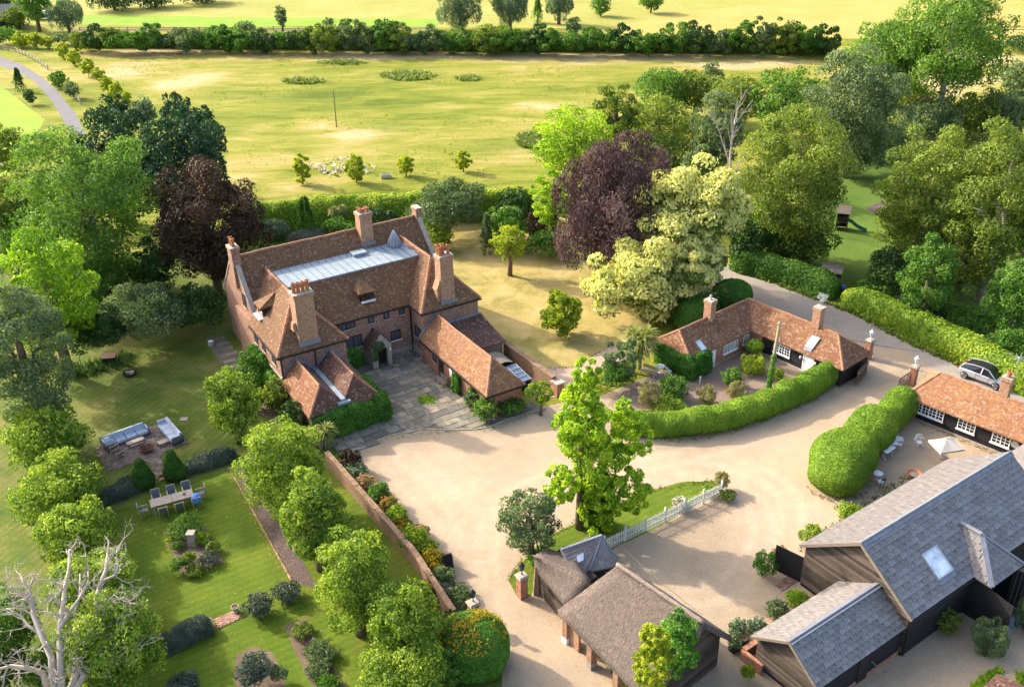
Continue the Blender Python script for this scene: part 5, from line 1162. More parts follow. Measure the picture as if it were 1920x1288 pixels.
m = MB(); m.bar((pu0, pv0, pe + .05), (pc, -6.3, pz + .05), .3, .05); m.bar((pu1, pv0, pe + .05), (pc, -6.3, pz + .05), .2, .05); m.bar((pc, -6.3, pz + .06), (pc, pv1, pz + .06), .3, .06); m.bar((pu0 - .02, -7.1, pe + .06), (pc - .1, pv1 + .05, pz), .16, .05); part('lead_hip', m, M['lead'], cpo)
m = MB(); m.box(pu0 + .25, -8.1, 0, pu0 + .35, -7.0, pe); m.box(pu1 - .35, -8.1, 0, pu1 - .25, -7.0, pe); m.box(pu0 + .3, -7.3, 0, pu1 - .3, -7.05, pe - .1); part('porch_wall', m, M['blackwood'], cpo)
for (a, an_) in ((pu0 + .2, -100), (pu1 - .5, -70)):
    m = MB(); q = R(an_); L = 1.75
    for i in range(7):
        x0, x1 = L * i / 7, L * (i + 1) / 7 - .012; P4 = [(a + x * math.cos(q) - w_ * math.sin(q), -8.1 + x * math.sin(q) + w_ * math.cos(q)) for (x, w_) in ((x0, 0), (x1, 0), (x1, .06), (x0, .06))]; m.prism(P4, .1, 2.75)
    part('barn_door', m, M['blackwood'], cpo)
m = MB(); m.add([(5.3, -7.05, .01), (7.2, -7.05, .01), (7.2, -9.6, .01), (5.3, -9.6, .01)], [(3, 2, 1, 0)]); m.box(5.3, -9.6, .012, 9.2, -8.2, .06); part('threshold', m, M['leadroof'], cpo)
# side door, open, in the far long wall near the gable
m = MB()
for i in range(8):
    x0, x1 = 1.9 * i / 8, 1.9 * (i + 1) / 8 - .01; q = R(103); P4 = [(.35 + x * math.cos(q) - w_ * math.sin(q), .3 + x * math.sin(q) + w_ * math.cos(q)) for (x, w_) in ((x0, 0), (x1, 0), (x1, .06), (x0, .06))]; m.prism(P4, .15, 2.1)
part('side_door', m, M['blackwood'], barn)
for u in (5.2, 9.3):
    m = MB(); m.prism([(u, .3), (u + .7, .62), (u + .66, .7), (u - .03, .37)], .3, 2.2); part('shutter', m, M['blackwood'], barn)
# lower lean wing
sb = thing('slate_outhouse', 'small black weatherboarded outhouse with patchy slate roof joined to the big slate barn', 'outhouse', BF.w(-7.1, -2.6), BF.rz)
so_, sr, s0, s1, svr, SLn = 2.2, 3.8, -2.35 + 2.6, -6.95 + 2.6, -4.8 + 2.6, 7.3
m = MB(); m.box(.2, s1 + .2, 0, SLn, s0 - .2, so_); m.add([(.2, s1 + .2, so_), (.2, s0 - .2, so_), (.2, svr, sr - .1), (SLn, s1 + .2, so_), (SLn, s0 - .2, so_), (SLn, svr, sr - .1)], [(0, 2, 1), (3, 4, 5), (0, 3, 5, 2), (1, 2, 5, 4)]); part('wall', m, M['blackwood'], sb)
gable_boards(sb, .2, s1 + .2, s0 - .2, svr, so_, sr - .12, 18); long_boards(sb, s1 + .2, .2, SLn - .1, .35, so_ - .05, 11)
m = MB(); m.box(.15, s1 + .12, 0, SLn, s1 + .19, .33); part('brick_plinth', m, M['brick_red'], sb)
part('roof_deck', MB().slab([(-.2, s1, so_), (SLn, s1, so_), (SLn, svr, sr), (-.2, svr, sr)], .1), M['blackwood'], sb); part('roof_deck', MB().slab([(SLn, s0, so_), (-.2, s0, so_), (-.2, svr, sr), (SLn, svr, sr)], .1), M['slate_pale'], sb)
slating(sb, (-.2, s1, so_ + .01), (1, 0, 0), (0, svr - s1, sr - so_), SLn + .2, math.hypot(svr - s1, sr - so_) - .1, .46, .31, 'slate', 300)
slating(sb, (SLn, s0, so_ + .01), (-1, 0, 0), (0, svr - s0, sr - so_), SLn + .2, math.hypot(svr - s0, sr - so_) - .1, .5, .36, 'slate_pale', 0)
m = MB(); m.bar((-.22, svr - .1, sr + .0), (SLn, svr - .1, sr + .0), .22, .05); m.bar((-.22, svr + .1, sr + .0), (SLn, svr + .1, sr + .0), .22, .05); m.tube([(-.22, svr, sr + .06), (SLn, svr, sr + .06)], .06, 7); part('lead_ridge', m, M['lead'], sb)
m = MB(); m.bar((-.22, s1, so_ - .02), (-.22, svr, sr - .02), .08, .16); m.bar((-.22, s0, so_ - .02), (-.22, svr, sr - .02), .08, .16); part('bargeboard', m, M['oak'], sb)
m = MB(); m.box(3.5, s1 + .1, .1, 4.4, s1 + .16, 2.0); part('door', m, M['black'], sb)
m = MB(); m.tube([(4.6, s1 + .1, 1.2), (4.7, s1 - .3, 1.0), (5.3, s1 - .5, .5), (5.5, s1 - .3, .1)], .03, 5); part('handrail', m, M['oak'], sb)
# far roof beyond the barn
t = thing('far_slate_roof', 'plain slate roofed outbuilding just beyond the end of the big slate barn', 'outbuilding', BF.w(15.3, -4.6), BF.rz)
m = MB(); m.box(0, -3, 0, 10, 3.0, 2.8); part('wall', m, M['blackwood'], t); part('roof', MB().slab([(10, 3.3, 2.8), (-.05, 3.3, 2.8), (-.05, 0, 4.7), (10, 0, 4.7)], .1), M['slate_pale'], t); part('roof', MB().slab([(-.05, -3.3, 2.8), (10, -3.3, 2.8), (10, 0, 4.7), (-.05, 0, 4.7)], .1), M['slate'], t)

# ------------------------------------------------------------------ thatched cart barn
TL, TR = at(1158, 1059, 5.0), at(1308, 1160, 5.0); TA = math.atan2(TR[1] - TL[1], TR[0] - TL[0]); TLEN = np.linalg.norm((TR - TL)[:2])
th = thing('thatched_barn', 'open fronted cart barn with thick weathered thatch roof beside the picket fence', 'barn', (TL[0], TL[1], 0), TA)
def tl(p): q = np.asarray(p) - np.array([TL[0], TL[1], 0]); c, s = math.cos(-TA), math.sin(-TA); return (q[0] * c - q[1] * s, q[0] * s + q[1] * c, float(q[2]))
ze, zr_ = 2.25, 5.0; eL = tl(at(1046, 1143, ze)); eB = tl(at(1203, 1296, ze)); hb_ = 2.7; xe = TLEN + .5; eR = (xe, eB[1] - .25, ze)
def thatch_slope(parent, pts, th_=.38, am=.07):
    s = MB().slab(pts, th_); r_ = sag(s, am, 7, .7, 4.0); return part('thatch', r_, M['thatch'], parent, smooth=True)
thatch_slope(th, [eL, eR, (xe, 0, zr_), (0, 0, zr_)])
thatch_slope(th, [(xe, hb_, ze), (eL[0] + 1.0, hb_, ze), (0, 0, zr_), (xe, 0, zr_)])
thatch_slope(th, [(eL[0] + 1.0, hb_, ze), eL, (0, 0, zr_)])
m = MB(); n = 26
m.tube([(xe * i / n - .05, .0, zr_ + .03 + .05 * mnoise.noise(Vector((i * .8, 0, 0)))) for i in range(n + 1)], .13, 8); part('thatch_ridge', m, M['straw'], th, smooth=True)
m = MB(); c0, c1, c2, c3 = (Vector(q) for q in (eL, eR, (xe, 0, zr_), (0, 0, zr_))); nr = (c1 - c0).cross(c3 - c0).normalized()
for i in range(2200):
    a, b = rng.random(), rng.random() ** .8; p = (c0 * (1 - a) + c1 * a) * (1 - b) + (c3 * (1 - a) + c2 * a) * b
    p.z += .07 * mnoise.noise(Vector((p.x * .7 + 4.0, p.y * .7, 3.3))); p += nr * rng.uniform(.0, .025)
    dn_ = ((c0 - c3).normalized() * rng.uniform(.5, 1) + (c1 - c0).normalized() * rng.normal(0, .35) + nr * rng.uniform(0, .08)).normalized() * rng.uniform(.1, .26); s = dn_.cross(nr).normalized() * rng.uniform(.004, .009); m.add([p - s, p + s, p + dn_ + s, p + dn_ - s], [(0, 1, 2, 3)])
part('straw_ends', m, M['straw'], th, kind='stuff')
yw = eL[1] + .45
m = MB(); m.box(-.3, hb_ - .7, 0, xe - .5, hb_ - .5, 2.6); m.box(-.6, yw + 1.0, 0, -.4, hb_ - .6, 2.4); part('wall', m, M['oak'], th)
for j in range(18):
    z = .05 + j * .25; k = 1.0 if z < ze else max(0, (zr_ - .35 - z) / (zr_ - ze))
    if k < .08: break
    m = MB(); m.box(xe - .5, (eR[1] + .5) * k, z, xe - .42, (hb_ - .5) * k, z + .23); part('weatherboard', m, M['board'], th)
m = MB(); m.bar((eL[0] + .15, eL[1] + .42, .95), (eL[0] + 1.6, eL[1] + .2, .95), .16, 1.9); part('front_wall', m, M['brick_warm'], th)
m = MB(); m.bar((eL[0] + .3, eL[1] + .3, 2.02), (xe - .5, eR[1] + .35, 2.02), .2, .24); part('wall_plate', m, M['brownwood'], th)
for i in range(4):
    x = eL[0] + .5 + i * (xe - eL[0] - 1.1) / 3; y = eL[1] + .35 + (eR[1] - eL[1]) * (i + .3) / 3.4; m = MB(); m.box(x - .18, y - .2, 0, x + .18, y + .25, 1.95); q = part('post', m, M['brick_warm' if i < 3 else 'oak'], th); m = MB(); m.box(x - .21, y - .23, 0, x + .21, y + .28, .4); part('post_base', m, M['white' if i == 0 else 'stone'], q)
# small thatch and slate wing beside it
sh = thing('thatched_shed', 'small sagging dark thatched shed with plank wall tucked against the thatched barn', 'shed', at(1010, 1120), 0)
so2 = np.array(sh.location)
def rel(x, y, z): return tuple(at(x, y, z) - so2)
a1, a2, a3, a4 = rel(1000, 1042, 3.0), rel(1108, 1088, 3.4), rel(1066, 1138, 2.2), rel(1003, 1062, 2.0)
r_ = sag(MB().slab([a4, a3, a2, a1], .3), .1, 5, 1.0); part('thatch', r_, M['thatch'], sh, smooth=True)
b1, b2 = rel(1075, 1040, 2.2), rel(1022, 1026, 2.2); r_ = sag(MB().slab([a1, a2, b1, b2], .3), .1, 4, 1.0); part('thatch', r_, M['thatch'], sh, smooth=True)
m = MB(); w0 = Vector(rel(1004, 1108, 0)); w1 = Vector(rel(1060, 1168, 0)); d = (w1 - w0).normalized()
for j in range(8): z = .1 + j * .25; p, q = w0 + Vector((0, 0, z)), w1 + Vector((0, 0, z)); k = MB(); k.bar(p + Vector((0, 0, .12)), q + Vector((0, 0, .12)), .06, .24); part('plank', k, M['board'], sh)
m = MB(); pq = Vector(rel(1012, 1110, 0)); m.taper(pq.x - .4, pq.y - .3, 0, pq.x + .5, pq.y + .5, 2.2, .7); part('buttress', m, M['brick_wall'], sh)
m = MB(); m.prism([tuple(w0 + Vector((.1, .1, 0)))[:2], tuple(w1 + Vector((.1, .1, 0)))[:2], (w1.x + 2.0, w1.y + 1.8), (w0.x + 1.9, w0.y + 1.9)], 0, 2.0); part('wall', m, M['blackwood'], sh)
sr_ = thing('slate_lean_roof', 'small steep silvery slate roofed wing with a tiny rooflight behind the thatched barn', 'outbuilding', at(1090, 1075), 0)
so3 = np.array(sr_.location)
def rel3(x, y, z): return tuple(at(x, y, z) - so3)
A1, A2, A3, A4 = rel3(1128, 1003, 3.1), rel3(1052, 1030, 3.0), rel3(1083, 1092, 1.9), rel3(1104, 1072, 1.9)
part('roof', MB().slab([A2, A3, A4, A1], .1), M['slate_pale'], sr_)
A5 = rel3(1160, 1045, 1.9); part('roof', MB().slab([A1, A4, rel3(1150, 1062, 1.9), A5], .1), M['slate'], sr_)
m = MB(); m.bar(A1, A4, .14, .08); m.bar(A1, A2, .16, .1); m.bar(A2, A3, .1, .06); part('lead_hip', m, M['lead'], sr_)
va, vb, vc, vd = Vector(A2), Vector(A3), Vector(A4), Vector(A1)
def bil(s, t): return (va * (1 - s) * (1 - t) + vd * s * (1 - t) + vb * (1 - s) * t + vc * s * t)
for j in range(9):
    m = MB(); t0, t1 = j / 9, (j + 1.08) / 9
    m.add([bil(0.02, t1) + Vector((0, 0, .05)), bil(.98, t1) + Vector((0, 0, .05)), bil(.98, t0) + Vector((0, 0, .02)), bil(.02, t0) + Vector((0, 0, .02)), bil(.02, t1), bil(.98, t1)], [(0, 1, 2, 3), (4, 5, 1, 0)]); part('slate_course', m, M['slate_pale'], sr_)
c_ = bil(.45, .42); m = MB(); m.add([bil(.33, .36) + Vector((0, 0, .12)), bil(.33, .56) + Vector((0, 0, .12)), bil(.55, .56) + Vector((0, 0, .12)), bil(.55, .36) + Vector((0, 0, .12)), bil(.33, .36), bil(.33, .56), bil(.55, .56), bil(.55, .36)], [(0, 1, 2, 3), (4, 5, 1, 0), (5, 6, 2, 1), (6, 7, 3, 2), (7, 4, 0, 3)]); part('rooflight', m, M['skyglass'], sr_)
m = MB(); m.prism([p[:2] for p in (rel3(1062, 1080, 0), rel3(1082, 1130, 0), rel3(1150, 1085, 0), rel3(1128, 1045, 0))], 0, 1.85); part('wall', m, M['blackwood'], sr_)
# ------------------------------------------------------------------ objects
def pick_fence():
    a, b = at(1133, 1033), at(1352, 928); L = np.linalg.norm(b - a); t = thing('picket_fence', 'white picket fence along the grass island in the gravel drive', 'fence', a, math.atan2(b[1] - a[1], b[0] - a[0]))
    pm = MB(); pm.prism([(-.035, -.012), (.035, -.012), (.035, .012), (-.035, .012)], .08, 1.0); pm.add([(-.035, -.012, 1.0), (.035, -.012, 1.0), (.035, .012, 1.0), (-.035, .012, 1.0), (0, -.012, 1.12), (0, .012, 1.12)], [(0, 1, 4), (3, 5, 2), (0, 4, 5, 3), (1, 2, 5, 4)])
    me = pm.mesh('picket', M['whitewood']); n = int(L / .145)
    for i in range(n): inst('picket', me, t, Matrix.Translation((i * .145 + .07, -.05, rnd.uniform(-.02, .02))) @ Matrix.Rotation(rnd.uniform(-.03, .03), 4, 'Y'))
    for k in range(6):
        x0, x1 = L * k / 6, L * (k + 1) / 6
        for z in (.32, .8): m = MB(); m.box(x0 + .05, -.035, z, x1 - .05, .0, z + .08); part('rail', m, M['whitewood'], t)
    for k in range(7): m = MB(); x = L * k / 6; m.box(x - .06, -.04, 0, x + .06, .07, 1.2); m.taper(x - .07, -.05, 1.2, x + .07, .08, 1.3, .3); part('post', m, M['whitewood'], t)
pick_fence()
def aboard():
    p = at(838, 1064); t = thing('sandwich_board', 'black folding chalkboard sign standing at the edge of the gravel by the flower border', 'sign', p, R(20))
    for s_, nm in ((1, 'board'), (-1, 'back_board')):
        m = MB(); m.add([(-.35, s_ * .42, .02), (.35, s_ * .42, .02), (.35, s_ * .05, 1.1), (-.35, s_ * .05, 1.1), (-.35, s_ * .38, .02), (.35, s_ * .38, .02), (.35, s_ * .01, 1.1), (-.35, s_ * .01, 1.1)], [(0, 1, 2, 3), (7, 6, 5, 4), (0, 4, 5, 1), (2, 6, 7, 3), (0, 3, 7, 4), (1, 5, 6, 2)]); q = part(nm, m, M['blackwood'], t)
        m = MB()
        for x in (-.37, .33): m.bar((x + .02, s_ * .43, 0), (x + .02, s_ * .05, 1.13), .05)
        part('frame', m, M['brownwood'], q)
aboard()
# ---- car
def car():
    p = (at(1803, 709) + at(1867, 733)) / 2; fw_ = at(1867, 733) - at(1803, 709); p = p + np.array([fw_[1], -fw_[0], 0]) / np.linalg.norm(fw_) * -.0
    ang = math.atan2(fw_[1], fw_[0]); t = thing('parked_car', 'silver hatchback with black roof parked beside the long roadside hedge', 'car', (0, 0, 0), ang)
    side = np.array([-math.sin(ang), math.cos(ang), 0]); c = p + side * .9; t.location = (c[0], c[1], .02)
    paint = flat('silver_paint', (.50, .51, .54), .25, .04, 2, .6, .55); gl = mk_glass('car_glass', (.012, .015, .02), .05); tyre = flat('tyre_rubber', (.015, .015, .016), .8, .2)
    xs = [-2.05, -1.95, -1.55, -.9, 0, .75, 1.25, 1.85, 2.08]   # rear to front (front is +x)
    belt = [.74, .88, .93, .95, .92, .90, .84, .72, .52]; bot = [.38, .27, .24, .22, .22, .22, .22, .24, .34]; hw_ = [.70, .80, .86, .88, .88, .88, .86, .80, .62]
    V = []; ring = []
    for x, zb, z0, w_ in zip(xs, belt, bot, hw_):
        sec = [(-w_ * .86, z0), (-w_, z0 + .16), (-w_, (z0 + zb) / 2 + .05), (-w_ * .94, zb - .03), (-w_ * .78, zb + .02), (0, zb + .05), (w_ * .78, zb + .02), (w_ * .94, zb - .03), (w_, (z0 + zb) / 2 + .05), (w_, z0 + .16), (w_ * .86, z0)]
        ring.append(len(V)); V += [(x, y, z) for y, z in sec]
    F_q = []; k = 11
    for a, b in zip(ring, ring[1:]):
        for j in range(k): F_q.append((a + j, a + (j + 1) % k, b + (j + 1) % k, b + j))
    F_q += [tuple(range(ring[0], ring[0] + k))[::-1], tuple(range(ring[-1], ring[-1] + k))]
    m = MB(); m.add(V, [f[::-1] for f in F_q]); body = part('body', m, paint, t, smooth=True)
    bm = bmesh.new(); bm.from_mesh(body.data); bmesh.ops.recalc_face_normals(bm, faces=bm.faces); bm.to_mesh(body.data); bm.free()
    sub = body.modifiers.new('smooth', 'SUBSURF'); sub.levels = 2; sub.render_levels = 2
    # cabin
    gx = [(-1.85, .93, -1.50, 1.30), (-.9, .95, -.75, 1.44), (-.05, .93, -.02, 1.46), (1.22, .88, .45, 1.38)]
    def cab(w0, w1, grow=0.0, zt=0.0):
        Vv = []
        for (xb, zb, xt, zt_) in gx: Vv += [(xb, -w0 - grow, zb - .02), (xt, -w1 - grow, zt_ + zt), (xt, w1 + grow, zt_ + zt), (xb, w0 + grow, zb - .02)]
        return Vv
    m = MB(); Vv = cab(.80, .60); fs = []
    for i in range(3): a, b = i * 4, i * 4 + 4; fs += [(a, b, b + 1, a + 1), (a + 2, b + 2, b + 3, a + 3)]
    fs += [(3, 0, 1, 2), (12, 15, 14, 13)]; m.add(Vv, fs); part('window_glass', m, gl, t)
    m = MB(); rf = []
    for (xb, zb, xt, zt_) in gx: rf += [(xt, -.63, zt_ + .0), (xt, -.4, zt_ + .035), (xt, .4, zt_ + .035), (xt, .63, zt_ + .0)]
    m.add(rf, [(i * 4 + j, i * 4 + 4 + j, i * 4 + 5 + j, i * 4 + 1 + j) for i in range(3) for j in range(3)]); part('roof', m, M['black'], t, smooth=True)
    m = MB()
    for s_ in (-1, 1):
        for (xb, zb, xt, zt_) in (gx[0], gx[2], gx[3]): m.bar((xb, s_ * .81, zb - .02), (xt, s_ * .62, zt_ + .01), .09, .05)
        m.tube([(gx[0][2], s_ * .625, gx[0][3] + .01), (gx[1][2], s_ * .625, gx[1][3] + .01), (gx[2][2], s_ * .625, gx[2][3] + .01), (gx[3][2], s_ * .625, gx[3][3] + .01)], .035, 6)
    part('pillar', m, paint, t)
    for x in (-1.32, 1.30):
        for s_ in (-1, 1):
            m = MB(); m.lathe([(.2, -.1), (.31, -.1), (.33, -.06), (.33, .06), (.31, .1), (.2, .1)], 20); m.V = [(x + a, s_ * .80 + c_, .33 + b) for a, b, c_ in m.V]; wv = part('wheel', m, tyre, t)
            m = MB(); m.lathe([(.0, .085), (.06, .09), (.19, .07), (.215, .105), (.225, .06)], 16)
            m.V = [(x + a, s_ * (.80 + c_), .33 + b) for a, b, c_ in m.V]; part('hub', m, M['black'], wv)
            m = MB()
            for kx in range(7): a = kx * 2 * math.pi / 7; m.bar((x + .04 * math.cos(a), s_ * .905, .33 + .04 * math.sin(a)), (x + .21 * math.cos(a), s_ * .905, .33 + .21 * math.sin(a)), .05, .03)
            m.tube([(x + .215 * math.cos(a), s_ * .90, .33 + .215 * math.sin(a)) for a in np.linspace(0, 2 * math.pi, 17)], .02, 5, False); part('rim', m, M['steel'], wv)
    red = flat('tail_lamp_red', (.4, .02, .015), .3, .1)
    for s_ in (-1, 1):
        m = MB(); m.box(-2.02, s_ * .62 - .14, .74, -1.93, s_ * .62 + .14, .92); part('tail_light', m, red, t)
        m = MB(); m.box(1.86, s_ * .56 - .17, .58, 2.0, s_ * .56 + .17, .68); part('headlight', m, M['skyglass'], t)
        m = MB(); m.box(.78, s_ * .92 - .09, .93, .95, s_ * .92 + .09, 1.05); part('door_mirror', m, M['black'], t)
        m = MB(); m.bar((.62, s_ * .888, .3), (.70, s_ * .872, .9), .015); m.bar((-.45, s_ * .89, .3), (-.42, s_ * .872, .9), .015); m.bar((-.3, s_ * .895, .78), (-.12, s_ * .895, .78), .03); part('door_seam', m, M['black'], t)
    m = MB(); m.box(-2.1, -.5, .42, -2.02, .5, .5); part('bumper', m, M['black'], t)
car()
# ---- telegraph pole and wires
p0 = at(1441, 728); z1 = 5.9; p1 = at(1462, 604, z1)
t = thing('telegraph_pole', 'leaning wooden telegraph pole with ivy round its foot in the cottage garden', 'pole', p0)
d_ = p1 - p0; m = MB(); m.tube([(0, 0, -.1), tuple(d_ * .5), tuple(d_)], [.15, .13, .11], 10); part('pole', m, flat('pole_timber', (.30, .25, .14), .9, .2, 4), t, smooth=True)
m = MB(); m.bar(tuple(d_ * .97 + np.array([-.25, 0, 0])), tuple(d_ * .97 + np.array([.25, 0, 0])), .06); part('bracket', m, M['steel'], t)
n = 900; k = rng.random(n) ** 1.3 * .52; a = rng.uniform(0, 6.28, n); nr = np.stack([np.cos(a), np.sin(a), rng.normal(0, .3, n)], 1); C = d_[None] * k[:, None] + nr * (.17 + .08 * rng.random((n, 1)))
obj('ivy', np_mesh('ivy', [leaf_geo(C, nr, rng.uniform(.05, .1, n), rng.random(n) * .8 + .1, .8)], M['leaf_ivy']), t)
def wire(a, b, label, sagz=.5):
    a, b = np.array(a), np.array(b); m = MB(); m.tube([tuple(a + (b - a) * i / 16 - np.array([0, 0, 4 * sagz * (i / 16) * (1 - i / 16)]) - a) for i in range(17)], .016, 4); solo('overhead_wire', m, M['black'], label, 'wire', a)
wire(at(1590, 636, 2.6), at(1770, 662, 3.2), 'thin black overhead wire crossing the road from the cottage roof', .2)
wire(p1 - np.array([0, 0, .1]), CF.w(2.2, -.45, 1.85), 'thin wire dropping from the leaning telegraph pole to the cottage eave', .1)
wire(at(1172, 1030, 2.2), TL + np.array([4.0, -4.3, .3]), 'thin pale wire from the picket fence to the thatched barn ridge', .15)
# ---- sofas and fire pit on the patio
M['cushion'] = flat('pale_blue_cushion', (.47, .52, .60), .95, .08, 3, .1); M['sofaframe'] = flat('grey_sofa_frame', (.13, .14, .16), .7, .1); M['patio'] = M['brownwood']
PF = Frame(at(181, 838.6)[:2], 0); pa, pb = at(181, 838.6), at(303, 793); pang = math.atan2(pb[1] - pa[1], pb[0] - pa[0])
pav = thing('brick_patio', None, None, (pa[0], pa[1], .02), pang); pav['kind'] = 'structure'
def ploc(x, y, z=0):
    q = at(x, y, z) - pa; c, s = math.cos(-pang), math.sin(-pang); return np.array([q[0] * c - q[1] * s, q[0] * s + q[1] * c, z])
ppoly = [tuple(ploc(x, y)[:2]) for x, y in [(181, 838.6), (303, 793), (353, 829), (312, 848), (298, 858), (314, 888), (297, 898), (277, 866), (252, 867), (202, 884)]]
pm = MB(); pm.add([(-.5, -.5, 0), (.5, -.5, 0), (.5, .5, 0), (-.5, .5, 0), (-.47, -.46, 1), (.47, -.46, 1), (.47, .46, 1), (-.47, .46, 1)], [(4, 5, 6, 7), (0, 1, 5, 4), (1, 2, 6, 5), (2, 3, 7, 6), (3, 0, 4, 7)])
bmats = [mk_flag('patio_brick_a', (.24, .165, .13)), mk_flag('patio_brick_b', (.19, .135, .11)), mk_flag('patio_brick_c', (.28, .20, .15))]; bmes = []
for b_ in bmats: q = pm.mesh('paver', b_, uv=False); bmes.append(q)
xs_ = [p[0] for p in ppoly]; ys_ = [p[1] for p in ppoly]; y = max(ys_); nn_ = 0; cells = []
while y > min(ys_):
    x = min(xs_) - rnd.uniform(0, .3)
    while x < max(xs_):
        if inpoly([(x + .2, y - .1)], ppoly)[0]: cells.append((x + .2, y - .1))
        x += .42
    y -= .21
for i, (cx, cy) in enumerate(cells[:300]): inst('paver', rnd.choice(bmes), pav, Matrix.Translation((cx, cy, 0)) @ Matrix.Diagonal((.405, .195, .03 + rnd.uniform(-.006, .006), 1)))
m = MB()
for (cx, cy) in cells[300:]: m.box(cx - .2, cy - .097, 0, cx + .2, cy + .097, .03)
if m.V: part('pavers_beyond', m, bmats[0], pav, kind='stuff')
# two brick steps down to the sunken lawn
for i, (q1, q2) in enumerate((((296, 893), (315, 886)), ((299, 901), (319, 894)))):
    a, b = at(*q1), at(*q2); m = MB(); m.bar((a[0], a[1], .09 - .05 * i), (b[0], b[1], .09 - .05 * i), .34, .1); s_ = part('garden_step', m, M['brick_wall'], None); s_['kind'] = 'structure'
def sofa(p, ang, n, seat, label, armL=True, armR=True, pillow=False):
    """back towards +y, n seats of width 'seat'"""
    W = n * seat; t = thing('garden_sofa', label, 'sofa', p, ang, None); x0 = -W / 2
    m = MB(); m.box(x0 - .16, -.45, .12, x0 + W + .16, .5, .25); m.box(x0 - .16, .42, .12, x0 + W + .16, .5, .72)
    if armL: m.box(x0 - .16, -.45, .12, x0 - .1, .5, .66)
    if armR: m.box(x0 + W + .1, -.45, .12, x0 + W + .16, .5, .66)
    part('frame', m, M['sofaframe'], t)
    for i in range(n):
        m = MB(); a, b = x0 + i * seat + .012, x0 + (i + 1) * seat - .012; m.taper(a, -.45, .25, b, .22, .44, .94); part('seat_cushion', m, M['cushion'], t)
        m = MB(); m.add([(a, .2, .42), (b, .2, .42), (b, .40, .42), (a, .40, .42), (a + .02, .27, .86), (b - .02, .27, .86), (b - .02, .42, .84), (a + .02, .42, .84)], [(3, 2, 1, 0), (4, 5, 6, 7), (0, 1, 5, 4), (1, 2, 6, 5), (2, 3, 7, 6), (3, 0, 4, 7)]); part('back_cushion', m, M['cushion'], t)
    for k, xx in ((armL, x0 - .1), (armR, x0 + W - .02)):
        if k: m = MB(); m.taper(xx, -.42, .3, xx + .12, .3, .72, .9); part('arm_cushion', m, M['cushion'], t)
    for sx in (x0 - .12, x0 + W + .12):
        for sy in (-.4, .45): m = MB(); m.box(sx - .03, sy - .03, 0, sx + .03, sy + .03, .12); part('leg', m, M['sofaframe'], t)
    if pillow:
        m = MB(); m.taper(x0 + .05, -.1, .46, x0 + .5, .08, .84, .8); part('pillow', m, M['white'], t)
    return t
def wpx(a, b): return at(*a), at(*b)
a, b = at(196, 840), at(276, 811); ang = math.atan2(b[1] - a[1], b[0] - a[0]); c = (a + b) / 2
sofa(c, ang, 4, np.linalg.norm(b - a) / 4 * .97, 'long pale blue four seat garden sofa at the back of the brick patio', pillow=True)
a, b = at(306, 800), at(334, 832); ang = math.atan2(b[1] - a[1], b[0] - a[0]); c = (a + b) / 2
s2_ = sofa(c, ang, 3, np.linalg.norm(b - a) / 3 * .95, 'shorter pale blue three seat garden sofa on the right edge of the brick patio')
def low_table(px_, ang, w_, d_, h, label, slats=6):
    t = thing('coffee_table', label, 'table', at(*px_), ang); dd = d_ / slats
    for i in range(slats): m = MB(); m.box(-w_ / 2, -d_ / 2 + i * dd + .006, h - .05, w_ / 2, -d_ / 2 + (i + 1) * dd - .006, h); part('top_slat', m, M['teak'], t)
    for sx in (-1, 1):
        for sy in (-1, 1): m = MB(); x, y = sx * (w_ / 2 - .05), sy * (d_ / 2 - .05); m.box(x - .03, y - .03, 0, x + .03, y + .03, h - .05); part('leg', m, M['sofaframe'], t)
low_table((255, 833), pang, 1.35, .5, .36, 'long slatted low table in front of the four seat sofa')
low_table((307, 834), pang, .8, .55, .36, 'small slatted low table in front of the three seat sofa', 5)
t = thing('fire_pit', 'rusty round fire pit with logs in the middle of the brick patio', 'fire pit', at(276, 846)); rust = flat('rusty_iron', (.14, .055, .03), .9, .35, 6)
m = MB(); m.lathe([(.2, .1), (.42, .2), (.52, .34), (.56, .34), (.56, .37), (.49, .37), (.4, .24), (.15, .15)], 18); part('bowl', m, rust, t)
for k in range(3): a = k * 2.09; m = MB(); m.bar((.3 * math.cos(a), .3 * math.sin(a), .2), (.42 * math.cos(a), .42 * math.sin(a), 0), .05); part('leg', m, rust, t)
for k in range(5): a = k * 1.3; m = MB(); m.tube([(-.3 * math.cos(a), -.3 * math.sin(a), .32 + .03 * k), (.3 * math.cos(a), .3 * math.sin(a), .30 + .03 * k)], .05, 6); part('log', m, M['brownwood'], t)
def recliner(px_, ang, label):
    t = thing('garden_chair', label, 'chair', at(*px_), ang)
    for i in range(5): m = MB(); x = -.27 + i * .11; m.box(x, -.35, .36 + 0, x + .09, .25, .39); part('seat_slat', m, M['brownwood'], t)
    for i in range(5): m = MB(); x = -.27 + i * .11; m.bar((x + .045, .25, .38), (x + .045, .62, .98), .09, .025); part('back_slat', m, M['brownwood'], t)
    for s_ in (-.33, .3): m = MB(); m.box(s_, -.4, .56, s_ + .07, .4, .6); m.box(s_ + .01, -.38, 0, s_ + .06, -.32, .56); m.box(s_ + .01, .28, 0, s_ + .06, .34, .56); part('arm_frame', m, M['teak'], t)
recliner((212, 845), pang + R(100), 'slatted brown garden armchair nearest the sofa on the brick patio'); recliner((224, 857), pang + R(100), 'slatted brown garden armchair nearest the lawn corner of the brick patio')
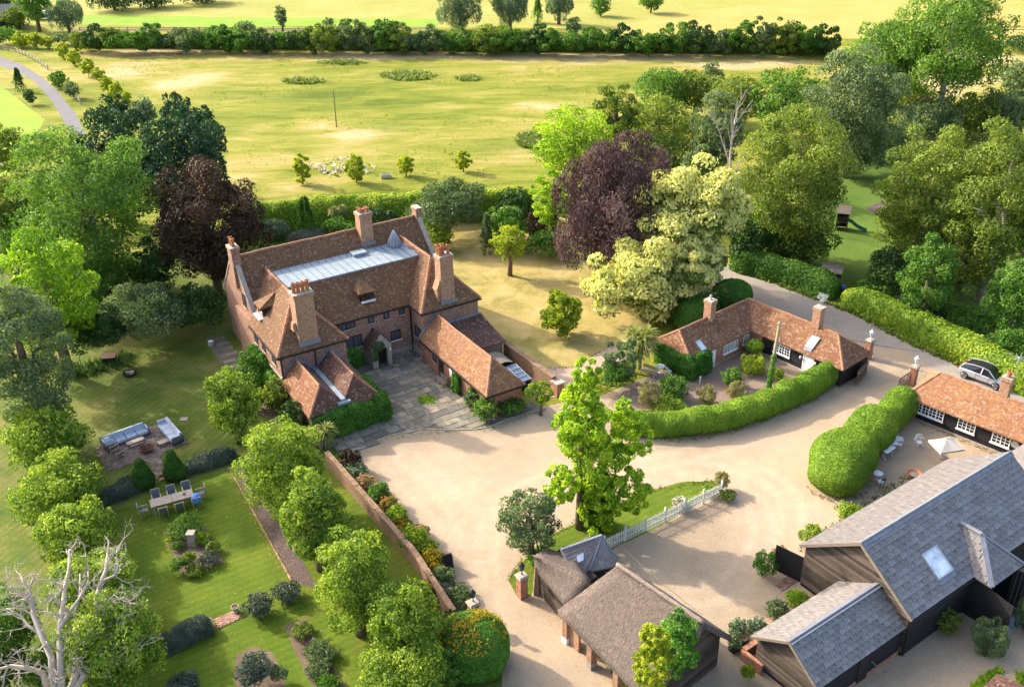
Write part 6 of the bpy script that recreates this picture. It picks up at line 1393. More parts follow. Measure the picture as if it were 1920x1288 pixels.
# ---- dining table and eight chairs
ta, tb = at(282, 945), at(352, 926); tang = math.atan2(tb[1] - ta[1], tb[0] - ta[0]); tc = (at(277, 938) + at(356, 915) + at(367, 931) + at(287, 956)) / 4
tc = (at(275.5, 939, .75) + at(354, 912, .75) + at(369, 928, .75) + at(287, 955, .75)) / 4; tc[2] = 0; TLn = np.linalg.norm(at(275.5, 939, .75) - at(354, 912, .75)); TW = .95
t = thing('dining_table', 'long weathered slatted garden dining table on the sunken lawn', 'table', tc, tang)
for k in range(2):
    for i in range(8): m = MB(); x0 = -TLn / 2 + k * TLn / 2 + .012; m.box(x0, -TW / 2 + i * TW / 8 + .005, .70, x0 + TLn / 2 - .024, -TW / 2 + (i + 1) * TW / 8 - .005, .75); part('top_slat', m, M['teak'], t)
for sx in (-1, 1):
    for sy in (-1, 1): m = MB(); x, y = sx * (TLn / 2 - .2), sy * .38; m.box(x - .05, y - .05, 0, x + .05, y + .05, .7); part('leg', m, M['teak'], t)
m = MB(); m.lathe([(.05, .75), (.09, .78), (.09, .86), (.03, .9)], 8, (.75, .05, 0)); solo('table_lantern', MB().lathe([(.05, 0), (.1, .03), (.1, .12), (.03, .17)], 8), M['oak'], 'small dark pot standing on the long garden dining table', 'pot', tc + np.array([math.cos(tang) * .85, math.sin(tang) * .85, .75]))
def dchair(loc, ang, label, cover=False):
    t = thing('dining_chair', label, 'chair', loc, ang, 'chairs around the garden dining table'); sling = M['sofaframe']
    m = MB(); m.box(-.24, -.24, .42, .24, .22, .45); part('seat', m, sling, t)
    m = MB(); m.add([(-.24, .22, .45), (.24, .22, .45), (.24, .36, 1.0), (-.24, .36, 1.0), (-.24, .25, .45), (.24, .25, .45), (.24, .39, 1.0), (-.24, .39, 1.0)], [(0, 1, 2, 3), (7, 6, 5, 4), (0, 4, 5, 1), (2, 6, 7, 3), (0, 3, 7, 4), (1, 5, 6, 2)]); part('backrest', m, sling, t)
    for s_ in (-1, 1):
        m = MB(); x = s_ * .29; m.box(x - .035, -.26, .62, x + .035, .3, .66); m.bar((x, .24, .0), (x, .4, 1.02), .055); m.bar((x, -.24, 0), (x, -.24, .63), .05); part('arm_frame', m, M['teak'], t)
    m = MB(); m.box(-.28, .36, .98, .28, .41, 1.04); part('top_rail', m, M['teak'], t)
    if cover:
        m = MB(); m.lathe([(.3, .5), (.38, .62), (.36, .85), (.2, 1.12), (.0, 1.16)], 10, (0, .1, 0)); part('rain_cover', m, flat('blue_tarpaulin', (.08, .25, .62), .5, .2, 3), t, smooth=True)
ux, uy = math.cos(tang), math.sin(tang)
def tp(x, y): return tc + np.array([ux * x - uy * y, uy * x + ux * y, 0])
for x, nm in ((-.95, 'left'), (.1, 'middle'), (1.15, 'right')): dchair(tp(x, .85), tang, {'left': 'dark sling armchair on the patio side of the dining table, leftmost of three', 'middle': 'dark sling armchair on the patio side of the dining table, between two others', 'right': 'dark sling armchair on the patio side of the dining table, rightmost of three'}[nm])
for x, nm in ((-.75, 'dark sling armchair on the rose bed side of the table, left of two'), (.35, 'dark sling armchair on the rose bed side of the table, beside the blue cover')): dchair(tp(x, -.85), tang + math.pi, nm)
dchair(tp(1.55, -.8), tang + math.pi, 'garden armchair under a bright blue rain cover', True)
dchair(tp(-TLn / 2 - .45, -.1), tang + R(90), 'garden armchair at the left head of the dining table'); dchair(tp(TLn / 2 + .45, .1), tang - R(90), 'garden armchair at the right head of the dining table')
# ---- bistro tables, chairs, parasol and fire bowl in the tea yard
def bistro(px_, label, rad=.36, rect=False, group=None):
    p = at(px_[0], px_[1], .72); t = thing('bistro_table', label, 'table', (p[0], p[1], .012), R(40)); m = MB()
    if rect: m.box(-.6, -.36, .70, .6, .36, .735)
    else: m.lathe([(rad - .02, .70), (rad, .71), (rad, .73), (rad - .02, .735)], 20)
    part('tabletop', m, M['white'], t)
    if rect:
        for sx in (-.5, .5): m = MB(); m.bar((sx, -.28, 0), (sx, .28, .7), .035); m.bar((sx, .28, 0), (sx, -.28, .7), .035); part('leg', m, M['white'], t)
    else:
        m = MB(); m.tube([(0, 0, .1), (0, 0, .7)], .03, 6); part('pedestal', m, M['white'], t)
        for k in range(3): a = k * 2.09; m = MB(); m.tube([(0, 0, .18), (.2 * math.cos(a), .2 * math.sin(a), .1), (.28 * math.cos(a), .28 * math.sin(a), 0)], .022, 5); part('leg', m, M['white'], t)
def bchair(px_, ang, label, frame='white', seat='white'):
    p = at(*px_); t = thing('bistro_chair', label, 'chair', (p[0], p[1], .012), R(ang)); m = MB(); m.lathe([(.19, .43), (.21, .44), (.21, .46), (.19, .47)], 14); part('seat', m, M[seat], t)
    m = MB(); m.tube([(-.18, .15, .46), (-.2, .24, .75), (-.12, .28, .9), (0, .29, .95), (.12, .28, .9), (.2, .24, .75), (.18, .15, .46)], .02, 5); m.tube([(-.1, .2, .5), (-.1, .27, .88)], .014, 4); m.tube([(.1, .2, .5), (.1, .27, .88)], .014, 4); m.tube([(0, .2, .5), (0, .28, .93)], .014, 4); m.box(-.19, .24, .70, .19, .265, .78); part('backrest', m, M[frame], t)
    for sx in (-.15, .15):
        for sy in (-.14, .15): m = MB(); m.tube([(sx, sy, .44), (sx * 1.25, sy * 1.3, 0)], .018, 5); part('leg', m, M[frame], t)
bistro((1683, 822), 'round white bistro table farthest up the yew hedge'); bistro((1674.5, 829.5), 'round white bistro table between another round table and the rectangular one'); bistro((1664, 841), 'rectangular white bistro table beside the yew hedge', rect=True)
bistro((1622, 857), 'round white bistro table tucked under the yew hedge'); bistro((1646, 887), 'round white bistro table alone on the gravel near the barn')
bchair((1684, 842), -40, 'white bistro chair right of the rectangular white table'); bchair((1653, 853), 100, 'white bistro chair with round seat left of the rectangular white table'); bchair((1630, 872), -60, 'white bistro chair between the two lone round tables'); bchair((1635, 893), 70, 'white bistro chair half hidden behind the near yew lobe'); bchair((1650, 912), 200, 'black framed bistro chair with white seat beside the lone round table', 'black', 'white')
def ornate():
    p = at(1721, 838); t = thing('ornate_chair', 'ornate white wirework chair alone in the middle of the tea yard', 'chair', (p[0], p[1], .012), R(30))
    m = MB(); m.lathe([(.22, .43), (.24, .45), (.22, .47)], 12); part('seat', m, M['white'], t)
    for k in range(4): a = k * math.pi / 2 + .4; m = MB(); m.tube([(.16 * math.cos(a), .16 * math.sin(a), .44), (.3 * math.cos(a), .3 * math.sin(a), .22), (.24 * math.cos(a), .24 * math.sin(a), 0)], .022, 5); part('leg', m, M['white'], t)
    m = MB()
    for k in range(7): a = R(20 + k * 23); m.tube([(.22 * math.cos(a), .22 * math.sin(a), .46), (.3 * math.cos(a + .3), .3 * math.sin(a), .72), (.26 * math.cos(a - .2), .3 * math.sin(a), .98)], .02, 5)
    m.tube([(.3 * math.cos(R(a)), .3 * math.sin(R(a)), .96) for a in range(10, 180, 17)], .025, 5); m.tube([(.4 * math.cos(R(a)), .34 * math.sin(R(a)), .68) for a in range(-20, 201, 22)], .022, 5); part('backrest', m, M['white'], t)
ornate()
def parasol():
    p = at(1768, 862); t = thing('market_parasol', 'off white canvas parasol with drooping square canopy in the tea yard', 'parasol', (p[0], p[1], .012), R(12))
    cv = flat('offwhite_canvas', (.50, .455, .38), .9, .08, 2); z0, z1, w_ = 1.3, 1.75, 1.0; A = (0.1, .25, z1)
    c4 = [(-w_, -w_ * .8, z0), (w_, -w_ * .8, z0), (w_, w_ * .8, z0 + .1), (-w_, w_ * .8, z0 + .1)]
    for i in range(4):
        a, b = Vector(c4[i]), Vector(c4[(i + 1) % 4]); mid = (a + b) / 2 - Vector((0, 0, .06)); m = MB(); m.slab([a, mid, A], .02); m.slab([mid, b, A], .02)
        m.add([a, b, b - Vector((0, 0, .14)), a - Vector((0, 0, .14))], [(0, 3, 2, 1), (0, 1, 2, 3)][:1]); part('canopy_panel', m, cv, t)
    m = MB(); m.tube([(0.1, .25, 0), (.1, .25, z1 + .06)], .03, 8); part('pole', m, M['teak'], t)
    for c in c4: m = MB(); m.bar((.1, .25, z1 - .05), (c[0], c[1], c[2] - .03), .025); part('rib', m, M['teak'], t)
    m = MB(); m.lathe([(.3, 0), (.3, .08), (.05, .12), (.05, .3)], 12, (.1, .25, 0)); part('base', m, M['stone'], t)
parasol()
t = thing('fire_bowl', 'terracotta fire bowl with pale ash standing on the gravel by the barn eaves', 'bowl', tuple(at(1713, 893)[:2]) + (.012,))
m = MB(); m.lathe([(.22, 0), (.3, .06), (.52, .26), (.54, .32), (.49, .31), (.36, .17), (.0, .13)], 20); part('bowl', m, M['pot'], t, smooth=True); m = MB(); m.lathe([(.32, .17), (.2, .2), (0, .215)], 12); part('ash', m, M['stone'], t)
# ---- cottage garden seat
t = thing('garden_table', 'round white table under the cordyline palms at the cottage end', 'table', tuple(at(1238, 700)[:2]) + (.018,)); m = MB(); m.lathe([(.38, .7), (.4, .715), (.4, .735), (.38, .74)], 18); part('tabletop', m, M['white'], t); m = MB(); m.tube([(0, 0, 0), (0, 0, .7)], .035, 6); m.lathe([(.22, 0), (.22, .03), (.05, .08)], 10); part('pedestal', m, M['white'], t)
t = thing('park_bench', 'pale slatted bench beside the round white table under the palms', 'bench', tuple(at(1216, 704)[:2]) + (.018,), R(-40))
for i in range(4): m = MB(); m.box(-.75, -.22 + i * .115, .42, .75, -.12 + i * .115, .455); part('seat_slat', m, M['teak'], t)
for i in range(3): m = MB(); m.box(-.75, .26, .52 + i * .12, .75, .29, .61 + i * .12); part('back_slat', m, M['teak'], t)
for sx in (-.65, .65):
    for sy in (-.18, .26): m = MB(); m.box(sx - .03, sy - .03, 0, sx + .03, sy + .03, .42 if sy < 0 else .88); part('leg', m, M['whitewood'], t)
bchair((1254, 704), 120, 'white chair right of the round table under the cordyline palms'); 
m = MB(); m.box(-.05, -.05, 0, .05, .05, .6); m.box(-.07, -.07, .6, .07, .07, .66); solo('marker_post', m, M['white'], 'short white marker post on the dark gravel in the cottage court', 'post', tuple(at(1312, 719)[:2]) + (.018,))
# ---- sunken garden ornaments
t = thing('stone_plinth', 'grey stone plinth with square top standing in the rose bed', 'plinth', at(362, 1020)); m = MB(); m.taper(-.28, -.28, 0, .28, .28, .9, .7); part('shaft', m, M['stone'], t); m = MB(); m.box(-.27, -.27, .9, .27, .27, 1.02); part('cap', m, M['stone'], t)
for (q, lb) in (((391, 1172), 'weathered stone planter at the lavender end of the small brick path'), ((442, 1146), 'weathered stone planter at the far end of the small brick path')):
    t = thing('stone_planter', lb, 'planter', at(*q)); m = MB(); m.lathe([(.17, 0), (.19, .04), (.15, .1), (.22, .38), (.25, .42), (.21, .42), (.2, .36)], 12); part('urn', m, M['stone'], t); m = MB(); m.lathe([(.2, .37), (0, .39)], 10); part('soil', m, M['brownwood'], t)
bp = thing('brick_path', None, None, at(399, 1162) + np.array([0, 0, .015]), 0); bp['kind'] = 'structure'
pa1, pb1, pc1, pd1 = at(399, 1162), at(439, 1145), at(458, 1156), at(406, 1181); o_ = at(399, 1162); ux1 = (pb1 - pa1); uy1 = (pd1 - pa1); Lx, Ly = np.linalg.norm(ux1), np.linalg.norm(uy1); nx_, ny_ = int(Lx / .22), int(Ly / .11); nx_, ny_ = min(nx_, 14), min(ny_, 14)
rb = [mk_flag('path_brick_a', (.38, .19, .13)), mk_flag('path_brick_b', (.46, .26, .19))]; rbm = [pm.mesh('brick', b_, uv=False) for b_ in rb]; an1 = math.atan2(ux1[1], ux1[0])
for j in range(ny_):
    for i in range(nx_):
        s_ = (i + .5 + (.5 if j % 2 else 0)) / (nx_ + .5); tt = (j + .5) / ny_; pA = pa1 + (pb1 - pa1) * s_; pB = pd1 + (pc1 - pd1) * s_; q = pA + (pB - pA) * tt - o_
        inst('brick', rnd.choice(rbm), bp, Matrix.Translation((q[0], q[1], 0)) @ Matrix.Rotation(an1, 4, 'Z') @ Matrix.Diagonal((Lx / nx_ * .95, Ly / ny_ * .93, .035 + rnd.uniform(-.005, .008), 1)))
# brick edging of the slate chip border
ed = thing('brick_edging', None, None, at(428, 875), 0); ed['kind'] = 'structure'; e0, e1 = at(428, 875), at(546, 1088); L = np.linalg.norm(e1 - e0); n = int(L / .23); an2 = math.atan2((e1 - e0)[1], (e1 - e0)[0])
for i in range(min(n, 298)): q = (e1 - e0) * (i + .5) / n; inst('brick', rnd.choice(rbm), ed, Matrix.Translation((q[0], q[1], 0)) @ Matrix.Rotation(an2, 4, 'Z') @ Matrix.Diagonal((.22, .11, .07 + rnd.uniform(-.01, .01), 1)))
# ---- odds and ends on the left lawn
t = thing('log_ring', 'round black fire dish with two sawn logs on the shaded lawn', 'fire dish', at(244, 702)); m = MB(); m.lathe([(.5, 0), (.62, .12), (.62, .2), (.5, .2), (.45, .08)], 16); part('dish', m, M['black'], t)
for (x, r_) in ((-.22, .13), (.16, .24)): m = MB(); m.lathe([(r_, .1), (r_, .3), (0, .3)], 10, (x, 0, 0)); part('log', m, M['teak'], t)
t = thing('storage_bench', 'dark lidded timber box under the trees at the lawn edge', 'box', at(207, 680), R(8)); m = MB(); m.box(-.55, -.3, .1, .55, .3, .7); part('box_body', m, M['blackwood'], t); m = MB(); m.slab([(-.62, -.4, .68), (.62, -.4, .68), (.62, .35, .86), (-.62, .35, .86)], .06); part('lid', m, M['brownwood'], t)
m = MB(); m.box(-.3, -.25, 0, .3, .25, .05); solo('paving_slab', m, M['stone'], 'single pale square slab on the lawn beside the shorter sofa', 'slab', at(345, 786))
t = thing('chiminea', 'small grey pot with white rim on the paved strip beside the manor flank', 'pot', at(397, 650)); m = MB(); m.lathe([(.15, 0), (.3, .1), (.32, .35), (.2, .5), (.22, .55)], 12); part('pot', m, M['stone'], t); m = MB(); m.lathe([(.2, .55), (.25, .58), (.2, .62)], 10); part('rim', m, M['white'], t)
tr_ = thing('flank_paving', None, None, (0, 0, .016)); tr_['kind'] = 'structure'
for i in range(7):
    for j in range(3):
        a = at(386, 638) + (at(440, 706) - at(386, 638)) * ((i + .5) / 7) + (at(418, 628) - at(386, 638)) * ((j + .5) / 3); inst('flagstone', rnd.choice(fm[:3]), tr_, Matrix.Translation((a[0], a[1], 0)) @ Matrix.Rotation(HF.rz + R(90), 4, 'Z') @ Matrix.Diagonal((.62, .55, .03, 1)))
# ---- playground
t = thing('play_tower', 'dark timber playhouse tower with pitched roof and green slide at the wood edge', 'playhouse', at(1577, 430), R(-20))
for sx in (-.6, .6):
    for sy in (-.6, .6): m = MB(); m.box(sx - .06, sy - .06, 0, sx + .06, sy + .06, 2.3); part('post', m, M['brownwood'], t)
m = MB(); m.box(-.65, -.65, 1.05, .65, .65, 1.15); part('floor', m, M['brownwood'], t)
m = MB(); m.box(-.65, .6, .1, .65, .65, 2.2); m.box(-.65, -.65, .1, -.6, .65, 2.2); m.box(-.6, -.65, 1.15, .65, -.6, 1.75); part('wall', m, M['blackwood'], t)
m = MB(); m.slab([(-.8, -.8, 2.2), (.8, -.8, 2.2), (.8, 0, 2.95), (-.8, 0, 2.95)], .06); m.slab([(.8, .8, 2.2), (-.8, .8, 2.2), (-.8, 0, 2.95), (.8, 0, 2.95)], .06); part('roof', m, M['oak'], t)
gs = flat('green_plastic', (.015, .14, .09), .35, .1); m = MB(); path_ = [(.65, 0, 1.12), (1.0, 0, 1.0), (1.5, 0, .62), (2.0, 0, .36), (2.5, 0, .16), (2.8, 0, .12)]
for a, b in zip(path_, path_[1:]):
    m.add([(a[0], -.26, a[2]), (b[0], -.26, b[2]), (b[0], .26, b[2]), (a[0], .26, a[2])], [(0, 1, 2, 3)])
    for s_ in (-.26, .26): m.bar((a[0], s_, a[2] + .1), (b[0], s_, b[2] + .1), .06, .22)
part('slide', m, gs, t)
t = thing('garden_shed', 'small dark shed with grey felt roof behind the roadside hedge', 'shed', at(1556, 535), R(-25)); m = MB(); m.box(-.9, -.7, 0, .9, .7, 1.7); part('wall', m, M['blackwood'], t); m = MB(); m.slab([(-1.05, -.85, 1.75), (1.05, -.85, 1.75), (1.05, .85, 2.05), (-1.05, .85, 2.05)], .07); part('roof', m, M['oak'], t)
t = thing('water_butt', 'blue tarpaulin covered crate beside the small shed at the hedge gap', 'crate', at(1571, 549), R(-25)); m = MB(); m.box(-.6, -.4, 0, .6, .4, .7); part('crate', m, M['blackwood'], t); m = MB(); m.taper(-.66, -.46, .62, .66, .46, .8, .9); part('cover', m, flat('blue_sheet', (.03, .10, .45), .5, .2), t)
t = thing('log_pile', 'pale heap of cut logs behind the long roadside hedge', 'log pile', at(1682, 566), R(-25))
for k in range(9): m = MB(); m.tube([(-.7 + rnd.uniform(-.1, .1), (k % 4) * .28 - .4, .14 + .24 * (k // 4)), (.7, (k % 4) * .28 - .4, .16 + .24 * (k // 4))], .14, 7); part('log', m, M['teak'], t)
# ---- post and rail fence by the lane and odds in the far meadow
def rail_fence(pts, label, name='rail_fence', h=1.0, mat='teak', step=2.4):
    P = resample(gpts(pts), step); O = P[0]; t = thing(name, label, 'fence', O)
    for i, p in enumerate(P):
        q = p - O; m = MB(); m.box(q[0] - .07, q[1] - .07, 0, q[0] + .07, q[1] + .07, h + .1); part('post', m, M[mat], t)
        if i + 1 < len(P):
            r_ = P[i + 1] - O
            for z in (.45 * h, .9 * h): m = MB(); m.bar((q[0], q[1], z), (r_[0], r_[1], z), .05, .12); part('rail', m, M[mat], t)
rail_fence([(-10, 92), (30, 98), (62, 112), (90, 132)], 'pale post and rail fence curving along the lane, far length'); rail_fence([(128, 172), (140, 184), (152, 196)], 'short length of pale rail fence between the lane shrubs and the conifers')
rail_fence([(150, 58), (420, 58), (700, 56)], 'low dark rail fence along the farm track beyond the hedgerow', h=.8, mat='brownwood', step=6)
rail_fence([(1870, 60), (1960, 62)], 'dark rail fence in the gap right of the tall ash trees', h=1.2, mat='blackwood', step=3)
m = MB(); q0, q1 = at(631, 238), at(625, 170, 6.8); m.tube([(0, 0, 0), tuple((q1 - q0))], [.11, .07], 6); solo('bare_pole', m, M['oak'], 'thin bare leaning pole standing alone in the meadow', 'pole', q0)
t = thing('water_trough', 'small grey water trough in the grass by the young meadow trees', 'trough', at(724, 334), .2); m = MB(); m.box(-.7, -.35, 0, .7, .35, .12); m.box(-.7, -.35, .12, .7, -.28, .5); m.box(-.7, .28, .12, .7, .35, .5); m.box(-.7, -.28, .12, -.63, .28, .5); m.box(.63, -.28, .12, .7, .28, .5); part('tank', m, M['metal'], t); m = MB(); m.box(-.63, -.28, .12, .63, .28, .4); part('water', m, M['blueglass'], t)
t = thing('parked_van', 'white van half hidden between the trees at the far left corner', 'van', at(82, 37), R(20)); m = MB(); m.box(-2.4, -.95, .35, 1.2, .95, 2.2); m.add([(1.2, -.95, .35), (2.4, -.95, .35), (2.4, .95, .35), (1.2, .95, .35), (1.2, -.9, 2.1), (1.7, -.9, 1.95), (1.7, .9, 1.95), (1.2, .9, 2.1), (2.4, -.95, 1.0), (2.4, .95, 1.0)], [(0, 1, 8, 5, 4), (2, 3, 7, 6, 9), (1, 2, 9, 8), (4, 5, 6, 7)]); part('body', m, M['white'], t); m = MB(); m.add([(2.38, -.85, 1.05), (2.38, .85, 1.05), (1.75, .8, 1.9), (1.75, -.8, 1.9)], [(0, 1, 2, 3)]); m.V = [(x + .02, y, z) for x, y, z in m.V]; part('windscreen', m, M['glass'], t)
for x in (-1.5, 1.6):
    for s_ in (-.9, .9): m = MB(); m.lathe([(.1, -.1), (.33, -.1), (.33, .1), (.1, .1)], 12); m.V = [(x + a, s_ + c_, .34 + b) for a, b, c_ in m.V]; part('wheel', m, M['black'], t)
t = thing('farm_house', 'dark roofed house showing at the far left corner behind trees', 'house', at(10, 52), R(15)); m = MB(); m.box(-4, -3, 0, 4, 3, 3); part('wall', m, M['blackwood'], t); part('roof', MB().slab([(-4.4, -3.4, 2.9), (4.4, -3.4, 2.9), (4.4, 0, 5.4), (-4.4, 0, 5.4)], .1), M['slate'], t); part('roof', MB().slab([(4.4, 3.4, 2.9), (-4.4, 3.4, 2.9), (-4.4, 0, 5.4), (4.4, 0, 5.4)], .1), M['slate'], t)
# raised planters by the outhouse, brick box with log store
t = thing('brick_planter', 'low brick planter wall with a log store against the slate outhouse', 'planter', at(1392, 1236), BF.rz)
m = MB(); m.box(0, -.1, 0, 5.4, .1, .75); m.box(-.1, -1.4, 0, .1, .1, .75); part('wall', m, M['brick_red'], t)
for i in range(14): m = MB(); m.box(.05 + i * .38, -.16, .75, .41 + i * .38, .16, .82); part('coping_brick', m, M['brick_red'], t)
for k in range(12): m = MB(); m.tube([(.25 + (k % 6) * .22, -1.1, .12 + .2 * (k // 6)), (.25 + (k % 6) * .22, -.5, .12 + .2 * (k // 6))], .1, 6); part('log', m, M['brownwood'], t)
t = thing('trough_planter', 'dark timber trough planter at the corner of the slate outhouse', 'planter', at(1384, 1214), BF.rz); m = MB(); m.box(-.6, -.22, 0, .6, .22, .45); part('trough', m, M['blackwood'], t); m = MB(); m.box(-.55, -.18, .44, .55, .18, .47); part('soil', m, M['brownwood'], t)
st_ = thing('brick_steps', None, None, tuple(at(1478, 1090)[:2]) + (.012,), BF.rz); st_['kind'] = 'structure'
for j in range(6):
    for i in range(9): inst('brick', rnd.choice(rbm), st_, Matrix.Translation((i * .23 - .9 + (.11 if j % 2 else 0), j * .115 - .3, 0)) @ Matrix.Diagonal((.22, .108, .05, 1)))
p, pA, pB = at(1870, 1262, 1.9), at(1836, 1294, 1.9), at(1935, 1292, 1.9); t = thing('cabin_roof', 'corner of a brown shingled roof at the bottom right corner', 'shed', (p[0], p[1], 0))
va, vb = Vector(pA - p).normalized(), Vector(pB - p).normalized(); q0 = Vector((0, 0, 1.9)); qa, qb, qc = q0 + va * 4, q0 + vb * 4, q0 + va * 4 + vb * 4; part('roof', MB().slab([q0, qa, qc, qb], .1), M['tile_dark'], t)
i0 = q0 + (va + vb) * .25; m = MB(); m.prism([tuple((i0))[:2], tuple(i0 + va * 3)[:2], tuple(i0 + va * 3 + vb * 3)[:2], tuple(i0 + vb * 3)[:2]], 0, 1.8); part('wall', m, M['blackwood'], t)
# ------------------------------------------------------------------ trees and shrubs
T_ = lambda *a, **k: plant('tree', *a, **k)
def S_(kind, leaf, bbox, label, cat='shrub', clear=.05, name='shrub', **k):
    k.setdefault('limbs', False); return plant(name, kind, leaf, bbox, clear, label, cat, **k)
# left wood
T_('round', 'fresh', (28, 236, 292, 520), 2.5, 'big bright green sycamore left of the copper brown tree', 'tree')
plant('conifer', 'loose', 'conifer', (140, 196, 310, 430), .3, 'dark feathery conifer behind the bright sycamore, left of two', 'conifer', dens=1.3, lpx=6, flatz=1.2, extra=[((180, 178, 250, 260), 7.0)])
plant('conifer', 'loose', 'conifer', (256, 190, 448, 440), .3, 'dark feathery conifer behind the copper brown beech, right of two', 'conifer', dens=1.3, lpx=6, flatz=1.2, extra=[((290, 174, 372, 260), 7.0), ((330, 200, 420, 300), 5.0)])
S_('round', 'grey', (248, 176, 292, 240), 'pale grey leaved crown poking up among the dark conifers', 'tree', 7.0, name='tree', limbs=True)
T_('round', 'copper', (278, 284, 494, 545), 1.2, 'rounded copper brown beech left of the manor', 'tree', dens=1.2)
T_('loose', 'bright', (-20, 418, 196, 690), 1.5, 'bright yellow green oak at the left edge of the lawn', 'tree', lpx=6, tsh=-.12)
T_('round', 'sage', (-60, 490, 136, 830), .6, 'dusky grey green tree filling the left edge', 'tree', tsh=.0)
T_('round', 'olive', (-40, 300, 110, 470), 3, 'olive green tree at the left edge behind the bright oak', 'tree')
T_('round', 'mid', (-30, 380, 120, 520), 1, 'mid green tree at the left edge between olive and bright crowns', 'tree')
S_('low', 'sage', (180, 508, 345, 660), 'arching grey green shrub spreading under the left trees', jit=.7, lpx=5, tsh=-.1)
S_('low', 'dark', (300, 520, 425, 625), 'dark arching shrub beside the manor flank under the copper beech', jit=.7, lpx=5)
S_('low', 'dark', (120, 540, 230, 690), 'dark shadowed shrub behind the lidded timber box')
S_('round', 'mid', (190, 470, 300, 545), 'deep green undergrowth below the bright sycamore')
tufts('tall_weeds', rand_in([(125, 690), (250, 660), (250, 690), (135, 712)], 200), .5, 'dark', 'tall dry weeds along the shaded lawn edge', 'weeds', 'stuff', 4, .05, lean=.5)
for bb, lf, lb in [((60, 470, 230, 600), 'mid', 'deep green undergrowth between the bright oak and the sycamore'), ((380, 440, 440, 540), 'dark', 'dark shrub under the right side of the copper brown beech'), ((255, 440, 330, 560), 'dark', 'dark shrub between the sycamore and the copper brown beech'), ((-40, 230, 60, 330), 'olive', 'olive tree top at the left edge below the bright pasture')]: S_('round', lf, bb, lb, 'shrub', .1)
# behind the manor
hedge('boundary_hedge', gpts([(455, 432), (560, 428), (680, 420), (800, 412), (900, 408), (1000, 405)]), 3.2, [3.3, 3.6, 3.4, 3.5], 'privet', 'tall golden topped boundary hedge between the manor garden and the meadow', 'hedge', 4.6, .45, .9, tsh=.2)
S_('cone', 'mid', (545, 368, 602, 452), 'bushy conical shrub behind the manor near the boundary hedge', 'shrub')
S_('round', 'grey', (488, 408, 545, 452), 'blue grey rounded shrub behind the manor')
S_('round', 'dark', (662, 380, 768, 470), 'dark evergreen shrub beside the middle manor chimney', lob=30)
S_('round', 'mid', (604, 405, 672, 455), 'mid green shrub below the small palm behind the manor')
S_('low', 'sage', (770, 318, 925, 452), 'large dark willow leaved shrub behind the right manor gable', jit=.7, lob=44, tsh=-.15)
S_('round', 'mid', (905, 378, 990, 470), 'rounded mid green shrub at the back of the parched lawn')
S_('round', 'yellow', (792, 412, 852, 470), 'feathery yellow green shrub against the right manor gable', tsh=-.1)
S_('cone', 'sage', (895, 400, 930, 476), 'slender ivy clad stump at the back of the parched lawn', 'tree stump')
S_('round', 'copper', (985, 395, 1030, 450), 'small dark purple shrub at the back lawn edge')
S_('round', 'dark', (920, 350, 1010, 420), 'dark evergreen shrub in front of the boundary hedge end')
S_('low', 'mid', (985, 425, 1065, 482), 'leafy shrub under the lime green tree at the lawn edge')
topiary('dome_hut', [(tuple(at(580, 462)[:2]) + (.6,), (2.4, 1.6, 1.3))], 'lavender', 'low dark rounded clipped mound behind the manor roof', 'shrub', 3.6, .12)
T_('loose', 'yellow', (918, 418, 992, 492), 1.7, 'small yellow green tree with thin trunk alone on the parched lawn', 'tree', lpx=4.2, tsh=.05)
S_('round', 'yellow', (1012, 538, 1094, 632), 'fluffy yellow green rounded bush on the parched lawn', lpx=5.5, tsh=.0, lob=70, dens=1.8)
T_('round', 'bright', (1000, 195, 1150, 330), 5.0, 'lime green robinia behind the purple beech', 'tree', tsh=.0, lpx=4.6, flatz=.5)
S_('loose', 'bright', (990, 300, 1085, 445), 'lower skirts of lime green foliage beside the purple beech', 'tree', 1.0, name='tree', limbs=True, lpx=4.6, flatz=.5)
T_('weep', 'purple', (1028, 256, 1292, 540), .3, 'large purple weeping beech beside the yellow flowering chestnut', 'tree', lpx=6.8, tvar=.45, dens=1.4)
T_('round', 'bloom', (1192, 290, 1394, 520), 2.6, 'huge chestnut covered in creamy yellow flowers between the purple beech and the cottage', 'tree', bloom=.95, dens=1.3, extra=[((1098, 430, 1300, 604), .1), ((1230, 420, 1368, 596), .1)])
# right hand wood
T_('loose', 'olive', (1105, 148, 1205, 285), 4.5, 'ivy clad olive green tree with dark trunk at the left of the far wood', 'tree')
W = [((1160, 180, 1310, 300), 'olive', 'olive bushy tree behind the purple beech'), ((1186, 125, 1300, 215), 'mid', 'rounded green tree at the meadow edge of the far wood'), ((1260, 128, 1350, 210), 'olive', 'pale olive crown at the back of the far wood beside the rounded green one'),
     ((1330, 135, 1430, 235), 'olive', 'dome of olive foliage in the far wood left of the bright crest'), ((1405, 130, 1540, 250), 'mid', 'broad bright crest of trees at the back of the far wood'), ((1290, 170, 1400, 330), 'sage', 'greyish leafy tree behind the pale dead birch limbs'), ((1310, 118, 1360, 165), 'sage', 'small grey green bush at the far wood edge by the dry meadow')]
for bb, lf, lb in W: T_('round', lf, bb, 1.5, lb, 'tree', lpx=4.4, tsh=.05)
T_('round', 'olive', (1385, 192, 1604, 480), 1.2, 'huge olive and gold tree beside the playground lawn', 'tree', tsh=.08, lpx=4.6)
S_('round', 'mid', (1390, 360, 1500, 490), 'dark leafy shrub at the foot of the huge olive tree', tsh=-.1)
S_('round', 'dark', (1360, 400, 1440, 500), 'very dark evergreen behind the roadside hedge and the flowering chestnut')
T_('round', 'sage', (1510, 78, 1700, 325), .8, 'tall grey green poplar like tree left of the two ash trees', 'tree', lpx=4.4)
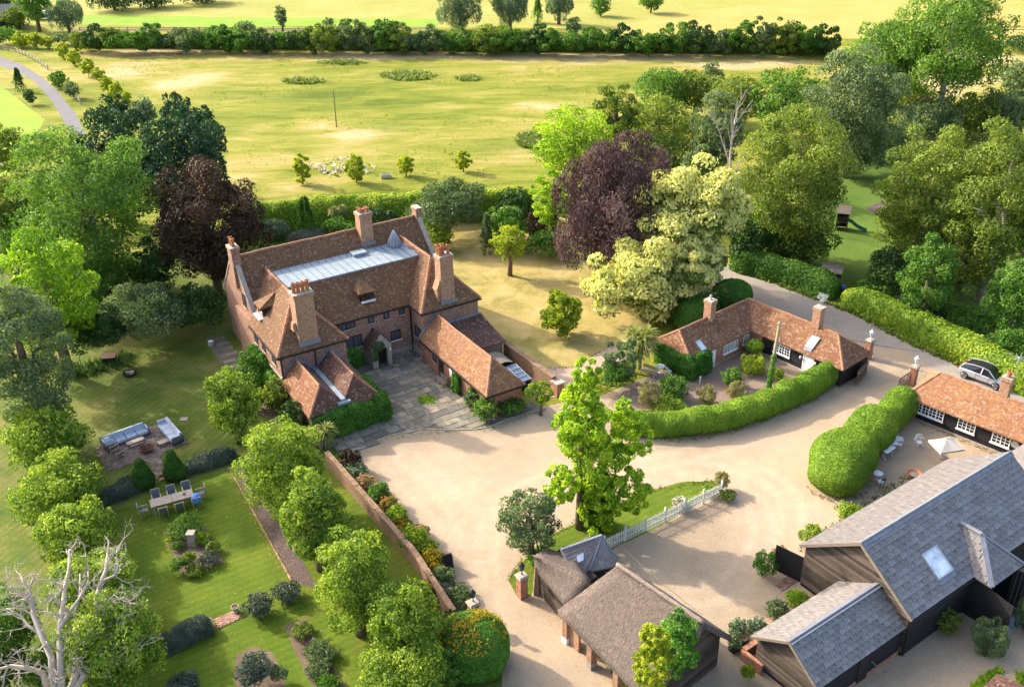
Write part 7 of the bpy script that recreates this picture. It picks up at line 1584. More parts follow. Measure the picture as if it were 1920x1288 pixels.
T_('round', 'fresh', (1592, 28, 1760, 180), 5.5, 'large round green ash tree, left of the pair by the dry meadow', 'tree', lpx=4.6, tsh=-.06)
T_('round', 'fresh', (1672, -40, 1895, 190), 6.0, 'tallest green ash tree, right of the pair, cut by the top of the picture', 'tree', lpx=4.8, bark='bark_pale')
for bb, lf, lb in [((1690, 178, 1800, 270), 'sage', 'grey green thicket under the ash trees'), ((1760, 172, 1890, 260), 'olive', 'round olive bush behind the big yellowing tree'), ((1600, 215, 1720, 300), 'sage', 'shadowed grey bush beside the playground lawn'), ((1870, 165, 1960, 230), 'dark', 'dark blue green bush at the right edge behind the yellowing tree'), ((1872, 115, 1950, 175), 'sage', 'small grey tree at the right edge of the dry meadow')]: S_('round', lf, bb, lb, 'shrub', .2, lpx=4.4)
T_('round', 'olive', (1648, 212, 1850, 500), 1.6, 'big yellowing tree leaning over the playground', 'tree', tsh=.12, lpx=4.8)
T_('round', 'olive', (1780, 205, 1985, 540), 2.0, 'broad olive tree with pale trunk at the right edge', 'tree', tsh=.02, lpx=4.8, bark='bark_pale')
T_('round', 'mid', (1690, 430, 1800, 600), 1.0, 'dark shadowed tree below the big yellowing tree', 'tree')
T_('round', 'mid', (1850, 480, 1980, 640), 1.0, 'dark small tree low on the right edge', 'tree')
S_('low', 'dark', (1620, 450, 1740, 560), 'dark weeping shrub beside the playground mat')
for i, (bb, lf, lb) in enumerate([((1600, 520, 1690, 570), 'mid', 'scrub clump behind the shed gap in the roadside hedge'), ((1680, 545, 1790, 610), 'dark', 'dark scrub behind the middle of the long hedge'), ((1770, 570, 1880, 640), 'mid', 'green scrub with dry stems behind the right part of the long hedge'), ((1850, 600, 1950, 690), 'mid', 'green scrub behind the hedge at the right edge'), ((1440, 440, 1530, 500), 'dark', 'dark clipped evergreen mound behind the left roadside hedge')]): S_('low', lf, bb, lb)
for bb, lf, lb in [((1170, 240, 1300, 360), 'olive', 'leafy olive crown peeping over the purple beech'), ((1272, 262, 1345, 390), 'sage', 'grey green crown right behind the yellow flowering chestnut'), ((1490, 150, 1560, 280), 'olive', 'narrow olive crown left of the tall grey green poplar'), ((1540, 230, 1660, 330), 'sage', 'grey shrubs at the foot of the tall grey green poplar'), ((1660, 150, 1760, 230), 'olive', 'olive scrub in front of the left ash tree'), ((1830, 160, 1930, 260), 'sage', 'grey green thicket right of the ash trunks'), ((1440, 400, 1570, 500), 'olive', 'lower leafy skirt of the playground edge trees'), ((1640, 330, 1760, 480), 'olive', 'low leafy boughs beside the playground mat'), ((1740, 400, 1880, 560), 'olive', 'shaded leafy crown under the broad olive tree'), ((1880, 300, 1990, 520), 'mid', 'deep green crown cut by the right edge')]: S_('round', lf, bb, lb, 'tree', .3, name='tree', limbs=True, lpx=4.6)
# hedges along the road
hedge('roadside_hedge', gpts([(1372, 500), (1430, 515), (1500, 535), (1568, 560)]), 2.4, [2.3, 2.4, 2.3], 'mid', 'dark clipped hedge along the far side of the road, left of the shed gap', 'hedge', 4.4, .22, 1.0, .3)
hedge('roadside_hedge', gpts([(1583, 566), (1660, 598), (1750, 640), (1850, 690), (1950, 745)]), 2.5, [2.0, 2.1, 2.2, 2.2], 'privet', 'long yellow green hedge along the road behind the silver car', 'hedge', 5.0, .26, 1.0, .3, tsh=.05)
# garden round the cottage
topiary('clipped_shrub', [(tuple(at(1306, 612)[:2]) + (1.2,), (2.2, 1.7, 1.9), .5)], 'ivy', 'bright green clipped laurel behind the cottage chimney, left of two', 'shrub', 4.0, .16, expo=2.3, jit=.5, asp=.6)
topiary('clipped_shrub', [(tuple(at(1368, 582)[:2]) + (1.2,), (2.2, 1.6, 2.0), .5)], 'ivy', 'bright green clipped laurel by the road, right of two', 'shrub', 4.0, .16, expo=2.3, jit=.5, asp=.6)
def yew_path(pxs, rx, h, n):
    P = resample([at(*p) for p in pxs], .1); L = []
    for i in range(n):
        c = P[int((len(P) - 1) * i / (n - 1))]; q = P[min(len(P) - 1, int((len(P) - 1) * i / (n - 1)) + 3)] - P[max(0, int((len(P) - 1) * i / (n - 1)) - 3)]
        yaw = math.atan2(q[1], q[0]); k = rnd.uniform(.95, 1.06); seg = len(P) * .1 / n
        hh = np.interp(i / (n - 1), np.linspace(0, 1, len(h)), h) * rnd.uniform(.94, 1.06); ww = np.interp(i / (n - 1), np.linspace(0, 1, len(rx)), rx)
        L.append(((c[0], c[1], hh * .46), (max(1.2, seg * 1.3) * k, ww * k, hh * .56), yaw))
    return L
topiary('cloud_hedge', yew_path([(1178, 808), (1260, 812), (1340, 800), (1420, 778), (1500, 745), (1560, 712), (1580, 690)], [.95, 1.05, 1.1, 1.05, .95, .8], [1.7, 1.7, 1.75, 1.75, 1.85, 2.0, 2.0], 20), 'yew', 'long billowing clipped yew hedge curving round the cottage garden', 'hedge', 3.9, .16, .95, expo=2.3, jit=.5, fr=.6)
YP = smooth_path([at(1566, 908), at(1578, 882), at(1612, 846), at(1648, 815), at(1686, 780)], 2); YR = resample(YP, .1); YL = []
for i in range(15):
    s_ = i / 14; c_ = YR[int((len(YR) - 1) * s_)]; w_ = np.interp(s_, [0, .15, .38, .55, .72, 1], [2.0, 2.3, 1.45, 1.85, 1.15, 1.25]); h_ = np.interp(s_, [0, .15, .38, .58, .78, 1], [2.4, 3.1, 2.1, 3.0, 2.1, 2.5]); YL.append(((c_[0], c_[1], h_ * .45), (w_, w_ * .98, h_ * .55), .85))
topiary('cloud_yew', YL, 'yew', 'three lobed clipped yew mass between the drive and the tea yard', 'hedge', 3.9, .09, .9, expo=2.3, jit=.5, fr=.7)
def cordyline(px_, top, label, heads=3, hs=1.0):
    p = at(*px_); h = 2.6
    t = thing('cordyline_palm', label, 'palm', p); m = MB(); C = []; 
    for k in range(heads):
        a = k * 2.2 + .5; x, y = .55 * math.cos(a) * (heads > 1), .55 * math.sin(a) * (heads > 1); z = top * rnd.uniform(.82, 1.0); m.tube([(0, 0, 0), (x * .3, y * .3, z * .5), (x, y, z)], [.14, .11, .09], 7); C.append((x, y, z))
    part('trunk', m, M['bark_pale'], t, smooth=True); Vs = []; n = 260
    for c in C:
        d = unit(rng.normal(size=(n, 3)) + np.array([0, 0, .25])); L = hs * rng.uniform(.7, 1.1, n); s = np.cross(d, np.array([0, 0, 1.])); s = unit(s) * .045
        mid = c + d * (L * .55)[:, None]; tip = c + d * L[:, None] - np.array([0, 0, 1]) * (L * .30)[:, None]; b = np.array(c)[None] + d * .1
        for p0_, p1_, w0, w1 in ((b, mid, .8, 1.0), (mid, tip, 1.0, .15)):
            V = np.stack([p0_ - s * w0, p0_ + s * w0, p1_ + s * w1, p1_ - s * w1], 1); Vs.append((V.reshape(-1, 3), np.arange(n * 4).reshape(n, 4), np.repeat(rng.uniform(.1, 1, n), 4)))
    obj('fronds', np_mesh('fronds', Vs, M['leaf_palm']), t)
cordyline((1199, 692), 3.6, 'taller cordyline palm clump with spiky heads at the cottage end', 3, 1.5); cordyline((1186, 698), 2.3, 'shorter cordyline palm leaning left at the cottage end', 1, 1.45); cordyline((637, 436), 2.8, 'small yellowing cordyline palm behind the manor', 2, .9)
S_('round', 'sage', (1128, 628, 1200, 722), 'grey green shrub below the palms by the pink path', lob=24); S_('low', 'mid', (1120, 668, 1190, 736), 'low dark shrub hedge left of the dark gravel court')
def ivy_mass(lobes, label, lf='ivy', nm='ivy', lpx=5.0, e=2.6, b=.24): return topiary(nm, lobes, lf, label, 'ivy', lpx, b, 1.3, expo=e, jit=.75, asp=.7, fr=1.2)
def hl(F_, u, v, z, a, b, c): p = F_.w(u, v, z); return ((p[0], p[1], p[2]), (a, b, c), F_.rz)
ivy_mass([hl(HF, -10.2, -9.15, .95, 3.1, .5, 1.35), hl(HF, -7.0, -6.6, 1.0, .5, 2.9, 1.3), hl(HF, -7.1, -8.9, 1.05, .7, .75, 1.4)], 'thick ivy covering the front and right walls of the double gabled annex')
ivy_mass([hl(HF, -13.2, 2.2, 1.3, .5, 2.6, 1.7), hl(HF, -13.3, -1.2, 1.1, .45, 1.9, 1.4)], 'dark ivy climbing the left flank of the manor')
ivy_mass([hl(HF, -6.8, -.9, 1.3, .35, .9, 1.6), hl(HF, -5.6, .05, .8, .9, .4, 1.1)], 'climber on the courtyard wall left of the stone porch')
ivy_mass([hl(HF, -3.75, -1.28, 2.2, .55, .12, .55), hl(HF, -4.1, -1.3, 1.5, .25, .12, .6)], 'thin creeper over the left shoulder of the stone porch', 'sage', lpx=4)
ivy_mass([hl(HF, -.12, -8.8, .9, .22, .45, 1.1)], 'narrow ivy column on the red tiled range beside its dark door'); ivy_mass([hl(HF, -.1, -11.4, .8, .2, .3, .95)], 'thin ivy strand on the red tiled range near its corner')
ivy_mass([hl(CF, -1.5, -8.6, .9, .9, .35, 1.3), hl(CF, -1.0, -7.3, .95, .4, 1.2, 1.2), hl(CF, -3.6, -8.8, 1.2, 1.6, .4, 1.0)], 'ivy wrapping the near end of the cottage')
S_('round', 'fresh', (884, 742, 935, 792), 'leafy shrub with pale flowers at the corner of the red tiled range', bloom=0); S_('low', 'mid', (925, 738, 985, 780), 'dark shrub along the end wall of the red tiled range'); S_('round', 'white', (905, 768, 928, 792), 'small white flowering plant at the paving edge by the red tiled range', 'plant')
S_('round', 'sage', (868, 730, 900, 770), 'wispy plant at the foot of the red tiled range')
plant('small_tree', 'round', 'privet', (985, 710, 1042, 765), .9, 'small round headed tree left of the tall lime green tree', 'tree', lob=22)
for bb, lf, lb, kd in [((1194, 712, 1240, 768), 'straw', 'pale silvery rosemary bush in the cottage court', 'willow'), ((1232, 700, 1292, 752), 'mid', 'large deep green bush in the cottage court', 'round'), ((1220, 745, 1290, 778), 'privet', 'low olive green bush in front of the deep green one', 'low'), ((1306, 722, 1346, 758), 'straw', 'pale flowering clump beside the yew hedge', 'willow'),
     ((1352, 688, 1394, 728), 'mid', 'dome of dark green santolina in the cottage court', 'round'), ((1386, 664, 1440, 704), 'yellow', 'feathery yellow green bush near the cottage door', 'willow'), ((1446, 690, 1472, 712), 'privet', 'small golden shrub right of the telegraph pole', 'round'), ((1360, 715, 1400, 750), 'straw', 'wispy dry grasses in the middle of the cottage court', 'willow')]: S_(kd, lf, bb, lb, tsh=-.05 if lf == 'yellow' else 0)
t = thing('potted_shrub', 'dark rounded shrub in a big pot in the inner corner of the cottage', 'potted plant', tuple(at(1412, 668)[:2]) + (.018,)); m = MB(); m.lathe([(.35, 0), (.5, .3), (.55, .7), (.5, .72), (.48, .6)], 14); part('pot', m, M['brownwood'], t)
n = 900; d = unit(rng.normal(size=(n, 3))); C = d * np.array([.85, .85, .6]) * rng.uniform(.8, 1.05, (n, 1)) + np.array([0, 0, 1.05]); obj('foliage', np_mesh('foliage', [leaf_geo(C, d, rng.uniform(.07, .12, n), rng.random(n) * .7, .6)], M['leaf_privet']), t)
# the tall lime green tree on the grass island
T_('loose', 'bright', (1026, 722, 1154, 872), 5.6, 'tall lime green tree standing on the grass island in the drive', 'tree', lpx=5.8, dens=1.35, tsh=.08, trunk=.6, lob=84, tvar=.36,
   extra=[((1056, 664, 1132, 800), 8.2), ((1062, 800, 1176, 940), 2.6), ((1082, 880, 1170, 1006), .2), ((1140, 756, 1228, 880), 4.6), ((1140, 862, 1226, 968), 1.8), ((1014, 866, 1098, 955), 2.4), ((1146, 742, 1190, 810), 7.0)])
ivy_mass([(tuple(at(1122, 985)[:2]) + (1.7,), (.85, .85, 2.6))], 'dark ivy clothing the trunk of the tall island tree', 'mid', e=2.2, b=.35, lpx=5)
T_('loose', 'sage', (926, 912, 1062, 1042), .9, 'grey green apple tree beside the slate roofed wing', 'tree', lpx=5.2, tsh=-.05)
S_('low', 'ivy', (985, 1025, 1040, 1062), 'green ground shrub at the foot of the apple tree'); S_('low', 'white', (1090, 1000, 1130, 1040), 'pale ground cover beside the tall island tree', 'plant')
S_('round', 'white', (1258, 930, 1292, 958), 'white flowering clump against the picket fence', 'plant'); S_('round', 'privet', (1310, 908, 1340, 930), 'yellowish clump against the picket fence end', 'plant'); S_('willow', 'straw', (1338, 880, 1368, 918), 'tall dry grass clump at the end of the picket fence', 'grass'); S_('low', 'olive', (1346, 915, 1380, 940), 'low plants round the end post of the picket fence', 'plant')
# pollard limes
RL = [((386, 682, 488, 830), 'pollard lime nearest the manor, alone above the lavender hedge'), ((448, 778, 610, 975), 'pollard lime by the annex corner, widest of the right hand row'), ((524, 866, 655, 1070), 'pollard lime third along the right hand row, beside the garden wall'), ((588, 988, 742, 1195), 'pollard lime fourth along the right hand row'), ((680, 1084, 834, 1262), 'pollard lime fifth along the right hand row, by the golden bush'), ((668, 1172, 862, 1340), 'pollard lime at the bottom end of the right hand row')]
for i, (bb, lb) in enumerate(RL): plant('pollard_lime', 'round', 'lime', (bb[0] + 2, bb[1], bb[2] - 2, bb[3]), .3, lb, 'tree', 'pollard limes in two rows', lpx=5.4, jit=.6, dens=1.5, tvar=.36, lob=120, flatz=.9, tsh=(.04, .12, .0, .06, .1, .12)[i])
LL = [((8, 756, 164, 890), 'pollard lime at the far end of the left hand row'), ((22, 850, 188, 985), 'pollard lime second from the far end of the left hand row'), ((62, 932, 218, 1072), 'pollard lime in the middle of the left hand row'), ((88, 1018, 262, 1190), 'pollard lime behind the bleached dead tree'), ((108, 1100, 312, 1320), 'pollard lime nearest the camera in the left hand row')]
for i, (bb, lb) in enumerate(LL): plant('pollard_lime', 'round', 'lime', (bb[0] + 3, bb[1], bb[2] - 3, bb[3]), .3, lb, 'tree', 'pollard limes in two rows', lpx=5.6, jit=.6, dens=1.5, tvar=.36, lob=120, flatz=.9, tsh=(.1, .07, .1, .05, .08)[i])
S_('round', 'mid', (-40, 1090, 70, 1240), 'dark green tree at the bottom left edge beside the dead tree', 'tree', .5, name='tree'); S_('low', 'mid', (40, 1200, 160, 1300), 'dark bush at the foot of the bleached dead tree'); S_('round', 'dark', (-30, 1210, 40, 1300), 'small dark bush in the bottom left corner')
# lavender and low clipped hedges
lav = [([(345, 890), (395, 870), (440, 852)], 'dark lavender hedge right of the garden steps'), ([(182, 948), (230, 925), (285, 905)], 'dark lavender hedge left of the garden steps'), ([(302, 1222), (350, 1196), (396, 1176)], 'low dark clipped hedge left of the small brick path')]
for p_, lb in lav: hedge('lavender_hedge', gpts(p_), 1.25, .85, 'lavender', lb, 'hedge', 5.0, .38, 1.3, .5, .32, jit=.9, fr=1.4, tvar=.4)
for bb, lb in [((455, 1108, 515, 1160), 'dark rounded lavender bush right of the small brick path'), ((508, 1086, 566, 1132), 'dark rounded lavender bush nearest the slate chip border')]: S_('round', 'lavender', bb, lb, lpx=4.2, jit=.7)
for q_, lb in [((272, 912), 'clipped conical box bush left of the garden steps'), ((330, 896), 'clipped conical box bush right of the garden steps')]:
    p = at(*q_); topiary('box_cone', [((p[0], p[1], .55), (.80, .80, .75)), ((p[0], p[1], 1.15), (.60, .60, .75)), ((p[0], p[1], 1.75), (.34, .34, .7))], 'mid', lb, 'shrub', 3.8, .08, 1.2, expo=2.0, jit=.55, asp=.55, tsh=-.1)
for bb, lf, lb in [((310, 965, 385, 1005), 'fresh', 'sprawling green shrub at the top of the rose bed'), ((320, 1012, 345, 1032), 'mid', 'small green cushion in the rose bed left of the plinth'), ((335, 1030, 372, 1062), 'olive', 'straggly brownish herbs in the rose bed below the plinth'), ((372, 1030, 410, 1060), 'lavender', 'grey herbs in the rose bed right of the plinth'), ((362, 995, 395, 1020), 'privet', 'yellow green rose behind the plinth'),
     ((545, 1165, 590, 1195), 'olive', 'low herbs at the top of the long shrub bed'), ((570, 1196, 632, 1240), 'sage', 'rounded grey green shrub, upper of two in the long shrub bed'), ((572, 1232, 625, 1272), 'sage', 'rounded grey green shrub, lower of two in the long shrub bed'), ((440, 1215, 510, 1290), 'lavender', 'grey brown shrubs filling the round bed'), ((505, 1240, 540, 1280), 'sage', 'small pale green bush on the rim of the round bed'), ((310, 1255, 375, 1310), 'lavender', 'dark low shrub at the bottom edge left of the round bed')]: S_('low', lf, bb, lb, lpx=4.2)
for bb, lf, lb in [((440, 655, 505, 735), 'mid', 'leafy shrub between the manor flank and the nearest pollard lime'), ((486, 705, 545, 775), 'olive', 'straggly olive shrub beside the left wall of the gabled annex'), ((520, 750, 580, 815), 'dark', 'dark shrub at the left corner of the gabled annex'), ((455, 720, 500, 770), 'privet', 'yellowish low shrub in the bed behind the nearest pollard lime')]: S_('round', lf, bb, lb)
cordyline((602, 842), 1.5, 'low spiky cordyline at the ivy corner of the gabled annex', 2, 1.1)
for bb, lf, lb in [((318, 1040, 350, 1072), 'mid', 'low green herbs at the bottom left of the rose bed'), ((345, 1055, 385, 1082), 'olive', 'brownish low herbs at the bottom of the rose bed'), ((385, 1012, 412, 1036), 'olive', 'dry herbs on the right edge of the rose bed'), ((310, 1000, 330, 1020), 'privet', 'pale cushion plant at the left corner of the rose bed'), ((588, 1260, 640, 1300), 'mid', 'green shrub at the bottom of the long shrub bed'), ((455, 1225, 500, 1255), 'olive', 'olive herbs at the top of the round bed')]: S_('low', lf, bb, lb, lpx=4.2)
# borders
fl = [((640, 842, 672, 880), 'copper', 'rusty stems at the annex end of the flower border'), ((650, 868, 682, 896), 'grey', 'silvery plant at the annex end of the flower border'), ((668, 890, 700, 920), 'pink', 'pink valerian clump at the upper end of the flower border'), ((690, 905, 728, 945), 'mid', 'green clump between pink valerians in the flower border'), ((712, 930, 738, 958), 'red', 'red flowering clump in the middle of the flower border'), ((725, 945, 760, 985), 'privet', 'leafy clump below the red flowers in the border'),
      ((735, 970, 765, 1000), 'gold', 'small yellow clump in the flower border'), ((750, 985, 795, 1030), 'privet', 'wide green clump in the lower flower border'), ((765, 985, 800, 1012), 'pink', 'trailing pink flowers on the gravel side of the border'), ((788, 1012, 815, 1040), 'privet', 'lime green clump above the yellow flowers in the border'), ((792, 1032, 832, 1066), 'gold', 'bright yellow clump near the folding chalkboard'), ((812, 1062, 845, 1095), 'sage', 'dark green plants between yellow flowers and pier'), ((838, 1100, 880, 1128), 'sage', 'pale scrub at the foot of the round capped pier'),
      ((826, 1092, 852, 1112), 'white', 'white flowers by the garden wall end'), ((780, 1088, 822, 1125), 'red', 'reddish climber over the lower garden wall')]
for bb, lf, lb in fl: S_('low', lf, (bb[0] - 7, bb[1] - 6, bb[2] + 8, bb[3] + 6), lb, 'flower clump', name='flower_clump', lpx=4.6, jit=.8, tvar=.4)
def golden():
    p = at(893, 1245); topiary('golden_bush', [((p[0] - .1, p[1], 1.35), (1.95, 1.75, 1.95))], 'ivy', 'big rounded bush with golden orange top beside the drive', 'shrub', 4.6, .14, 1.15, expo=2.4, jit=.5, asp=.6, tsh=.05)
    o = bpy.data.objects['golden_bush']; n = 2600; d = unit(rng.normal(size=(n, 3)) + np.array([-.2, .25, .9])); d = d[(d[:, 2] > .45)]; k = len(d); q = (np.abs(d) ** 2.4).sum(1) ** (1 / 2.4)
    C = d / q[:, None] * np.array([1.98, 1.78, 1.98]) * rng.uniform(.98, 1.06, (k, 1)) + np.array([0, 0, 1.35]); m_ = np.array([mnoise.noise(Vector(c * 1.1)) for c in C]); C, d, m_ = C[m_ > -.18], d[m_ > -.18], m_[m_ > -.18]; k = len(C)
    obj('golden_shoots', np_mesh('golden_shoots', [leaf_geo(C, unit(d + rng.normal(size=(k, 3)) * .5), .075 * rng.uniform(.7, 1.3, k), np.clip(.45 + m_ + rng.normal(0, .2, k), 0, 1), .65)], M['leaf_gold']), o)
golden()
S_('low', 'dark', (820, 1130, 860, 1190), 'dark purple tinged shrub at the end of the garden wall'); S_('low', 'mid', (800, 1200, 870, 1300), 'dark undergrowth left of the golden bush')
# plants by the barns
for bb, lf, lb, kd in [((1412, 1030, 1458, 1084), 'ivy', 'fountain of green grass by the open side door of the big slate barn', 'willow'), ((1446, 1020, 1480, 1062), 'red', 'reddish shrub by the open side door of the big slate barn', 'round'), ((1500, 978, 1552, 1025), 'privet', 'green shrubs against the slate barn eaves, nearest the door', 'low'), ((1566, 940, 1622, 978), 'privet', 'low green shrubs against the slate barn eaves by the shutter', 'low'), ((1436, 1118, 1480, 1165), 'sage', 'grey bushy plant in front of the outhouse planter', 'round'), ((1470, 1102, 1516, 1138), 'bright', 'bright lime green leafy plant in the outhouse planter', 'round'),
     ((1398, 1155, 1440, 1195), 'grey', 'silver grey lavender beside the outhouse planter', 'round'), ((1366, 1158, 1402, 1190), 'grey', 'white flowering bush at the end of the outhouse planter', 'round'), ((1362, 1182, 1396, 1220), 'sage', 'dark bush in the trough planter', 'round'), ((1388, 1238, 1418, 1280), 'yellow', 'yellow flowering plants below the brick planter', 'low'),
     ((1818, 1158, 1896, 1232), 'sage', 'rounded wispy bush in front of the cart porch', 'willow'), ((1900, 1120, 1960, 1190), 'sage', 'wispy bush at the right edge beyond the cart porch', 'willow'), ((1752, 1135, 1806, 1190), 'olive', 'straggly climber on the long wall of the big slate barn', 'loose')]: S_(kd, lf, bb, lb, lpx=4.2, tsh=-.05)
tufts('grass_verge', rand_in([(1815, 1290), (1870, 1250), (1880, 1258), (1835, 1300)], 160), .22, 'bright', 'bright grass along the brown shingled roof edge', 'grass', 'stuff', 6, .08)
tufts('grass_verge', rand_in([(1905, 1262), (1930, 1258), (1935, 1300), (1905, 1300)], 80), .22, 'bright', 'bright grass tuft at the bottom right corner', 'grass', 'stuff', 6, .08)
# climber over the thatched barn
plant('roof_climber', 'loose', 'yellow', (1184, 1150, 1262, 1340), 2.2, 'yellow green climber tumbling down the thatched barn roof', 'climber', lpx=6.5, dens=2.2, lob=90, tsh=.2, trunk=0)
plant('roof_climber', 'round', 'ivy', (1232, 1138, 1314, 1275), 2.6, 'dark green ivy hanging off the gable end of the thatched barn', 'climber', lpx=5.5, dens=1.5, tsh=.05, trunk=0)
# bleached dead tree in the bottom left corner
def dead_tree():
    base = at(112, 1420); O = base; t = thing('dead_tree', 'bleached leafless dead tree with many bare branches in the bottom left corner', 'tree', O)
    s_ = ppm(at(110, 1250, 5)); m = MB(); tw = MB()
    def px3(x, y, z): return Vector(at(x, y, z) - O)
    limbs = [([(112, 1340, 2.2), (100, 1270, 4.2), (78, 1190, 5.6), (60, 1120, 6.6), (48, 1095, 7.0)], .26), ([(112, 1340, 2.2), (115, 1260, 4.4), (112, 1180, 5.8), (122, 1100, 6.8), (130, 1030, 7.8)], .24), ([(118, 1330, 2.4), (150, 1230, 4.6), (180, 1160, 5.6), (190, 1090, 6.6), (202, 1035, 7.4)], .24),
             ([(118, 1330, 2.4), (160, 1260, 4.0), (205, 1190, 5.0), (232, 1150, 5.6)], .2), ([(108, 1330, 2.4), (80, 1260, 3.8), (20, 1248, 4.4), (-20, 1256, 4.6)], .2), ([(150, 1270, 3.6), (200, 1240, 4.2), (255, 1218, 4.6)], .13), ([(78, 1190, 5.6), (40, 1155, 6.0), (12, 1140, 6.4)], .1), ([(60, 1120, 6.6), (30, 1110, 6.8), (20, 1095, 7.2)], .08),
             ([(112, 1180, 5.8), (150, 1120, 6.8), (165, 1060, 7.6)], .12), ([(190, 1090, 6.6), (222, 1060, 7.2), (220, 1025, 7.6)], .09), ([(60, 1120, 6.6), (52, 1100, 7.0), (40, 1082, 7.4)], .07), ([(122, 1100, 6.8), (90, 1130, 6.6), (92, 1125, 6.8)], .06), ([(150, 1230, 4.6), (140, 1150, 6.0), (150, 1075, 7.2)], .12), ([(180, 1160, 5.6), (215, 1115, 6.3), (240, 1130, 6.2)], .08), ([(205, 1190, 5.0), (235, 1165, 5.2), (245, 1130, 5.8)], .07)]
    m.tube([(0, 0, -.2), tuple(px3(112, 1340, 2.2) * .6), tuple(px3(114, 1330, 2.5))], [.42, .36, .3], 9)
    def branch(p, d, L, r_, lev):
        pts = [p]; q = p.copy(); dd = d.copy(); k = 4
        for i in range(k): dd = (dd + Vector(rng.normal(0, .22, 3)) + Vector((0, 0, .06))).normalized(); q = q + dd * (L / k); pts.append(q.copy())
        tw.tube(pts, [r_ * (1 - .8 * i / k) for i in range(k + 1)], 5)
        if lev > 0:
            for i in range(3): j = rnd.randint(1, k); branch(pts[j], (dd + Vector(rng.normal(0, .7, 3))).normalized(), L * rnd.uniform(.4, .65), r_ * .5, lev - 1)
    for pts, r_ in limbs:
        P = [px3(*q) for q in pts]; Q = [P[0]]
        for a, b in zip(P, P[1:]): Q += [a.lerp(b, .5) + Vector(rng.normal(0, .1, 3)), b]
        n = len(Q); lb = MB(); lb.tube(Q, [r_ * (1 - .75 * i / (n - 1)) for i in range(n)], 7); part('limb', lb, M['deadwood'], t, smooth=True)
        for i in range(1, n):
            d = (Q[i] - Q[i - 1]).normalized()
            for _ in range(2): branch(Q[i].lerp(Q[i - 1], rnd.random()), (d * .7 + Vector(rng.normal(0, .6, 3)) + Vector((0, 0, .25))).normalized(), rnd.uniform(.7, 1.7), r_ * .22 + .012, 2)
    part('trunk', m, M['deadwood'], t, smooth=True); part('twigs', tw, M['deadwood'], t, kind='stuff')
dead_tree()
def bare(px_b, tips, label):
    O = at(*px_b); t = thing('bare_birch', label, 'tree', O); m = MB(); tw = MB()
    for pts in tips:
        P = [Vector((0, 0, 0))] + [Vector(at(*q) - O) for q in pts]; m.tube(P, [.10 * (1 - .7 * i / (len(P) - 1)) for i in range(len(P))], 6)
        for a, b in zip(P[1:], P[2:]):
            for _ in range(9): c = a.lerp(b, rnd.random()); d = (b - a).normalized() * .8 + Vector(rng.normal(0, .4, 3)); tw.tube([c, c + d * .8, c + d * 1.5 + Vector((0, 0, .3))], [.03, .02, .008], 4)
    part('limb', m, M['deadwood'], t, smooth=True); part('twigs', tw, M['deadwood'], t, kind='stuff')
bare((1372, 420), [[(1366, 300, 7), (1345, 235, 11), (1325, 205, 13)], [(1370, 290, 7.5), (1378, 225, 11.5), (1392, 178, 14)], [(1368, 295, 7.5), (1376, 235, 11), (1412, 188, 13.5)], [(1372, 340, 4.5), (1392, 290, 7.5)]], 'pale bare birch limbs rising out of the far wood')
# meadow trees
for x, y0, y1, w_, lb in [(564, 290, 345, 38, 'young yellow green tree at the meadow edge, leftmost beyond the boundary hedge'), (666, 292, 342, 40, 'young yellow green tree beside the white wild flowers'), (760, 292, 330, 34, 'young yellow green sapling behind the dark willow leaved shrub, left'), (868, 280, 322, 32, 'young yellow green sapling behind the boundary hedge end')]: plant('young_tree', 'round', 'yellow', (x - w_ / 2, y0 - 4, x + w_ / 2, y1), .05, lb, 'tree', lpx=3.4, tsh=.3, lob=40, dens=1.8, trunk=.6)
for i, (x, y, w_, h_) in enumerate([(38, 75, 28, 24), (66, 74, 26, 28), (90, 80, 16, 18), (117, 96, 22, 22), (138, 108, 24, 24), (163, 126, 24, 30), (184, 140, 20, 22), (200, 158, 24, 26), (219, 172, 28, 34), (235, 184, 20, 22)]): plant('young_tree', 'round', 'yellow', (x - w_ / 2 - 2, y - h_ / 2 - 3, x + w_ / 2 + 2, y + h_ / 2 + 2), .1, 'small yellow leaved tree in the row beside the lane, ' + ('at the hedgerow end' if i < 3 else 'level with the rail fence' if i < 6 else 'near the dark conifers'), 'tree', 'yellow saplings beside the lane', lpx=3.2, tsh=.3, lob=36, dens=1.8, trunk=.5)
for bb, lf, lb in [((90, 132, 127, 165), 'mid', 'round green bush on the far verge of the lane'), ((117, 150, 147, 184), 'sage', 'dark round bush beside the lane'), ((22, 128, 46, 170), 'dark', 'small dark conifer on the near verge of the lane, farther one'), ((44, 165, 66, 196), 'dark', 'small dark bush on the near verge of the lane, nearer one')]: S_('cone' if 'conifer' in lb else 'round', lf, bb, lb, lpx=3.6)
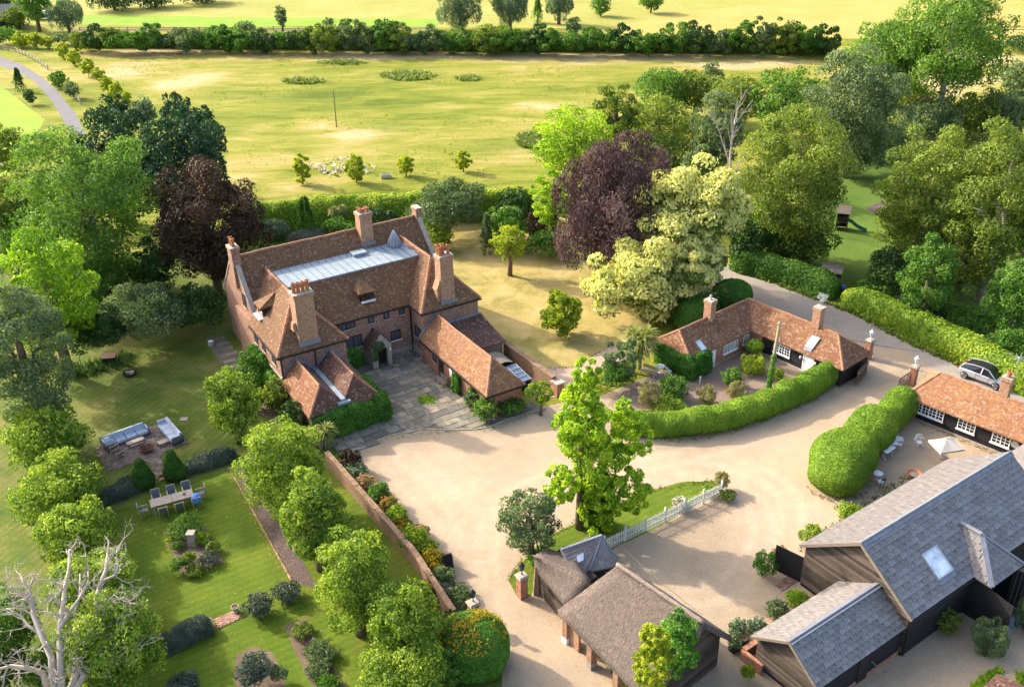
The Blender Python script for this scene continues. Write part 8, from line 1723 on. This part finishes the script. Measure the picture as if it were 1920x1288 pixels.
# hedgerow of single bushes across the meadow
x = 150
for i in range(46):
    w_ = rnd.uniform(40, 66); top = 46 + rnd.uniform(-7, 10); bot = 97 + .006 * x + rnd.uniform(-2, 2)
    if 640 < x < 780: top -= 8
    if 1380 < x < 1560: top -= 12
    lf = rnd.choice(['dark', 'mid', 'mid', 'sage', 'olive', 'mid'])
    S_(rnd.choice(['round', 'low', 'round']), lf, (x - w_ / 2 - 6, top, x + w_ / 2 + 6, bot), 'rough ' + {'mid': 'green', 'dark': 'dark green', 'sage': 'grey green', 'olive': 'olive'}[lf] + ' bush in the far hedgerow, ' + ('toward the lane end' if x < 340 else 'left of the slim poplar' if x < 500 else 'below the slim poplar' if x < 640 else 'between the poplar and the willows' if x < 800 else 'below the silvery willows' if x < 1080 else 'just right of the silvery willows' if x < 1300 else 'at the end by the ash trees'), 'shrub', name='hedgerow_bush', group='hedgerow bushes across the meadow', lpx=3.8, lob=22, dens=.9)
    x += w_ * .62
    if x > 1562: break
hedge('field_hedge', gpts([(140, 88), (420, 90), (760, 93), (1100, 96), (1400, 99), (1566, 101)]), 2.6, [2.2, 2.8, 3.0, 2.6, 2.8, 3.0], 'olive', 'dense base of the long hedgerow across the far side of the meadow', 'hedge', 3.8, .8, .9, tsh=-.05)
S_('round', 'olive', (880, 42, 965, 100), 'big golden green bramble mound in the hedgerow below the willows', lpx=3.8); S_('round', 'dark', (695, 38, 760, 94), 'tallest dark bush in the left half of the hedgerow', lpx=3.8); S_('round', 'dark', (1462, 36, 1512, 98), 'tallest dark bush at the right end of the hedgerow', lpx=3.8)
for bb, lf, lb in [((-30, 48, 36, 84), 'mid', 'dark hedge bush at the far left edge'), ((95, 60, 135, 84), 'sage', 'rough dark bush at the left start of the hedgerow'), ((1880, 66, 1960, 98), 'dark', 'dark hedge piece right of the tall ash trees')]: S_('low', lf, bb, lb, lpx=3.8)
for bb, lf, lb, kd, cl in [((814, -40, 908, 56), 'grey', 'silvery willow at the top of the picture, leftmost of three', 'willow', .3), ((916, -40, 994, 54), 'grey', 'silvery willow at the top of the picture, middle of three', 'willow', .3), ((1020, -30, 1076, 42), 'grey', 'silvery willow at the top of the picture, rightmost of three', 'willow', .3), ((994, -4, 1022, 40), 'fresh', 'small bright conifer between two silvery willows', 'cone', .3), ((90, -2, 156, 58), 'grey', 'pale round willow at the top left', 'willow', .4), ((2, 12, 56, 52), 'olive', 'yellowish tree in the top left corner', 'round', .3), ((28, -30, 95, 42), 'mid', 'dark tree behind the white van', 'round', 2), ((516, 8, 538, 54), 'sage', 'slim lone poplar by the farm track', 'round', .8), ((1106, -8, 1146, 28), 'mid', 'small round tree on the far pasture, left of two', 'round', .3), ((1196, -16, 1246, 20), 'mid', 'small round tree on the far pasture, right of two', 'round', .6),
     ((604, 34, 628, 54), 'sage', 'small scrub bush by the farm track right of the poplar', 'round', .1), ((635, 36, 658, 56), 'mid', 'small bush by the farm track left of the willows', 'round', .1), ((1060, 30, 1090, 66), 'sage', 'grey scrub bush below the rightmost willow', 'round', .1), ((440, 40, 480, 66), 'sage', 'pale scrub bush left of the slim poplar', 'round', .1)]: plant('tree' if cl > .15 else 'shrub', kd, lf, bb, cl, lb, 'tree' if cl > .15 else 'shrub', lpx=3.6)
for i, bb in enumerate([(160, -24, 260, 18), (245, -26, 330, 12), (-40, -30, 30, 20), (330, -30, 420, 4)]): plant('tree', 'round', 'dark', bb, .3, 'dark tree in the belt along the top left edge, ' + ('behind the pale round willow', 'second from its right end', 'over the dark roofed house', 'at its right end')[i], 'tree', 'tree belt along the top left edge', lpx=3.8)
print('leaves', NLEAF[0])
